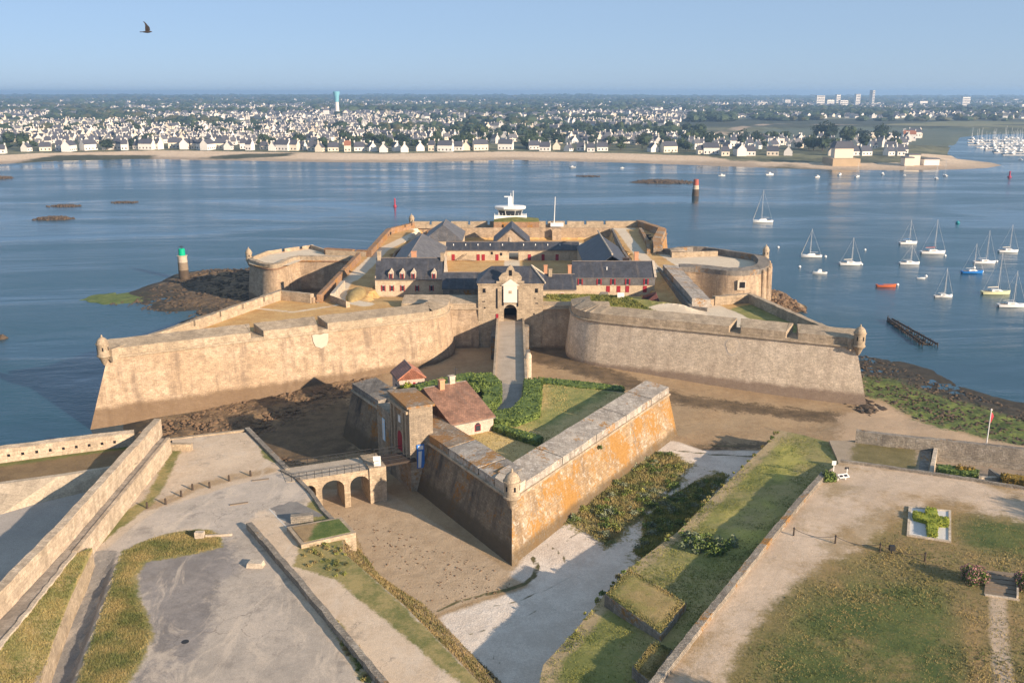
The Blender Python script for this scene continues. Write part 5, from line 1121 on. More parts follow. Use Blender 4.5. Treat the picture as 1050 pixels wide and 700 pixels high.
er_ = sheet('esplanade', espR, lambda x, y: E+0*x, .62, zR, zonemat('sandy_esplanade', ((.47, .36, .255), (.56, .44, .325), .16), [('z_worn', (.33, .25, .15), (.41, .31, .20), .4, 1.2, 2.0),
   ('z_lawn', (.155, .13, .05), (.24, .185, .078), .3, .8, 1.0), ('z_green', (.060, .088, .025), (.12, .135, .04), .25, 2.0, 3.0), ('z_dry', (.25, .17, .075), (.34, .23, .11), .5, 1.2, 1.2), ('z_path', (.42, .32, .22), (.50, .385, .275), .4, .3, .15)], .35), 2, noise=.1)
tag(er_, kind='structure')
broken_wall('low_wall', 'low grey stone kerb wall between the sandy walk and the sunken terrace', [(x, y) for x, y in kerbR], 5, E+.35, .5, RUBBLE, .05)
# lower terraces and loopholed wall on the right
LW = PL([(877,452),(910,456.5),(955,461),(1010,467),(1065,473),(1330,505)], 6.0)
lo = sheet('lower_terrace', [kerbR[0], kerbR[1], kerbR[2], LW[2], LW[1], LW[0], P2(850,452,6), P2(858,470,6)], lambda x, y: 6.1+0*x, .7, {'z_g': [PL([(876,452),(940,460),(940,482),(872,475)], 6.1)]}, zonemat('terrace', ((.30, .24, .17), (.36, .29, .21), .4), [('z_g', (.14, .12, .05), (.20, .165, .075), .5, .5, 1.0)], .4), 2)
tag(lo, kind='structure')
lo2 = sheet('lower_terrace', [kerbR[2], kerbR[3], kerbR[4], kerbR[5], LW[5], LW[4], LW[3], LW[2]], lambda x, y: 4.9+0*x, .9, {'z_g': lambda x, y: -3+0*x}, zonemat('terrace_low', ((.27, .21, .15), (.33, .26, .19), .4), [], .4), 2)
tag(lo2, kind='structure')
lr = empty('loophole_wall', 'rough grey rubble wall with small dark gun holes between the terrace and the algae beach', 'wall')
w1 = broken_wall('masonry', None, LW, 1.5, 7.9, -.9, RUBBLE, .06); w1.parent = lr
for k_ in ('label', 'category'):
    if k_ in w1: del w1[k_]
for i in range(15):
    s_ = 1.2 + i*2.05; pp = sub(LW, 0.0, s_); c = pp[-1]; b0 = pp[-2]; a_ = math.atan2(c[1]-b0[1], c[0]-b0[0]); M = Matrix.Translation((c[0], c[1], 7.1)) @ Matrix.Rotation(a_, 4, 'Z')
    MB().box(-.17, .17, -.1, .15, -.2, .2, M=M).build('gun_hole', DARK, lr)
m = MB()
for r_, (z0_, off_) in enumerate(((4.9, 1.5), (4.9, .8))):
    m.sweep([(x, y) for x, y in sub(LW, 9.5, plen(LW)-.1)], [(off_, 4.0), (off_, 5.6+r_*.6), (-.0, 5.6+r_*.6), (-.0, 4.0)])
m.build('firing_step', RUBBLE, lr)
a = Vector(kerbR[2]); b = Vector(LW[2]); tag(MB().prism([(a.x-.1, a.y+.1), (a.x+.5, a.y+.1), (b.x+.5, b.y-.9), (b.x-.1, b.y-.9)], 4, 6.7).build('low_wall', ST_W), 'short pale wall dividing the two terraces beside the sunken stair', 'wall')
st = empty('stone_steps', 'shaded sunken stair between the two terraces beside the pale dividing wall', 'steps')
for i in range(6):
    f0 = i/6; f1 = (i+1)/6; x = a.x-1.5; MB().add([(a.x-1.5+(b.x-a.x)*f0, a.y+(b.y-a.y)*f0, 4), (a.x-.2+(b.x-a.x)*f0, a.y+(b.y-a.y)*f0, 4), (a.x-.2+(b.x-a.x)*f1, a.y+(b.y-a.y)*f1, 4), (a.x-1.5+(b.x-a.x)*f1, a.y+(b.y-a.y)*f1, 4)] + [(a.x-1.5+(b.x-a.x)*f0, a.y+(b.y-a.y)*f0, 6.15+i*.0), (a.x-.2+(b.x-a.x)*f0, a.y+(b.y-a.y)*f0, 6.15), (a.x-.2+(b.x-a.x)*f1, a.y+(b.y-a.y)*f1, 6.15), (a.x-1.5+(b.x-a.x)*f1, a.y+(b.y-a.y)*f1, 6.15)], [(4,5,6,7),(0,1,5,4)]).build('step', ST_G, st)
for i, (x0, x1, lb, mt) in enumerate(((960, 1002, 'dark rusty green hedge on the terrace left of the stone stair', HEDGE), (1026, 1075, 'rusty yellow hedge on the terrace right of the stone stair', GORSE))):
    yy = lambda x: 487.5 + (x-953)*.143
    pl = PL([(x0, yy(x0)-6), (x1, yy(x1)-6), (x1, yy(x1)-1), (x0, yy(x0)-1)], 6.3)
    h_ = hedge('hedge', lb, pl, 4.9, 7.5, mt, 30)
for (px, py) in ((985, 487), (993, 487.5)):
    bush('bush', 'rust coloured bush inside the hedge row near the stone stair' if px > 990 else 'ochre bush inside the hedge row on the terrace', 'bush', *P2(px, py-4, 7), 6.4, .9, .7, .8, 400, .13, GORSE)
q = P(1010, 491, 6.2); st2 = empty('stone_steps', 'pale stone steps with low walls in the gap of the terrace hedge', 'steps', (q.x, q.y, 4.9))
for i in range(4): MB().box(-1.1, 1.1, -.9+i*.55, -.35+i*.55, 0, 1.9-i*.4).build('step', ST_W, st2)
MB().box(-1.5, -1.12, -1.2, 1.5, 0, 2.2).box(1.12, 1.5, -1.2, 1.5, 0, 2.2).build('side_wall', RUBBLE, st2)
q = P(1010, 466.5, 5.5); fp = empty('flagpole', 'white flagpole with a limp red and white flag in front of the rubble wall', 'flagpole', (q.x, q.y, 5.5))
MB().tube((0, 0, 0), (0, 0, 6.8), .09, .06, 8).lathe(0, 0, [(.12, 6.8), (.14, 6.95), (.02, 7.1)], 8).build('pole', WHITE, fp)
MB().add([(.07, 0, 6.5), (.32, .1, 6.35), (.45, -.05, 5.9), (.3, .1, 5.2), (.12, -.06, 4.9), (.07, 0, 5.1), (.07, .04, 6.5), (.32, .14, 6.35), (.45, -.01, 5.9), (.3, .14, 5.2), (.12, -.02, 4.9), (.07, .04, 5.1)], [(5,4,3,2,1,0),(6,7,8,9,10,11),(0,1,7,6),(1,2,8,7),(2,3,9,8),(3,4,10,9),(4,5,11,10)]).build('flag', simple('flag_red', (.5, .06, .08), .2, 3, .7), fp)
# cannon-like sign corner
q = P(849, 492, E); bush('bush', 'clipped dark green bush at the upper end of the long stone wall', 'bush', q.x, q.y, E-.6, 1.0, .9, 1.0, 1100, .14, HEDGE)
q = P(863, 492, E); sp = empty('information_panel', 'white slanted information panel beside the clipped bush', 'sign', (q.x, q.y, E), .3)
MB().box(-.75, .75, -.35, .35, .75, .83, M=Matrix.Rotation(.4, 4, 'X')).build('board', WHITE, sp)
for x in (-.6, .6): MB().box(x-.05, x+.05, -.04, .04, 0, .75).build('leg', WHITE, sp)
for x in (-.38, .3): MB().box(x-.25, x+.25, -.2, .15, .835, .845, M=Matrix.Rotation(.4, 4, 'X')).build('printed_panel', IRON, sp)
q = P(854.5, 483, E); vs_ = empty('sign_post', 'slim white post sign behind the clipped bush', 'sign', (q.x, q.y, E)); MB().box(-.05, .05, -.05, .05, 0, 1.3).build('post', WHITE, vs_); MB().box(-.28, .28, -.03, .03, .9, 1.5).build('board', WHITE, vs_)
q = P(868, 488, E); vs_ = empty('sign_post', 'dark topped slim post right of the slanted panel', 'sign', (q.x, q.y, E)); MB().box(-.05, .05, -.05, .05, 0, 1.1).build('post', WHITE, vs_); MB().box(-.35, .2, -.03, .03, 1.0, 1.3).build('board', IRON, vs_)
for i, (px, py) in enumerate([(813.7, 549), (856.3, 557), (902, 565.5), (948, 575)]):
    q = P(px, py, E); r = empty('fence_post', ['slim dark post nearest the long straight wall on the sandy walk', 'slim dark post second from the long straight wall', 'slim dark post beside the small dark litter box', 'slim dark post at the lawn edge nearest the flower bush'][i], 'post', (q.x, q.y, E), 0, 'chain fence posts across the sandy walk')
    MB().lathe(0, 0, [(.1, 0), (.085, 1.0), (.04, 1.08)], 8).build('shaft', WOODD, r); MB().lathe(0, 0, [(.12, .92), (.12, .98)], 8).build('cap_ring', IRON, r)
def chain(a, b, sag, label):
    m = MB(); n = 10; A = Vector(a); B = Vector(b); pr = None
    for i in range(n+1):
        f = i/n; p_ = A.lerp(B, f) - Vector((0, 0, 4*sag*f*(1-f)))
        if pr: m.tube(pr, p_, .025, n=4)
        pr = p_
    tag(m.build('chain', IRON), label, 'chain')
cps = [P(px, py, E) for px, py in [(813.7, 549), (856.3, 557), (902, 565.5), (948, 575)]]
for i in range(3): chain(cps[i]+Vector((0, 0, .9)), cps[i+1]+Vector((0, 0, .9)), .5, ['sagging chain between the first two posts by the long wall', 'sagging chain between the middle two posts on the sand', 'sagging chain reaching the post near the flower bush'][i])
q = P(914, 567, E); r = empty('litter_box', 'small dark box on a stand beside the third post at the lawn edge', 'box', (q.x, q.y, E)); MB().box(-.3, .3, -.2, .2, .35, .95).build('bin', IRON, r); MB().box(-.05, .05, -.05, .05, 0, .36).build('leg', IRON, r)
# memorial cross bed
mp_ = PL([(932.9,519.6),(973.9,523.8),(973.9,555),(931,548.5)], E+.1)
mm_ = empty('memorial_bed', 'white gravel rectangle with pale stone kerb around a clipped green cross', 'memorial', (0, 0, 0))
MB().prism(mp_, E-.2, E+.10).build('gravel', simple('white_gravel', (.62, .60, .57), .15, 14, .9, .5), mm_)
ip = mp_[::-1]
for i in range(4):
    a, b = Vector(mp_[i]), Vector(mp_[(i+1) % 4]); n_ = (b-a).normalized(); n_ = Vector((-n_.y, n_.x))*.14; e_ = (b-a).normalized()*.14
    MB().prism([tuple(a-n_-e_), tuple(b-n_+e_*(-1)), tuple(b+n_-e_), tuple(a+n_-e_)], E-.2, E+.2+.003*i).build('kerb', ST_W, mm_)
o0 = Vector(mp_[3]); ux = (Vector(mp_[2])-o0); uy = (Vector(mp_[0])-o0)
cr_ = lambda u_, v_: tuple(o0 + ux*u_ + uy*v_)
cross = [cr_(*p) for p in ((.47,.04),(.68,.04),(.70,.42),(.97,.46),(.97,.70),(.70,.68),(.66,.97),(.42,.97),(.42,.72),(.10,.76),(.10,.53),(.44,.46))]
m = MB(); hedge('cross_hedge', '', cross, E+.1, E+.72, HEDGE_Y, 90, .1)
o = bpy.data.objects['cross_hedge']; o.parent = mm_
for k_ in ('label', 'category'):
    if k_ in o: del o[k_]
# flower bushes, steps
q = P(998, 597, E); bush('flower_bush', 'rounded bush with pink flowers left of the wooden steps', 'bush', q.x, q.y, E, 1.15, 1.1, .95, 1700, .11, HEDGE, PINK)
q = P(1049, 604, E); bush('flower_bush', 'rounded bush with pink flowers right of the wooden steps, cut by the photo edge', 'bush', q.x, q.y, E, .95, 1.0, .9, 1300, .11, HEDGE, PINK)
a = Vector(P2(1011.5, 587, E+.1)); b = Vector(P2(1042, 590, E+.1)); c = Vector(P2(1042, 614, E+.1)); d = Vector(P2(1009, 609, E+.1))
st3 = empty('stone_steps', 'wide low steps of grey slabs between the two pink flower bushes', 'steps')
for i in range(6):
    f0, f1 = i/6, (i+.93)/6; pz = [tuple(a.lerp(d, f0)), tuple(b.lerp(c, f0)), tuple(b.lerp(c, f1)), tuple(a.lerp(d, f1))]; MB().prism(pz, E-.2, E+.42-.06*i).build('step', WOOD, st3)
MB().prism([tuple(b), tuple(b+Vector((.2, 0))), tuple(c+Vector((.2, 0))), tuple(c)], E-.2, E+.5).build('side_kerb', ST_W, st3)
MB().prism([tuple(d+Vector((0,-.25))), tuple(c+Vector((.2,-.25))), tuple(c+Vector((.2, 0))), tuple(d)], E-.2, E+.2).build('front_kerb', ST_W, st3)

# ---------------------------------------------------------------- trees just outside the frame (their shadows fall into it)
def tree(name, label, x, y, z, h_, r_, n, size, lean=0, group=None, mat=LEAF):
    root = empty(name, label, 'tree', (x, y, z), 0, group)
    m = MB().tube((0, 0, 0), (.1, 0, h_*.5), h_*.035, h_*.022, 8)
    m2 = MB()
    for i in range(7):
        a = i*2.4; rr_ = r_*random.uniform(.35, .6); cz = h_*random.uniform(.5, .85); c = (rr_*math.cos(a), rr_*math.sin(a), cz)
        m.tube((.1, 0, h_*.4), c, h_*.015, h_*.006, 5); leafcloud(m2, *c, r_*.55, r_*.55, h_*.16, n//7, size, 0, .2)
    m.build('trunk', BARK, root); m2.build('crown', mat, root); return root
tree('broadleaf_tree', 'round headed tree standing on the lawn just outside the lower right of the photo', 33, 53.5, E, 9, 2.8, 2500, .22)
tree('broadleaf_tree', 'large tree outside the right edge whose shadow reaches the sandy walk', 86, 84, E, 12, 5.5, 4000, .3)
tree('broadleaf_tree', 'second tree outside the right edge shading the terrace hedge', 93, 93, E, 11, 5, 3500, .3)

# ---------------------------------------------------------------- grass tufts on the near lawns
tufts('grass', 'green and dry grass growing on the right foreground lawn', scatter(lawn, 22000, lambda x, y: E+0*x, lambda x, y: np.clip(1.2 - y/130, .15, 1) * np.clip(sd(x, y, lawn)/2, 0, 1)), TUFT_M, .06, .18, .05)
tufts('grass', 'rough green grass growing on the bank above the white sand', scatter(bankp, 15000, lambda x, y: bank_z(x, y)+fbm(x, y, 6)*.22, lambda x, y: np.clip(1.3 - y/140, .2, 1)*np.clip(fbm(x, y, 3)*2+.6, .1, 1)), TUFT_G, .06, .16, .05)
tufts('grass', 'grass on the rounded island between road and car park', scatter(ISL, 12000, lambda x, y: E+0*x, lambda x, y: np.clip(sd(x, y, ISL)/1, 0, 1)), TUFT_M, .07, .2, .05)
tufts('grass', 'grass on the slope beneath the high rampart walkway', scatter(gs, 12000, gslope), TUFT_M, .07, .2, .05)
tufts('grass', 'tall wild grass in the sunny part of the sandy ditch', scatter(patchA, 6000, lambda x, y: flat_z(x, y)+.15, ragged(patchA)), TUFT_M, .15, .45, .06)
GREYL = foliage('grey_green_leaf', (.13, .15, .085), (.25, .27, .17), 1)
shrubs('shrubs', 'low mixed green and grey shrubs in the sunny part of the sandy ditch', scatter(patchA, 80, lambda x, y: flat_z(x, y)+.15, ragged(patchA, 2, .1)), .3, .9, [HEDGE, GREYL, TUFT_G, HEDGE])
tufts('grass', 'tall wild grass in the shaded part of the sandy ditch', scatter(patchB, 5500, lambda x, y: flat_z(x, y)+.15, ragged(patchB)), TUFT_G, .15, .45, .06)
shrubs('shrubs', 'scattered weeds along the sandy path beside the long low rubble wall', scatter(PL([(335,630),(352,640),(390,702),(372,702)], E), 45, lambda x, y: E+0*x) + scatter(PL([(305,555),(352,560),(360,600),(315,580)], E), 40, lambda x, y: E+0*x), .12, .4, [TUFT_M, TUFT_G, TUFT_B], .09)
shrubs('shrubs', 'low dark shrubs in the shaded part of the sandy ditch below the grass bank', scatter(patchB, 70, lambda x, y: flat_z(x, y)+.15, ragged(patchB, 2, .1)), .3, .9, [HEDGE, GREYL, TUFT_G])
shrubs('shrubs', 'weeds and small shrubs along the moat edge of the grass bank', [(a+random.uniform(-.6, .3), b+random.uniform(-.5, .5), 4.9) for a, b in sub_close(BW[:-1], .8)[:80] if random.random() < .5], .15, .45, [HEDGE, TUFT_M, TUFT_G])
tufts('grass', 'garden grass inside the ravelin', scatter(inner, 5000, lambda x, y: 8.25+0*x, lambda x, y: (np.maximum(sd(x, y, hedge_road), sline(x, y, [(-.4, 155), (-.6, 140), (-3, 134), (-10, 133), (-15, 129)], 2.1)) < -.2)*1.0), foliage('tuft_straw', (.26, .22, .08), (.50, .38, .16), .4), .06, .2, .05)
tufts('grass', 'grass on the large square block', scatter(bA[0], 2600, lambda x, y: 6.62+0*x), TUFT_M, .07, .2, .05)
tufts('grass', 'grass on the small block beside the long wall', scatter(bB[0], 900, lambda x, y: 6.82+0*x), TUFT_M, .07, .2, .05)
mbk = [tuple(p) for p in topE[3:]] + [tuple(p) for p in botE[3:]][::-1]
def mb_z(x, y):
    d1 = -sline(x, y, topE, 0); d2 = -sline(x, y, botE, 0); f = d1/(d1+d2+1e-6); return E + (1.9-E)*f
tufts('grass', 'dry weeds along the slope between the sandy path and the dry moat', scatter(mbk, 5000, lambda x, y: mb_z(x, y) - .12), TUFT_B, .1, .3, .06)
fg = PL([(560,303),(620,303),(690,325),(760,334),(700,332),(640,318),(560,308)], 11.5)
tufts('grass', 'green grass along the bank behind the parapet of the pale bastion', scatter(fg, 7000, fort_z), TUFT_G, .2, .5, .1)

# ---------------------------------------------------------------- sea marks, rocks, wreck
gt = empty('beacon_tower', 'green topped stone beacon tower standing at the edge of the shore rocks', 'beacon', (*P2(189, 287, 0), 0))
MB().lathe(0, 0, [(1.55, -1.5), (1.5, 3.2)], 16).build('weedy_base', ROCK, gt); MB().lathe(0, 0, [(1.5, 3.2), (1.45, 5.6)], 16).build('shaft', simple('tower_brown', (.22, .17, .12), .3, 2, .9, .4), gt)
MB().lathe(0, 0, [(1.45, 5.6), (1.4, 7.4), (1.6, 7.5), (1.6, 7.7)], 16).build('pale_band', ST_W, gt)
MB().lathe(0, 0, [(1.0, 7.7), (.95, 9.6), (.7, 9.8)], 16).build('lantern', simple('beacon_green', (.0, .36, .20), .1, 2, .5), gt); MB().tube((0, 0, 9.8), (0, 0, 10.8), .08).box(-.8, .8, -.05, .05, 10.3, 10.45).build('topmark', IRON, gt)
rt = empty('beacon_tower', 'red and white stone beacon tower rising from the open water', 'beacon', (*P2(713, 201, 0), 0))
MB().lathe(0, 0, [(2.1, -1.5), (1.8, 3.8)], 16).build('weedy_base', ROCK, rt); MB().lathe(0, 0, [(1.8, 3.8), (1.6, 6.0)], 16).build('shaft', ST_W, rt); MB().lathe(0, 0, [(1.6, 6.0), (1.4, 9.2), (.5, 9.4)], 16).build('red_band', simple('beacon_red', (.33, .09, .06), .2, 2, .6), rt)
def islet(px0, px1, py, h_, label, seed):
    a = Vector(P2(px0, py, 0)); b = Vector(P2(px1, py, 0)); L = (b-a).length; n = 40
    xs = np.linspace(-.5, .5, n); X_, Y_ = np.meshgrid(xs, xs); Z_ = h_*np.clip(1 - (X_*2)**2 - (Y_*2)**2 + .35*fbm(X_*30+seed, Y_*30, 6), -.3, 2)*(.7+.6*fbm(X_*40+seed, Y_*40, 4)) - .25
    c = (a+b)/2; vs = np.stack([c.x + X_*L, c.y + Y_*L*.55, Z_], -1).reshape(-1, 3).tolist(); I = np.arange(n*n).reshape(n, n)
    m = MB().add(vs, np.stack([I[:-1,:-1], I[:-1,1:], I[1:,1:], I[1:,:-1]], -1).reshape(-1, 4).tolist())
    for _ in range(int(40 + L*5)):
        u_ = random.gauss(0, .2); v_ = random.gauss(0, .2)
        if abs(u_) > .48 or abs(v_) > .45: continue
        r0 = random.uniform(.3, .9)*min(1.3, .5+h_*.4); x0 = c.x+u_*L; y0 = c.y+v_*L*.55; z0 = max(-.1, h_*.8*(1-(u_*2)**2-(v_*2)**2)*.6)
        m.lathe(x0, y0, [(r0*random.uniform(.8, 1.3), z0-r0), (r0*random.uniform(.7, 1.1), z0+r0*.3), (r0*.3, z0+r0*random.uniform(.5, .9))], 5)
    tag(m.build('rock_islet', ROCK), label, 'rocks')
islet(644, 714, 187.0, 2.2, 'large low brown rock islet in the water before the red beacon tower', 3)
islet(34, 78, 224.5, 1.6, 'small dark rock at the left, nearer of the open water rocks', 11); islet(48, 86, 211.5, .9, 'thin dark rock reef behind the small dark rock', 21); islet(113, 143, 207.8, .7, 'line of tiny dark rocks farthest from the left edge', 31); islet(-14, 14, 183, 2, 'dark rock cut by the left edge of the photo', 41); islet(590, 618, 181, .7, 'faint flat sandbar in the middle of the water', 51)
islet(-20, 9, 347, .8, 'dark flat rock at the left edge below the deep water', 61)
wr = empty('ruined_groyne', 'black ruined timber groyne standing in the water below the moored boats', 'groyne')
a = P(912, 328, .2); b = P(953, 354, .2)
for i in range(22):
    f = i/21; c = a.lerp(b, f); wd = .5 + 1.2*f
    MB().tube((c.x-wd, c.y, -.6), (c.x-wd+random.uniform(-.2, .2), c.y+random.uniform(-.2, .2), .7+random.uniform(0, .6)), .14).tube((c.x+wd, c.y-.4, -.6), (c.x+wd, c.y-.4, .6+random.uniform(0, .5)), .14).build('stake', WOODD, wr)
MB().tube(a+Vector((-.5, 0, .5)), b+Vector((-1.6, 0, .5)), .22).tube(a+Vector((.5, -.4, .4)), b+Vector((1.6, -.4, .4)), .22).build('rail', WOODD, wr)
boulders('beach_stones', 'black weedy stones piled along the ruined groyne', 'stones', [tuple(a.lerp(b, random.random())+Vector((random.uniform(-1, 1), random.uniform(-.8, .8), -.15))) for _ in range(70)], ROCK, .3, .7)

# ---------------------------------------------------------------- boats
HW = simple('boat_white', (.78, .77, .74), .05, 1, .35, spec=.5); HB = simple('boat_blue', (.01, .16, .50), .1, 1, .4, spec=.5); HO = simple('boat_orange', (.50, .11, .03), .1, 1, .4, spec=.5)
HY = simple('boat_cream', (.68, .66, .38), .08, 1, .4, spec=.5); MAST = simple('mast_alloy', (.62, .60, .57), .05, 1, .4); SAILC = simple('sail_cover_blue', (.03, .14, .32), .2, 2, .8); SAILR = simple('sail_cover_red', (.35, .06, .05), .2, 2, .8); CREAMC = simple('sail_cover_cream', (.6, .55, .46), .1, 2, .8)
def hull_mb(L, B, fb, m=None, bulge=1.0):
    m = m or MB(); st_ = [-.5, -.46, -.3, -.1, .1, .28, .42, .5]; wd = [.66, .74, .92, 1, .96, .74, .38, .03]; sh = [1.0, 1.0, .95, .95, 1.0, 1.1, 1.22, 1.3]
    vs = []
    for s_, w_, h_ in zip(st_, wd, sh):
        x = s_*L; b = B/2*w_
        vs += [(x, -b, fb*h_), (x*.97, -b*.86, .12), (x*.93, -b*.3, -.3), (x*.93, b*.3, -.3), (x*.97, b*.86, .12), (x, b, fb*h_)]
    fs = []
    for i in range(7):
        for k in range(5): fs.append((i*6+k, i*6+k+1, (i+1)*6+k+1, (i+1)*6+k))
        fs.append((i*6+5, i*6, (i+1)*6, (i+1)*6+5))
    fs += [(5,4,3,2,1,0), tuple(42+k for k in range(6))]; return m.add(vs, fs)
def sailboat(px, py, Lpx, mtop, hm, sc, label, rz=0.0, genoa=False, group='sailing boats on moorings'):
    q = P(px, py, 0); sc_m = (q - Vector((0, 0, CAMZ))).length / FPX; L = Lpx*sc_m; H = max(3, (py - mtop)*sc_m*1.02)
    r = empty('sailing_boat', label, 'sailing boat', (q.x, q.y, 0), rz, group); B = L*.33; fb = L*.105
    hull_mb(L, B, fb).build('hull', hm, r)
    MB().add([(-.18*L, -B*.27, fb), (.22*L, -B*.2, fb*1.05), (.22*L, B*.2, fb*1.05), (-.18*L, B*.27, fb), (-.16*L, -B*.22, fb*1.65), (.14*L, -B*.16, fb*1.55), (.14*L, B*.16, fb*1.55), (-.16*L, B*.22, fb*1.65)], [(4,5,6,7),(0,1,5,4),(1,2,6,5),(2,3,7,6),(3,0,4,7)]).build('cabin', WHITE, r)
    MB().box(-.12*L, .08*L, -B*.235, -B*.2, fb*1.2, fb*1.42).build('cabin_window', GLASS, r)
    MB().box(-.42*L, -.2*L, -B*.24, B*.24, fb*.98, fb*1.04).build('cockpit', WOOD, r)
    mx = .06*L; MB().tube((mx, 0, fb), (mx-.01*L, 0, H), .07, .045, 6).tube((mx-.01*L, -B*.3, H*.62), (mx-.01*L, B*.3, H*.62), .03, n=4).build('mast', MAST, r)
    MB().tube((mx, 0, fb*2.3), (mx-.38*L, 0, fb*2.2), .05, n=5).build('boom', MAST, r)
    if sc: MB().tube((mx, 0, fb*2.45), (mx-.36*L, 0, fb*2.35), .15, .1, 7).build('sail_cover', sc, r)
    MB().tube((.49*L, 0, fb*1.3), (mx, 0, H*.95), .035 if not genoa else .11, .02, 4).build('forestay', MAST if not genoa else CREAMC, r)
    MB().tube((-.48*L, 0, fb), (mx, 0, H), .02, .02, 4).tube((mx, -B*.45, fb), (mx, 0, H*.8), .018, n=4).tube((mx, B*.45, fb), (mx, 0, H*.8), .018, n=4).build('shrouds', MAST, r)
    MB().box(-.49*L, -.45*L, -.07*L, -.02*L, -.3, fb*.8).build('rudder', WOODD, r); return r
bs = [(782,228,20,197,HW,None,'white cruising yacht under way alone, nearest the middle of the channel',.1+math.pi,True),
 (831.7,263.5,20,236.6,HW,None,'white yacht with a slanting furled sail, leftmost of the mooring field',math.pi,True),
 (871.8,271.5,21,245.6,HW,CREAMC,'white yacht with cream sail cover, second from the left in the mooring field',0,False),
 (931.2,250,18,228,HW,SAILC,'white yacht with blue sail cover, farthest back of the mooring field',0.15,False),
 (932.5,271,19,253,HW,None,'plain white yacht directly below the one with the blue sail cover',0,False),
 (956.4,260,23,228.9,HW,SAILR,'large white yacht with red sail cover and tall mast',0,False),
 (967.2,304.5,17,277.7,HW,None,'small white yacht by itself in the lower part of the mooring field',0,False),
 (996.8,280,20,253.3,HB,None,'bright blue hulled sailing boat',0,False),
 (1009.6,270,20,240.4,HW,None,'slim white yacht behind the blue hulled boat',0,False),
 (1033.8,258.5,18,234,HW,CREAMC,'white yacht highest on the right edge of the mooring field',0,False),
 (1021,301.5,26,263.6,HY,CREAMC,'cream yellow hulled yacht, the longest near the right edge',0,False),
 (1037,314.5,25,282.3,HW,None,'low white yacht lowest at the right edge, cut near the frame',0,False)]
for b in bs: sailboat(b[0], b[1], b[2], b[3], b[4], b[5], b[6], b[7], b[8])
def motorboat(px, py, Lpx, hm, label, rz=0, group=None, tiny=False):
    q = P(px, py, 0); sc_m = (q - Vector((0, 0, CAMZ))).length / FPX; L = Lpx*sc_m; B = L*.36; fb = L*.12
    r = empty('motor_boat', label, 'motor boat', (q.x, q.y, 0), rz, group); hull_mb(L, B, fb).build('hull', hm, r)
    if not tiny:
        MB().add([(-.12*L, -B*.3, fb), (.2*L, -B*.25, fb), (.2*L, B*.25, fb), (-.12*L, B*.3, fb), (-.1*L, -B*.27, fb*2.5), (.08*L, -B*.22, fb*2.5), (.08*L, B*.22, fb*2.5), (-.1*L, B*.27, fb*2.5)], [(4,5,6,7),(0,1,5,4),(1,2,6,5),(2,3,7,6),(3,0,4,7)]).build('cabin', WHITE, r)
        MB().box(-.06*L, .06*L, -B*.3, -B*.24, fb*1.7, fb*2.2).build('cabin_window', GLASS, r)
    MB().box(-.4*L, -.15*L, -B*.25, B*.25, fb, fb*1.05).build('cockpit', SAILC if tiny else WOOD, r)
    return r
motorboat(840.4, 280.5, 14, HW, 'white motor boat with a small cabin, below the leftmost yacht', math.pi)
motorboat(908.6, 294, 19, HO, 'orange hulled open boat with a teal inside', 0, None, True)
motorboat(944.5, 285.5, 8, HW, 'small white dinghy with a green stripe beside a buoy', 0, None, True)
for i, (px, py, Lp, mt) in enumerate([(740,180.5,7,None),(789,179.5,9,None),(838,182,8,None),(861,179.5,8,None),(879,181.5,9,168),(905,179,7,None),(927.5,180.5,8,167),(960,183.5,9,169),(969,180.5,8,166),(1046.5,164,5,150),(587,172,7,None),(638,172.5,4,None),(1007,152,6,None)]):
    wh = ['near the red beacon tower','second from the red beacon','third from the red beacon','fourth from the red beacon','with a mast, off the old sea wall','just right of the masted one off the sea wall','with a mast, midway along the far spit','with a mast and longer hull near the spit','with a mast beside the longer hulled one','with a mast near the marina mouth','far off the long beach','tiny and alone off the beach','at the marina entrance'][i]
    if mt: sailboat(px, py, Lp, mt, HW, None, 'distant small white boat '+wh, .2*i, False, 'small boats off the far shore')
    else: motorboat(px, py, Lp, HW, 'distant small white boat '+wh, .3*i, 'small boats off the far shore')
def buoy(px, py, r_, mat, label, group='mooring buoys between the boats', cone=False):
    q = P(px, py, 0)
    m = MB().lathe(0, 0, [(r_*.4, -r_*.6), (r_*.9, -.2*r_), (r_, .2*r_), (r_*.8, .7*r_), (r_*.3, r_), (.05, r_*1.25)] if not cone else [(r_, -.3), (r_, .6), (r_*.45, .9), (r_*.35, 3.2), (r_*.6, 3.4), (.05, 4.4)], 12)
    tag(m.build('buoy', mat, None, loc=(q.x, q.y, .1)), label, 'buoy', group)
for i, (px, py) in enumerate([(798,254),(820,274),(887,256.6),(846.5,263.5),(883.5,271.5),(920.3,292.5),(949.5,283.7),(969,262.5),(1007,279),(1022,268.5),(1034,300.5),(975,303.5),(999,275)]):
    buoy(px, py, .45, HW, 'small white mooring buoy ' + ['alone near the cruising yacht', 'left below the leftmost yacht', 'behind the cream covered yacht', 'off the bow of the leftmost yacht', 'off the bow of the cream covered yacht', 'off the bow of the orange boat', 'beside the small dinghy', 'off the bow of the red covered yacht', 'off the bow of the blue boat', 'off the bow of the slim white yacht', 'off the bow of the cream yellow yacht', 'off the bow of the lone small yacht', 'beside the blue boat mast'][i])
buoy(981.9, 229, .9, simple('buoy_teal', (.02, .22, .26), .1, 1, .5), 'round teal buoy beyond the yacht with the red sail cover', None)
buoy(405, 212, .8, simple('buoy_red', (.38, .04, .06), .1, 1, .5), 'red channel buoy alone beyond the citadel', None, True)
buoy(1035, 182, 1.3, simple('buoy_red', (.35, .03, .06), .1, 1, .5), 'dark red channel buoy near the right edge by the far spit', None, True)

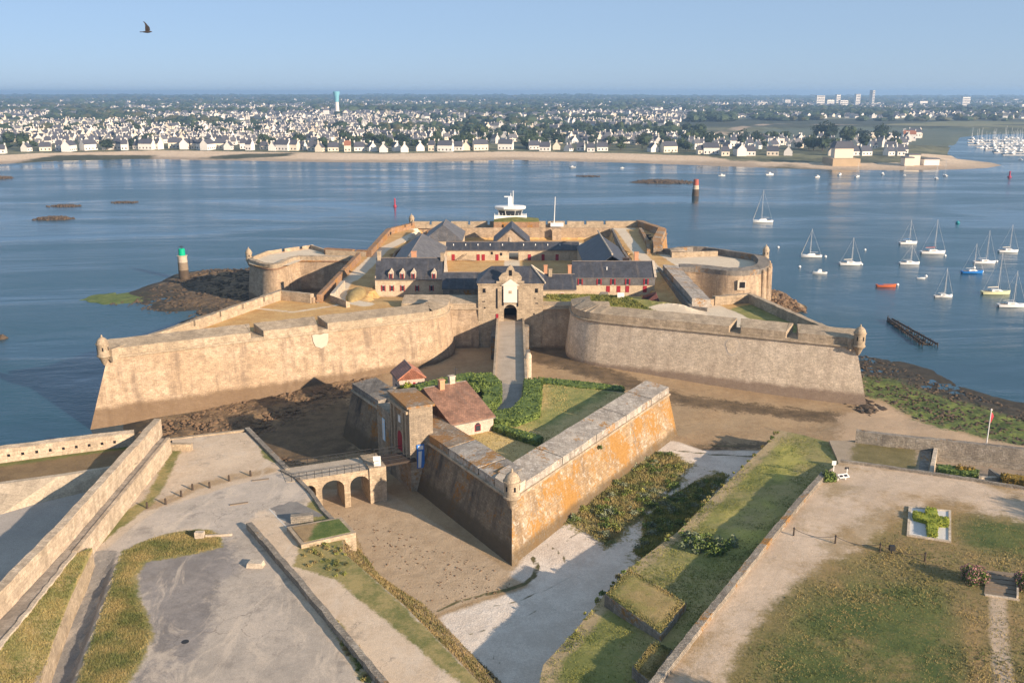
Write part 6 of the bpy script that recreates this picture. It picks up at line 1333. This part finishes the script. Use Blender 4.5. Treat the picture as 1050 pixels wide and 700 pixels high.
# ---------------------------------------------------------------- far shore
SH0 = [(-420,172),(-60,171),(0,169.5),(60,165.5),(140,163.5),(230,165),(330,167),(420,167.5),(520,164.5),(640,167.5),(760,172),(830,175),(900,176),(970,175.5),(1010,174.5),(1036,172),(1040,169),(1000,164.5),(985,163),(975,158),(978,151),(985,146)]
far = [P2(a, b, 0) for a, b in SH0] + [P2(985, 141, 0), P2(1010, 138, 0), P2(1060, 137, 0), P2(1200, 136, 0)] + [(11000, 3500), (11000, 13000), (-11000, 13000), (-9000, 1400)]
def field(x, y): return (vnoise(x/2.6, y, 150) + .5*vnoise(x/2.6+700, y, 60) - .38)*(y > 1500)
def far_z(x, y):
    d = np.clip(sd(x, y, far), -5, 400); z = -.3 + 3.6*np.clip(d/np.where(x < 180, 95, 45), 0, 1)**.8
    z = z + np.clip((y-1150)/2600, 0, 1)*9*np.clip((1800 - x)/1500 + .2, .1, 1) + np.clip((y-3800)/3500, 0, 1)*13 + 3*fbm(x, y, 900)*np.clip((y-1400)/1500, 0, 1) + 5*fbm(x+500, y, 2600)*np.clip((y-3000)/3000, 0, 1)
    return z
lag = [PL([(748,139),(790,132),(850,130.5),(960,131),(1060,134),(1060,141),(985,147),(900,149),(800,147.5),(740,146)], 3)]
rows = [820]; 
while rows[-1] < 12900: rows.append(rows[-1] + max(14, rows[-1]*.022))
pts = []
for yv in rows:
    stp = yv*.022; nx_ = int(1.45*yv*.75/stp)
    for i in range(-nx_, nx_+1):
        if abs(i*stp) < 10900: pts.append((i*stp + random.uniform(-.2, .2)*stp, yv + random.uniform(-.2, .2)*stp*.5))
A = np.array(pts); A = A[sd(A[:, 0], A[:, 1], far) > 6]
bpn = []
for i in range(len(far)):
    a, b = far[i], far[(i+1) % len(far)]; L = math.hypot(b[0]-a[0], b[1]-a[1]); k = max(1, int(L/(15 if max(a[1], b[1]) < 1500 else 500)))
    for j in range(k): bpn.append((a[0]+(b[0]-a[0])*j/k, a[1]+(b[1]-a[1])*j/k))
nb = len(bpn)
V, _, Fc, *_ = delaunay_2d_cdt([Vector(p) for p in bpn] + [Vector(p) for p in A], [(i, (i+1) % nb) for i in range(nb)], [list(range(nb))], 1, 1e-4)
X = np.array([v.x for v in V]); Y = np.array([v.y for v in V]); Z = far_z(X, Y)
dl_ = np.max([sd(X, Y, p) for p in lag], axis=0); Z = np.where(dl_ > 0, np.minimum(Z, .9), Z)
fs = []
for f in Fc:
    a, b, c = f[:3]; s_ = (X[b]-X[a])*(Y[c]-Y[a]) - (X[c]-X[a])*(Y[b]-Y[a]); fs.append(list(f) if s_ > 0 else list(f)[::-1])
me = bpy.data.meshes.new('far_shore'); me.from_pydata(list(zip(X, Y, Z)), [], fs); me.update()
beach = lambda x, y: 62 - sd(x, y, far) + np.clip((x+150)/12, -20, 12) * 0
FRT = [P2(a, b, 0) for a, b in SH0[:19]]
zones_apply(me, {'z_beach': lambda x, y: sline(x, y, FRT, np.where(x < 180, 78, 40)), 'z_wetb': lambda x, y: sline(x, y, FRT, np.where(x < 180, 26, 12)), 'z_weedb': [PL([(30,164),(60,161.5),(110,161),(160,160.5),(155,164),(60,167),(20,170),(10,167)], 0), PL([(200,163),(240,160.5),(300,160),(300,162),(240,164)], 0), PL([(780,172.5),(900,173.5),(985,171),(980,174),(850,175.5),(780,175)], 0)], 'z_field': lambda x, y: field(x, y)*60, 'z_lag': lambda x, y: np.max([sd(x, y, p) for p in lag], axis=0), 'z_spit': lambda x, y: sline(x, y, PL([(738,139),(760,132),(790,129),(850,129.5),(895,130)], 2), 12)})
me.materials.append(zonemat('far_shore', ((.04, .05, .03), (.075, .08, .05), .006), [('z_field', (.14, .15, .075), (.24, .22, .12), .004, 4, 6), ('z_lag', (.09, .115, .085), (.125, .14, .10), .004, 15, 10), ('z_spit', (.38, .29, .20), (.42, .33, .24), .01, 4, 3), ('z_beach', (.60, .45, .30), (.68, .53, .37), .012, 3, 6),
   ('z_wetb', (.34, .26, .18), (.42, .32, .225), .02, 12, 8), ('z_weedb', (.05, .055, .025), (.09, .085, .045), .03, 6, 8)], .1, .05))
o = bpy.data.objects.new('far_shore', me); C.objects.link(o); tag(o, kind='structure')

# houses of the town
SLT = simple('far_slate', (.075, .078, .095), .25, .05, .7); SLT2 = simple('far_slate_pale', (.13, .13, .14), .25, .05, .7); TIL = simple('far_tile', (.28, .12, .07), .2, .05, .8)
WALLS = [('white', simple('far_white', (.70, .665, .61), .06, .1, .8)), ('cream', simple('far_cream', (.68, .60, .48), .08, .1, .8)), ('pale grey', simple('far_grey', (.50, .48, .45), .08, .1, .8))]
def house_mesh(w_, d, h_, rh, mb=None, ox=0, oy=0, oz=0, rz=0, roof_i=1, wall_i=0, win=True, gi=2, chim=True):
    m = mb or MB(); M = Matrix.Translation((ox, oy, oz)) @ Matrix.Rotation(rz, 4, 'Z')
    m.box(-w_/2, w_/2, -d/2, d/2, -2, h_, wall_i, M)
    vs = [M @ Vector(p) for p in ((-w_/2, -d/2, h_), (w_/2, -d/2, h_), (w_/2, d/2, h_), (-w_/2, d/2, h_), (-w_/2, 0, h_+rh), (w_/2, 0, h_+rh))]; m.add(vs, [(1, 2, 5), (3, 0, 4)], wall_i)
    o_ = .35; vs = [M @ Vector(p) for p in ((-w_/2-.1, -d/2-o_, h_-.15), (w_/2+.1, -d/2-o_, h_-.15), (w_/2+.1, d/2+o_, h_-.15), (-w_/2-.1, d/2+o_, h_-.15), (-w_/2-.1, 0, h_+rh+.15), (w_/2+.1, 0, h_+rh+.15))]
    m.add(vs, [(0, 1, 5, 4), (2, 3, 4, 5)], roof_i)
    if chim:
        for s_ in (-1, 1): m.box(s_*(w_/2-.45)-.4, s_*(w_/2-.45)+.4, -.7, .7, h_+rh*.6, h_+rh+1.3, wall_i, M)
    if win:
        nw = max(2, int(w_/3)); fl = max(1, int(h_/2.9))
        for i in range(nw):
            for j in range(fl):
                x = -w_/2 + (i+.5)*w_/nw; m.box(x-.5, x+.5, -d/2-.04, -d/2+.02, .9+j*2.8, 2.3+j*2.8, gi, M)
        m.box(w_/2-.02, w_/2+.04, -.5, .5, h_*.5, h_*.5+1.3, gi, M)
    return m
protos = {}
def proto(wi, ri, k):
    key = (wi, ri, k)
    if key not in protos:
        w_, d, h_, rh = [(7, 7, 3.6, 4.2), (10, 7.5, 3.8, 4.4), (6.5, 6.5, 2.6, 3.8), (14, 8, 5.6, 4.2), (6, 7.5, 5.6, 4.2)][k]
        wm = MB(); wm.box(-w_/2, w_/2, -d/2, d/2, -2, h_).add([(-w_/2, -d/2, h_), (w_/2, -d/2, h_), (w_/2, d/2, h_), (-w_/2, d/2, h_), (-w_/2, 0, h_+rh), (w_/2, 0, h_+rh)], [(1, 2, 5), (3, 0, 4)])
        a = wm.build('wall', WALLS[wi][1]); nw = max(2, int(w_/3)); fl = max(1, int(h_/2.9)); wn = MB()
        rf = MB().add([(-w_/2-.1, -d/2-.35, h_-.15), (w_/2+.1, -d/2-.35, h_-.15), (w_/2+.1, d/2+.35, h_-.15), (-w_/2-.1, d/2+.35, h_-.15), (-w_/2-.1, 0, h_+rh+.15), (w_/2+.1, 0, h_+rh+.15)], [(0,1,5,4),(2,3,4,5)]).build('roof', [SLT, SLT2, TIL][ri])
        cs = [MB().box(s_*(w_/2-.45)-.4, s_*(w_/2-.45)+.4, -.7, .7, h_+rh*.6, h_+rh+1.3).build('chimney', WALLS[wi][1]) for s_ in (-1, 1)]
        ws = []
        for i in range(nw):
            for j in range(fl):
                x = -w_/2 + (i+.5)*w_/nw; ws.append(MB().box(x-.55, x+.55, -d/2-.05, -d/2+.02, .9+j*2.8, 2.4+j*2.8).build('window', GLASS))
        protos[key] = (a, rf, cs, ws)
        for q_ in [a, rf] + cs + ws: C.objects.unlink(q_)
    return protos[key]
placed = []
def clearof(x, y, r_):
    for a, b, c in placed:
        if abs(a-x) < r_+c and abs(b-y) < (r_+c)*.9: return False
    return True
def yfor(x, off):  # distance inland from the shoreline straight away from the camera
    for yv in range(820, 1500, 4):
        if sd(np.array([x]), np.array([float(yv)]), far)[0] > off: return yv
    return None
hn = 0
kinds = ['compact', 'long', 'low', 'large', 'tall narrow']
_W = [(20,'at the left edge'),(60,'above the small dark rock'),(110,'left of the slim turret house'),(160,'beside the slim turret house'),(200,'above the green beacon'),(245,'right of the green beacon'),(290,'above the shaded round bastion'),(330,'left of the water tower'),(375,'below the water tower'),(425,'above the red buoy'),(470,'right of the red buoy'),(510,'left of the signal station'),(550,'above the signal station'),(590,'above the signal mast'),(630,'left of the rock islet'),(670,'above the rock islet'),(705,'left of the red beacon'),(750,'above the red beacon'),(800,'above the lone yacht'),(850,'left of the old sea wall'),(890,'above the old sea wall'),(2000,'near the spit end')]
where = lambda px: next(t for a, t in _W if px < a)
def add_house(x, y, rz, row, wi, ri, k, parts=True):
    global hn
    px = 525 + FPX*x/ y
    a, rf, cs, ws = proto(wi, ri, k); z = float(far_z(np.array([x]), np.array([y]))[0])
    lb = '%s %s house, %s roof, %s, %s' % (kinds[k], WALLS[wi][0], ['dark slate', 'grey slate', 'red tiled'][ri], row, where(px))
    r = empty('house', lb, 'house', (x, y, z), rz, 'houses of the town across the water'); hn += 1
    c1 = a.copy(); C.objects.link(c1); c1.parent = r
    c2 = rf.copy(); C.objects.link(c2); c2.parent = r
    if parts:
        for q_ in cs: cc = q_.copy(); C.objects.link(cc); cc.parent = c2
        for q_ in ws: cc = q_.copy(); C.objects.link(cc); cc.parent = r
xs_row = []
x = -640.0
while x < 520:
    off = 88 if x < 180 else 46
    yv = yfor(x, off + random.uniform(0, 20)); px = 525 + FPX*x/(yv or 900)
    if yv and -60 < px < 960 and random.random() < (.93 if px < 460 else .62 if px < 720 else .8):
        k = random.choice((0, 0, 1, 3, 4, 4) if px < 460 else (0, 1, 1, 3, 2)); add_house(x, yv, random.gauss(0, .25) + (math.pi/2 if random.random() < .3 else 0), 'front row', random.choice((0, 0, 0, 1)), random.choice((0, 0, 0, 1, 2)) if random.random() < .3 else 0, k); placed.append((x, yv, 7))
    x += random.uniform(7.5, 14)
tries = 0
while hn < 296 and tries < 9000:
    tries += 1
    yv = random.uniform(900, 1160); px = random.uniform(-30, 960); x = (px-525)/FPX*yv
    if px > 700 and yv > 1060 or px <= 700 and yv < 985: continue
    dsh = sd(np.array([x]), np.array([yv]), far)[0]
    if dsh < (100 if px < 700 else 55) or not clearof(x, yv, 6.2): continue
    if px > 470 and px < 700 and random.random() < .35: continue
    placed.append((x, yv, 6.5)); add_house(x, yv, random.gauss(.2, .5) + (math.pi/2 if random.random() < .22 else 0), 'rear gable outward' if random.random() < .3 else 'rear rows' if yv > 1080 else 'second row', random.choice((0, 0, 1, 2)), random.choice((0, 0, 0, 1)), random.choice((0, 0, 1, 2, 4)), parts=yv < 1150)
# the mass of further houses
m = MB(); cnt = 0
for _ in range(13000):
    yv = 1015 + (3800 if random.random() < .7 else 5200)*random.random()**1.5; px = random.uniform(-60, 1110); x = (px-525)/FPX*yv
    if sd(np.array([x]), np.array([yv]), far)[0] < 60 or sd(np.array([x]), np.array([yv]), lag[0])[0] > -15: continue
    if px > 720 and yv < 1900: continue
    cl = vnoise(x, yv, 170) + .6*vnoise(x+900, yv, 420)
    if cl < (-.38 if px < 470 else -.35 if px > 690 else -.3) + (yv-1130)/(6500 if px < 690 else 20000): continue
    if px > 690 and yv < 1700: continue
    if yv < 1600 and (sd(np.array([x]), np.array([yv]), far)[0] < 105 or not clearof(x, yv, 4.2)): continue
    if yv < 1600: placed.append((x, yv, 5))
    z = float(far_z(np.array([x]), np.array([yv]))[0]); wi = random.choice((0, 0, 1, 2)); ri = random.choice((3, 3, 4))
    house_mesh(random.uniform(6, 12), random.uniform(6.5, 8.5), random.choice((2.6, 3.4, 4.4, 6)), 4.2, m, x, yv, z, random.uniform(0, 3.1), ri, wi, yv < 1700, 6, yv < 1900); cnt += 1
tag(m.build('distant_houses', [WALLS[0][1], WALLS[1][1], WALLS[2][1], SLT, SLT2, TIL, GLASS]), 'mass of small white houses with slate roofs far behind the front rows of the town', 'houses', kind='stuff')
# special buildings
def block(px, Yd, w_, d, z_top_px, label, mat, cat='building', name='apartment_block', roofm=None, wins=True, rz=.3):
    x = (px-525)/FPX*Yd; z = float(far_z(np.array([x]), np.array([float(Yd)]))[0]); zt_ = CAMZ - (z_top_px - YH)*Yd/FPX/.97
    r = empty(name, label, cat, (x, Yd, z), rz); h_ = max(7, zt_-z)
    MB().box(-w_/2, w_/2, -d/2, d/2, -3, h_).build('wall', mat, r); MB().box(-w_/2-.4, w_/2+.4, -d/2-.4, d/2+.4, h_, h_+1).build('roof', roofm or SLT2, r)
    if wins:
        for j in range(max(1, int(h_/6))): MB().box(-w_/2+1.5, w_/2-1.5, -d/2-.15, -d/2, 2+j*6, 4.5+j*6).build('window_band', GLASS, r)
WF = WALLS[0][1]
for px, Yd, wpx, zt_, lb in ((830.5, 3500, 9, 98, 'leftmost and widest of the white apartment slabs on the skyline'), (840.5, 3400, 8, 101.8, 'low broad white block between the widest slab and the slim one'), (848, 3600, 4.5, 97.2, 'slim white tower block in the middle of the skyline group'), (854, 3500, 9, 102.3, 'long low white block right of the slim tower block'), (867.5, 3700, 5, 96.6, 'white tower block standing apart left of the tallest tower'), (975, 3700, 9, 99.2, 'stepped pale block toward the right of the skyline'), (1002, 2500, 6, 110.5, 'bright white block near the bay on the right'), (1041, 3000, 5, 102.5, 'pale tower block closest to the right edge'), (1033, 3000, 6, 106, 'grey low block beside the tower at the right edge'), (798, 3600, 6, 101.8, 'small white block left of the skyline group'), (773, 3500, 11, 104, 'low white building on the skyline left of the slabs'), (812, 3800, 4, 103.5, 'tiny white block left of the widest slab'), (890, 3900, 8, 104.5, 'low white building right of the tallest tower'), (933, 3700, 9, 103, 'long pale building on the skyline'), (920, 3500, 5, 104.8, 'small pale block on the skyline right of the tallest tower'), (1019, 2600, 14, 119, 'long white harbour shed by the bay'), (748, 3500, 9, 104.6, 'low white works left end of the skyline group'), (952, 2900, 7, 112, 'white block above the lagoon'), (948, 3000, 3, 110, 'small white tower block above the lagoon')):
    block(px, Yd, wpx*Yd/FPX, 12, zt_, lb, WF)
block(882, 3700, 14, 14, 93.2, 'tallest tower on the skyline, slightly tapered pale concrete', WALLS[2][1], 'tower', 'tower_block', rz=.6)
for px, Yd, w_, zt_, lb in ((178, 3400, 70, 109, 'long white industrial shed left of the water tower'), (80, 4000, 60, 104.8, 'low white hall on the wooded slope at the left'), (42, 3000, 45, 117, 'wide white building among trees at the left'), (445, 5200, 40, 103, 'small white hall on the skyline right of the water tower'), (475, 4200, 40, 111, 'white hall in the woods right of the water tower'), (655, 4600, 44, 105, 'white works at the edge of the woods right of centre')):
    block(px, Yd, w_, 20, zt_, lb, WF, name='hall')
block(640, 1020, 30, 12, 151.5, 'white two level beach building with a dark window band right of centre', WF, name='beach_building', rz=0)
block(735, 1090, 70, 12, 136, 'very long pale terrace building with slate roof right of centre', WALLS[1][1], name='terrace_building', roofm=SLT, rz=.05) if False else None
block(596, 1130, 62, 11, 141, 'long pale institutional building with slate roof above the beach', WALLS[1][1], name='terrace_building', roofm=SLT, rz=.03)
block(789, 985, 17, 9, 160.2, 'low white building on the spit behind the beach', WF, name='beach_building', rz=0)
# old sea wall on the spit
a = P2(853.5, 171.5, 0); b = P2(882, 171.5, 0); sw = empty('sea_wall', 'tall tan stone sea wall on the beach of the spit', 'sea wall')
MB().prism([a, b, (b[0], b[1]+26), (a[0], a[1]+26)], -.5, 6.4, shrink=.02).build('wall', simple('seawall_stone', (.42, .31, .19), .15, .2, .9), sw)
MB().prism([(a[0]+4, a[1]+9), (b[0]-3, b[1]+9), (b[0]-3, b[1]+18), (a[0]+4, a[1]+18)], 6.4, 14).build('house_wall', WALLS[1][1], sw)
MB().prism([(a[0]+3, a[1]+8), (b[0]-2, b[1]+8), (b[0]-2, b[1]+19), (a[0]+3, a[1]+19)], 14, 19, shrink=.25).build('roof', SLT, sw)
for px, py, w_, h_, lb in ((935, 168, 9, 7, 'small square tan tower house near the end of the spit'), (930, 168.5, 7, 5, 'small tan house beside the square tower house'), (953, 168, 12, 3.6, 'white low shed on the end of the spit')):
    q = P(px, py, 2); r = empty('house', lb, 'house', (q.x, q.y, 2)); MB().box(-w_/2, w_/2, -4, 4, -1, h_).build('wall', WALLS[1][1] if 'tan' in lb else WF, r); MB().box(-w_/2-.3, w_/2+.3, -4.3, 4.3, h_, h_+.8).build('roof', SLT2, r)
# water tower, church spires
wt = empty('water_tower', 'tall pale blue mushroom water tower rising above the town', 'water tower', ((351-525)/FPX*2300, 2300, 10)); WTB = simple('tower_teal', (.17, .42, .50), .05, .1, .6)
MB().lathe(0, 0, [(5.5, -2), (4.6, 20), (4.9, 32)], 18).build('shaft', WF, wt); MB().lathe(0, 0, [(5.0, 24), (5.4, 34), (8.2, 46), (8.2, 47.5), (6.5, 48.5)], 18).build('tank', WTB, wt)
for px, Yd, zt_, lb in ((340, 1950, 107, 'white church with short pointed spire left of the water tower'), (153, 1150, 134, 'slim white turret house near the beach at the left'), (1024, 5200, 100, 'distant church spire toward the right of the skyline')):
    x = (px-525)/FPX*Yd; z = float(far_z(np.array([x]), np.array([float(Yd)]))[0]); ht = CAMZ - (zt_-YH)*Yd/FPX/.97 - z; r = empty('church', lb, 'church', (x, Yd, z)); s_ = Yd/1500
    MB().box(-4*s_, 4*s_, -4*s_, 4*s_, -2, ht*.6).build('tower', WF, r); MB().add([(-4*s_, -4*s_, ht*.6), (4*s_, -4*s_, ht*.6), (4*s_, 4*s_, ht*.6), (-4*s_, 4*s_, ht*.6), (0, 0, ht)], [(0,1,4),(1,2,4),(2,3,4),(3,0,4)]).build('spire', SLT2, r)
# trees and woods
FL = foliage('far_leaf', (.016, .030, .018), (.036, .055, .026), .05); FL2 = foliage('far_leaf_light', (.03, .05, .022), (.065, .085, .035), .05)
def blob(m, x, y, z, r_, h_, mi=0):
    n = 7; rings = [(.35, .02), (.95, .3), (1.0, .6), (.6, .9), (.12, 1.02)]; b0 = len(m.v)
    for fr, fz in rings:
        for k in range(n):
            a = 2*math.pi*k/n; j = random.uniform(.7, 1.25); m.v.append((x + r_*fr*j*math.cos(a), y + r_*fr*j*math.sin(a), z + h_*fz*random.uniform(.9, 1.1)))
    for i in range(4):
        for k in range(n): m.f.append([b0+i*n+k, b0+i*n+(k+1) % n, b0+(i+1)*n+(k+1) % n, b0+(i+1)*n+k]); m.m.append(mi)
    m.f.append([b0+4*n+k for k in range(n)]); m.m.append(mi)
tps = []
for k in range(6):
    c = MB(); 
    for i in range(7): blob(c, random.uniform(-3, 3), random.uniform(-3, 3), random.uniform(1.5, 4.5), random.uniform(1.6, 3.0), random.uniform(3, 5))
    leafcloud(c, 0, 0, 5.5, 4.8, 4.8, 3.6, 500, .55, 0, .6)
    cr = c.build('crown', [FL, FL2][k % 2]); tr = MB().tube((0, 0, -1), (0, 0, 4), .4, .3, 6).build('trunk', BARK); C.objects.unlink(cr); C.objects.unlink(tr); tps.append((cr, tr))
nt_ = 0; tries = 0
while nt_ < 240 and tries < 9000:
    tries += 1; yv = random.uniform(880, 1350); px = random.uniform(-40, 960); x = (px-525)/FPX*yv; dsh = sd(np.array([x]), np.array([yv]), far)[0]
    if dsh < (92 if px < 700 else 50) or not clearof(x, yv, 2.5): continue
    if px < 470 and random.random() < .45: continue
    if px > 720 and yv > 1110: continue
    placed.append((x, yv, 3)); cr, tr = tps[nt_ % 6]; big = random.uniform(.7, 1.5) * (1.4 if 800 < px < 900 and yv > 1000 else 1)
    r = empty('broadleaf_tree', '%s %s green tree %s, %s' % ('large' if big > 1.15 else 'small' if big < .9 else 'medium', ['dark', 'light'][nt_ % 2], 'among the front houses' if yv < 1050 else 'behind the front houses' if yv < 1200 else 'far behind', where(px)), 'tree', (x, yv, float(far_z(np.array([x]), np.array([yv]))[0])), random.uniform(0, 6), 'trees between the houses of the town'); r.scale = (big, big, big*random.uniform(.8, 1.15))
    for q_ in (cr, tr): cc = q_.copy(); C.objects.link(cc); cc.parent = r
    nt_ += 1
m = MB()
for _ in range(16000):
    yv = 1200 + 8000*random.random()**1.45; px = random.uniform(-80, 1130); x = (px-525)/FPX*yv
    if lag and sd(np.array([x]), np.array([yv]), lag[0])[0] > -20: continue
    if px > 720 and yv < 1750: continue
    if sd(np.array([x]), np.array([yv]), far)[0] < 100: continue
    cl = vnoise(x, yv, 170) + .6*vnoise(x+900, yv, 420)
    if yv < 2400 and cl > (-.12 if px < 470 else .05) and random.random() < .9: continue
    if yv < 1700 and random.random() < .5: continue
    if px > 700 and 3000 < yv < 6000 and random.random() < .5: continue
    if field(np.array([x]), np.array([yv]))[0] > 0: continue
    z = float(far_z(np.array([x]), np.array([yv]))[0]); s_ = 1 + yv/3500
    big = 1 + .5*vnoise(x/2, yv, 200); blob(m, x, yv, z-1, random.uniform(4, 9)*s_*big, random.uniform(6, 11) * (1+yv/16000)*big, random.choice((0, 0, 1, 2)))
tag(m.build('far_woods', [FL, FL2, foliage('far_leaf_olive', (.045, .05, .02), (.085, .08, .035), .05)]), 'dark woods spreading behind the town to the horizon', 'woods', kind='stuff')
m = MB()
for _ in range(700):
    px = random.uniform(702, 905); yv = random.uniform(1700, 2000) if px < 745 else random.uniform(2000, 2500); x = (px-525)/FPX*yv
    if px > 780 and random.random() < .3: continue
    blob(m, x, yv, 5, random.uniform(8, 14), random.uniform(9, 14), random.choice((0, 0, 1)))
tag(m.build('far_woods', [FL, FL2]), 'dark pine wood on the low land beyond the lagoon', 'woods', kind='stuff')
# marina
mh = hull_mb(9, 3, 1.0); mh.box(-2, 2, -.8, .8, 1, 1.8).tube((.5, 0, 1), (.5, 0, 12.5), .14, .1, 5).tube((.5, 0, 2.2), (-3.4, 0, 2.1), .16, .16, 5); mp0 = mh.build('moored_yacht', HW); C.objects.unlink(mp0)
mh = hull_mb(10, 3.2, 1.1); mh.box(-2.4, 1.6, -1, 1, 1, 2.6).tube((.5, 0, 1), (.5, 0, 14.5), .15, .1, 5).tube((.5, 0, 2.6), (-3.4, 0, 2.5), .22, .2, 5); mp1 = mh.build('moored_yacht', HW); C.objects.unlink(mp1)
k = 0
for row in range(7):
    py = 158.5 - row*2.6; rk = 0
    for j in range(24):
        if random.random() < .38: continue
        px = 990 + j*3.0 + row*1.2 + random.uniform(-.8, .8)
        if px < 990 + max(0, (4-row))*9 or px > 1062: continue
        q = P(px, py + random.uniform(-.4, .4), 0); o = (mp0, mp1)[k % 2].copy(); C.objects.link(o); o.location = q; o.rotation_euler = (0, 0, math.pi/2*(1 if k % 3 else -1) + random.uniform(-.2, .2)); sc_ = random.uniform(.8, 1.2); o.scale = (sc_,)*3
        rk += 1; tag(o, 'white %s masted yacht, %s from the left, %s pontoon row' % ('tall' if k % 2 else 'low', ['first','second','third','fourth','fifth','sixth','seventh','eighth','ninth','tenth','eleventh','twelfth','thirteenth','fourteenth','fifteenth','sixteenth','seventeenth','eighteenth','nineteenth','twentieth','twenty first','twenty second','twenty third','twenty fourth'][rk-1], ['nearest', 'second nearest', 'third nearest', 'middle', 'third farthest', 'second farthest', 'farthest'][row]), 'yacht', 'yachts moored in the marina'); k += 1
    a = P(992 + max(0, (4-row))*9, py+.9, 0); b = P(1062, py+.9, 0); tag(MB().box(a.x, b.x, a.y-1, a.y+1, -.3, .6).build('pontoon', WALLS[2][1]), 'floating pontoon of the marina, ' + ['nearest the channel', 'second from the channel', 'third from the channel', 'in the middle', 'third from the back', 'second from the back', 'farthest back'][row], 'pontoon')
a = P(984, 148.5, 0); b = P(1012, 154, 0)
# bird
d = (P(151, 33, 56.0001) if False else None)
xc = (151-525)/FPX; yc = (350-33)/FPX; dv = Vector((xc, math.cos(TH)+yc*math.sin(TH), -math.sin(TH)+yc*math.cos(TH))); bp0 = Vector((0, 0, CAMZ)) + dv*52
BIRD = simple('bird_dark', (.04, .035, .035), .2, 8, .8)
m = MB(); rings = [(-.50, .01, .03, 0), (-.34, .03, .025, 0), (-.2, .055, .05, 0), (0, .08, .075, 0), (.14, .065, .065, .01), (.22, .045, .05, .02), (.28, .03, .03, .02), (.34, .006, .006, .01)]; n = 10; vs = []
for x, ry, rz_, zz in rings:
    for k in range(n): a = 2*math.pi*k/n; vs.append((x, ry*math.cos(a), zz + rz_*math.sin(a)))
fs = [(i*n+k, i*n+(k+1) % n, (i+1)*n+(k+1) % n, (i+1)*n+k) for i in range(7) for k in range(n)] + [tuple(range(n)), tuple(7*n+k for k in range(n-1, -1, -1))]
m.add(vs, fs)
for s_ in (-1, 1):
    st_ = [(.10, -.12, .04, .02), (.16, -.10, .16, .2), (.12, -.06, .26, .38), (.02, -.08, .33, .52), (-.10, -.16, .36, .62)]; vs = []
    for (xa, xb, yy, zz) in st_: vs += [(xa, s_*yy, zz), (xb, s_*yy, zz), (xb, s_*yy, zz-.015), (xa, s_*yy, zz-.015)]
    m.add(vs, [(4*i+k, 4*i+(k+1) % 4, 4*(i+1)+(k+1) % 4, 4*(i+1)+k) for i in range(4) for k in range(4)] + [(0,1,2,3), (19,18,17,16)])
bd = m.build('bird', BIRD, None, loc=bp0); bd.rotation_euler = (R(-12), 0, R(8)); bd.scale = (.8,)*3; tag(bd, 'dark bird flying with raised wings in the upper left sky', 'bird')

# ---------------------------------------------------------------- air
hz = MB().box(-12000, 12000, -500, 13500, -6, 78).build('haze', simple('tmp', (1, 1, 1)))
mt = bpy.data.materials.new('haze_air'); mt.use_nodes = True; t_ = mt.node_tree; t_.nodes.clear()
ou = t_.nodes.new('ShaderNodeOutputMaterial'); pv = t_.nodes.new('ShaderNodeVolumePrincipled'); pv.inputs['Color'].default_value = (.42, .67, 1, 1); pv.inputs['Density'].default_value = 1.7e-4; pv.inputs['Anisotropy'].default_value = .2
t_.links.new(pv.outputs[0], ou.inputs['Volume']); hz.data.materials.clear(); hz.data.materials.append(mt); tag(hz, kind='stuff')
hz['label'] = 'thin pale blue sea haze filling the air'; hz['category'] = 'haze'
for o in bpy.data.objects:
    if 'label' in o and len(str(o['label']).replace(',', ' ').split()) > 16: print('LONG', o['label'])
print('houses', hn, 'trees', nt_, 'far', cnt)
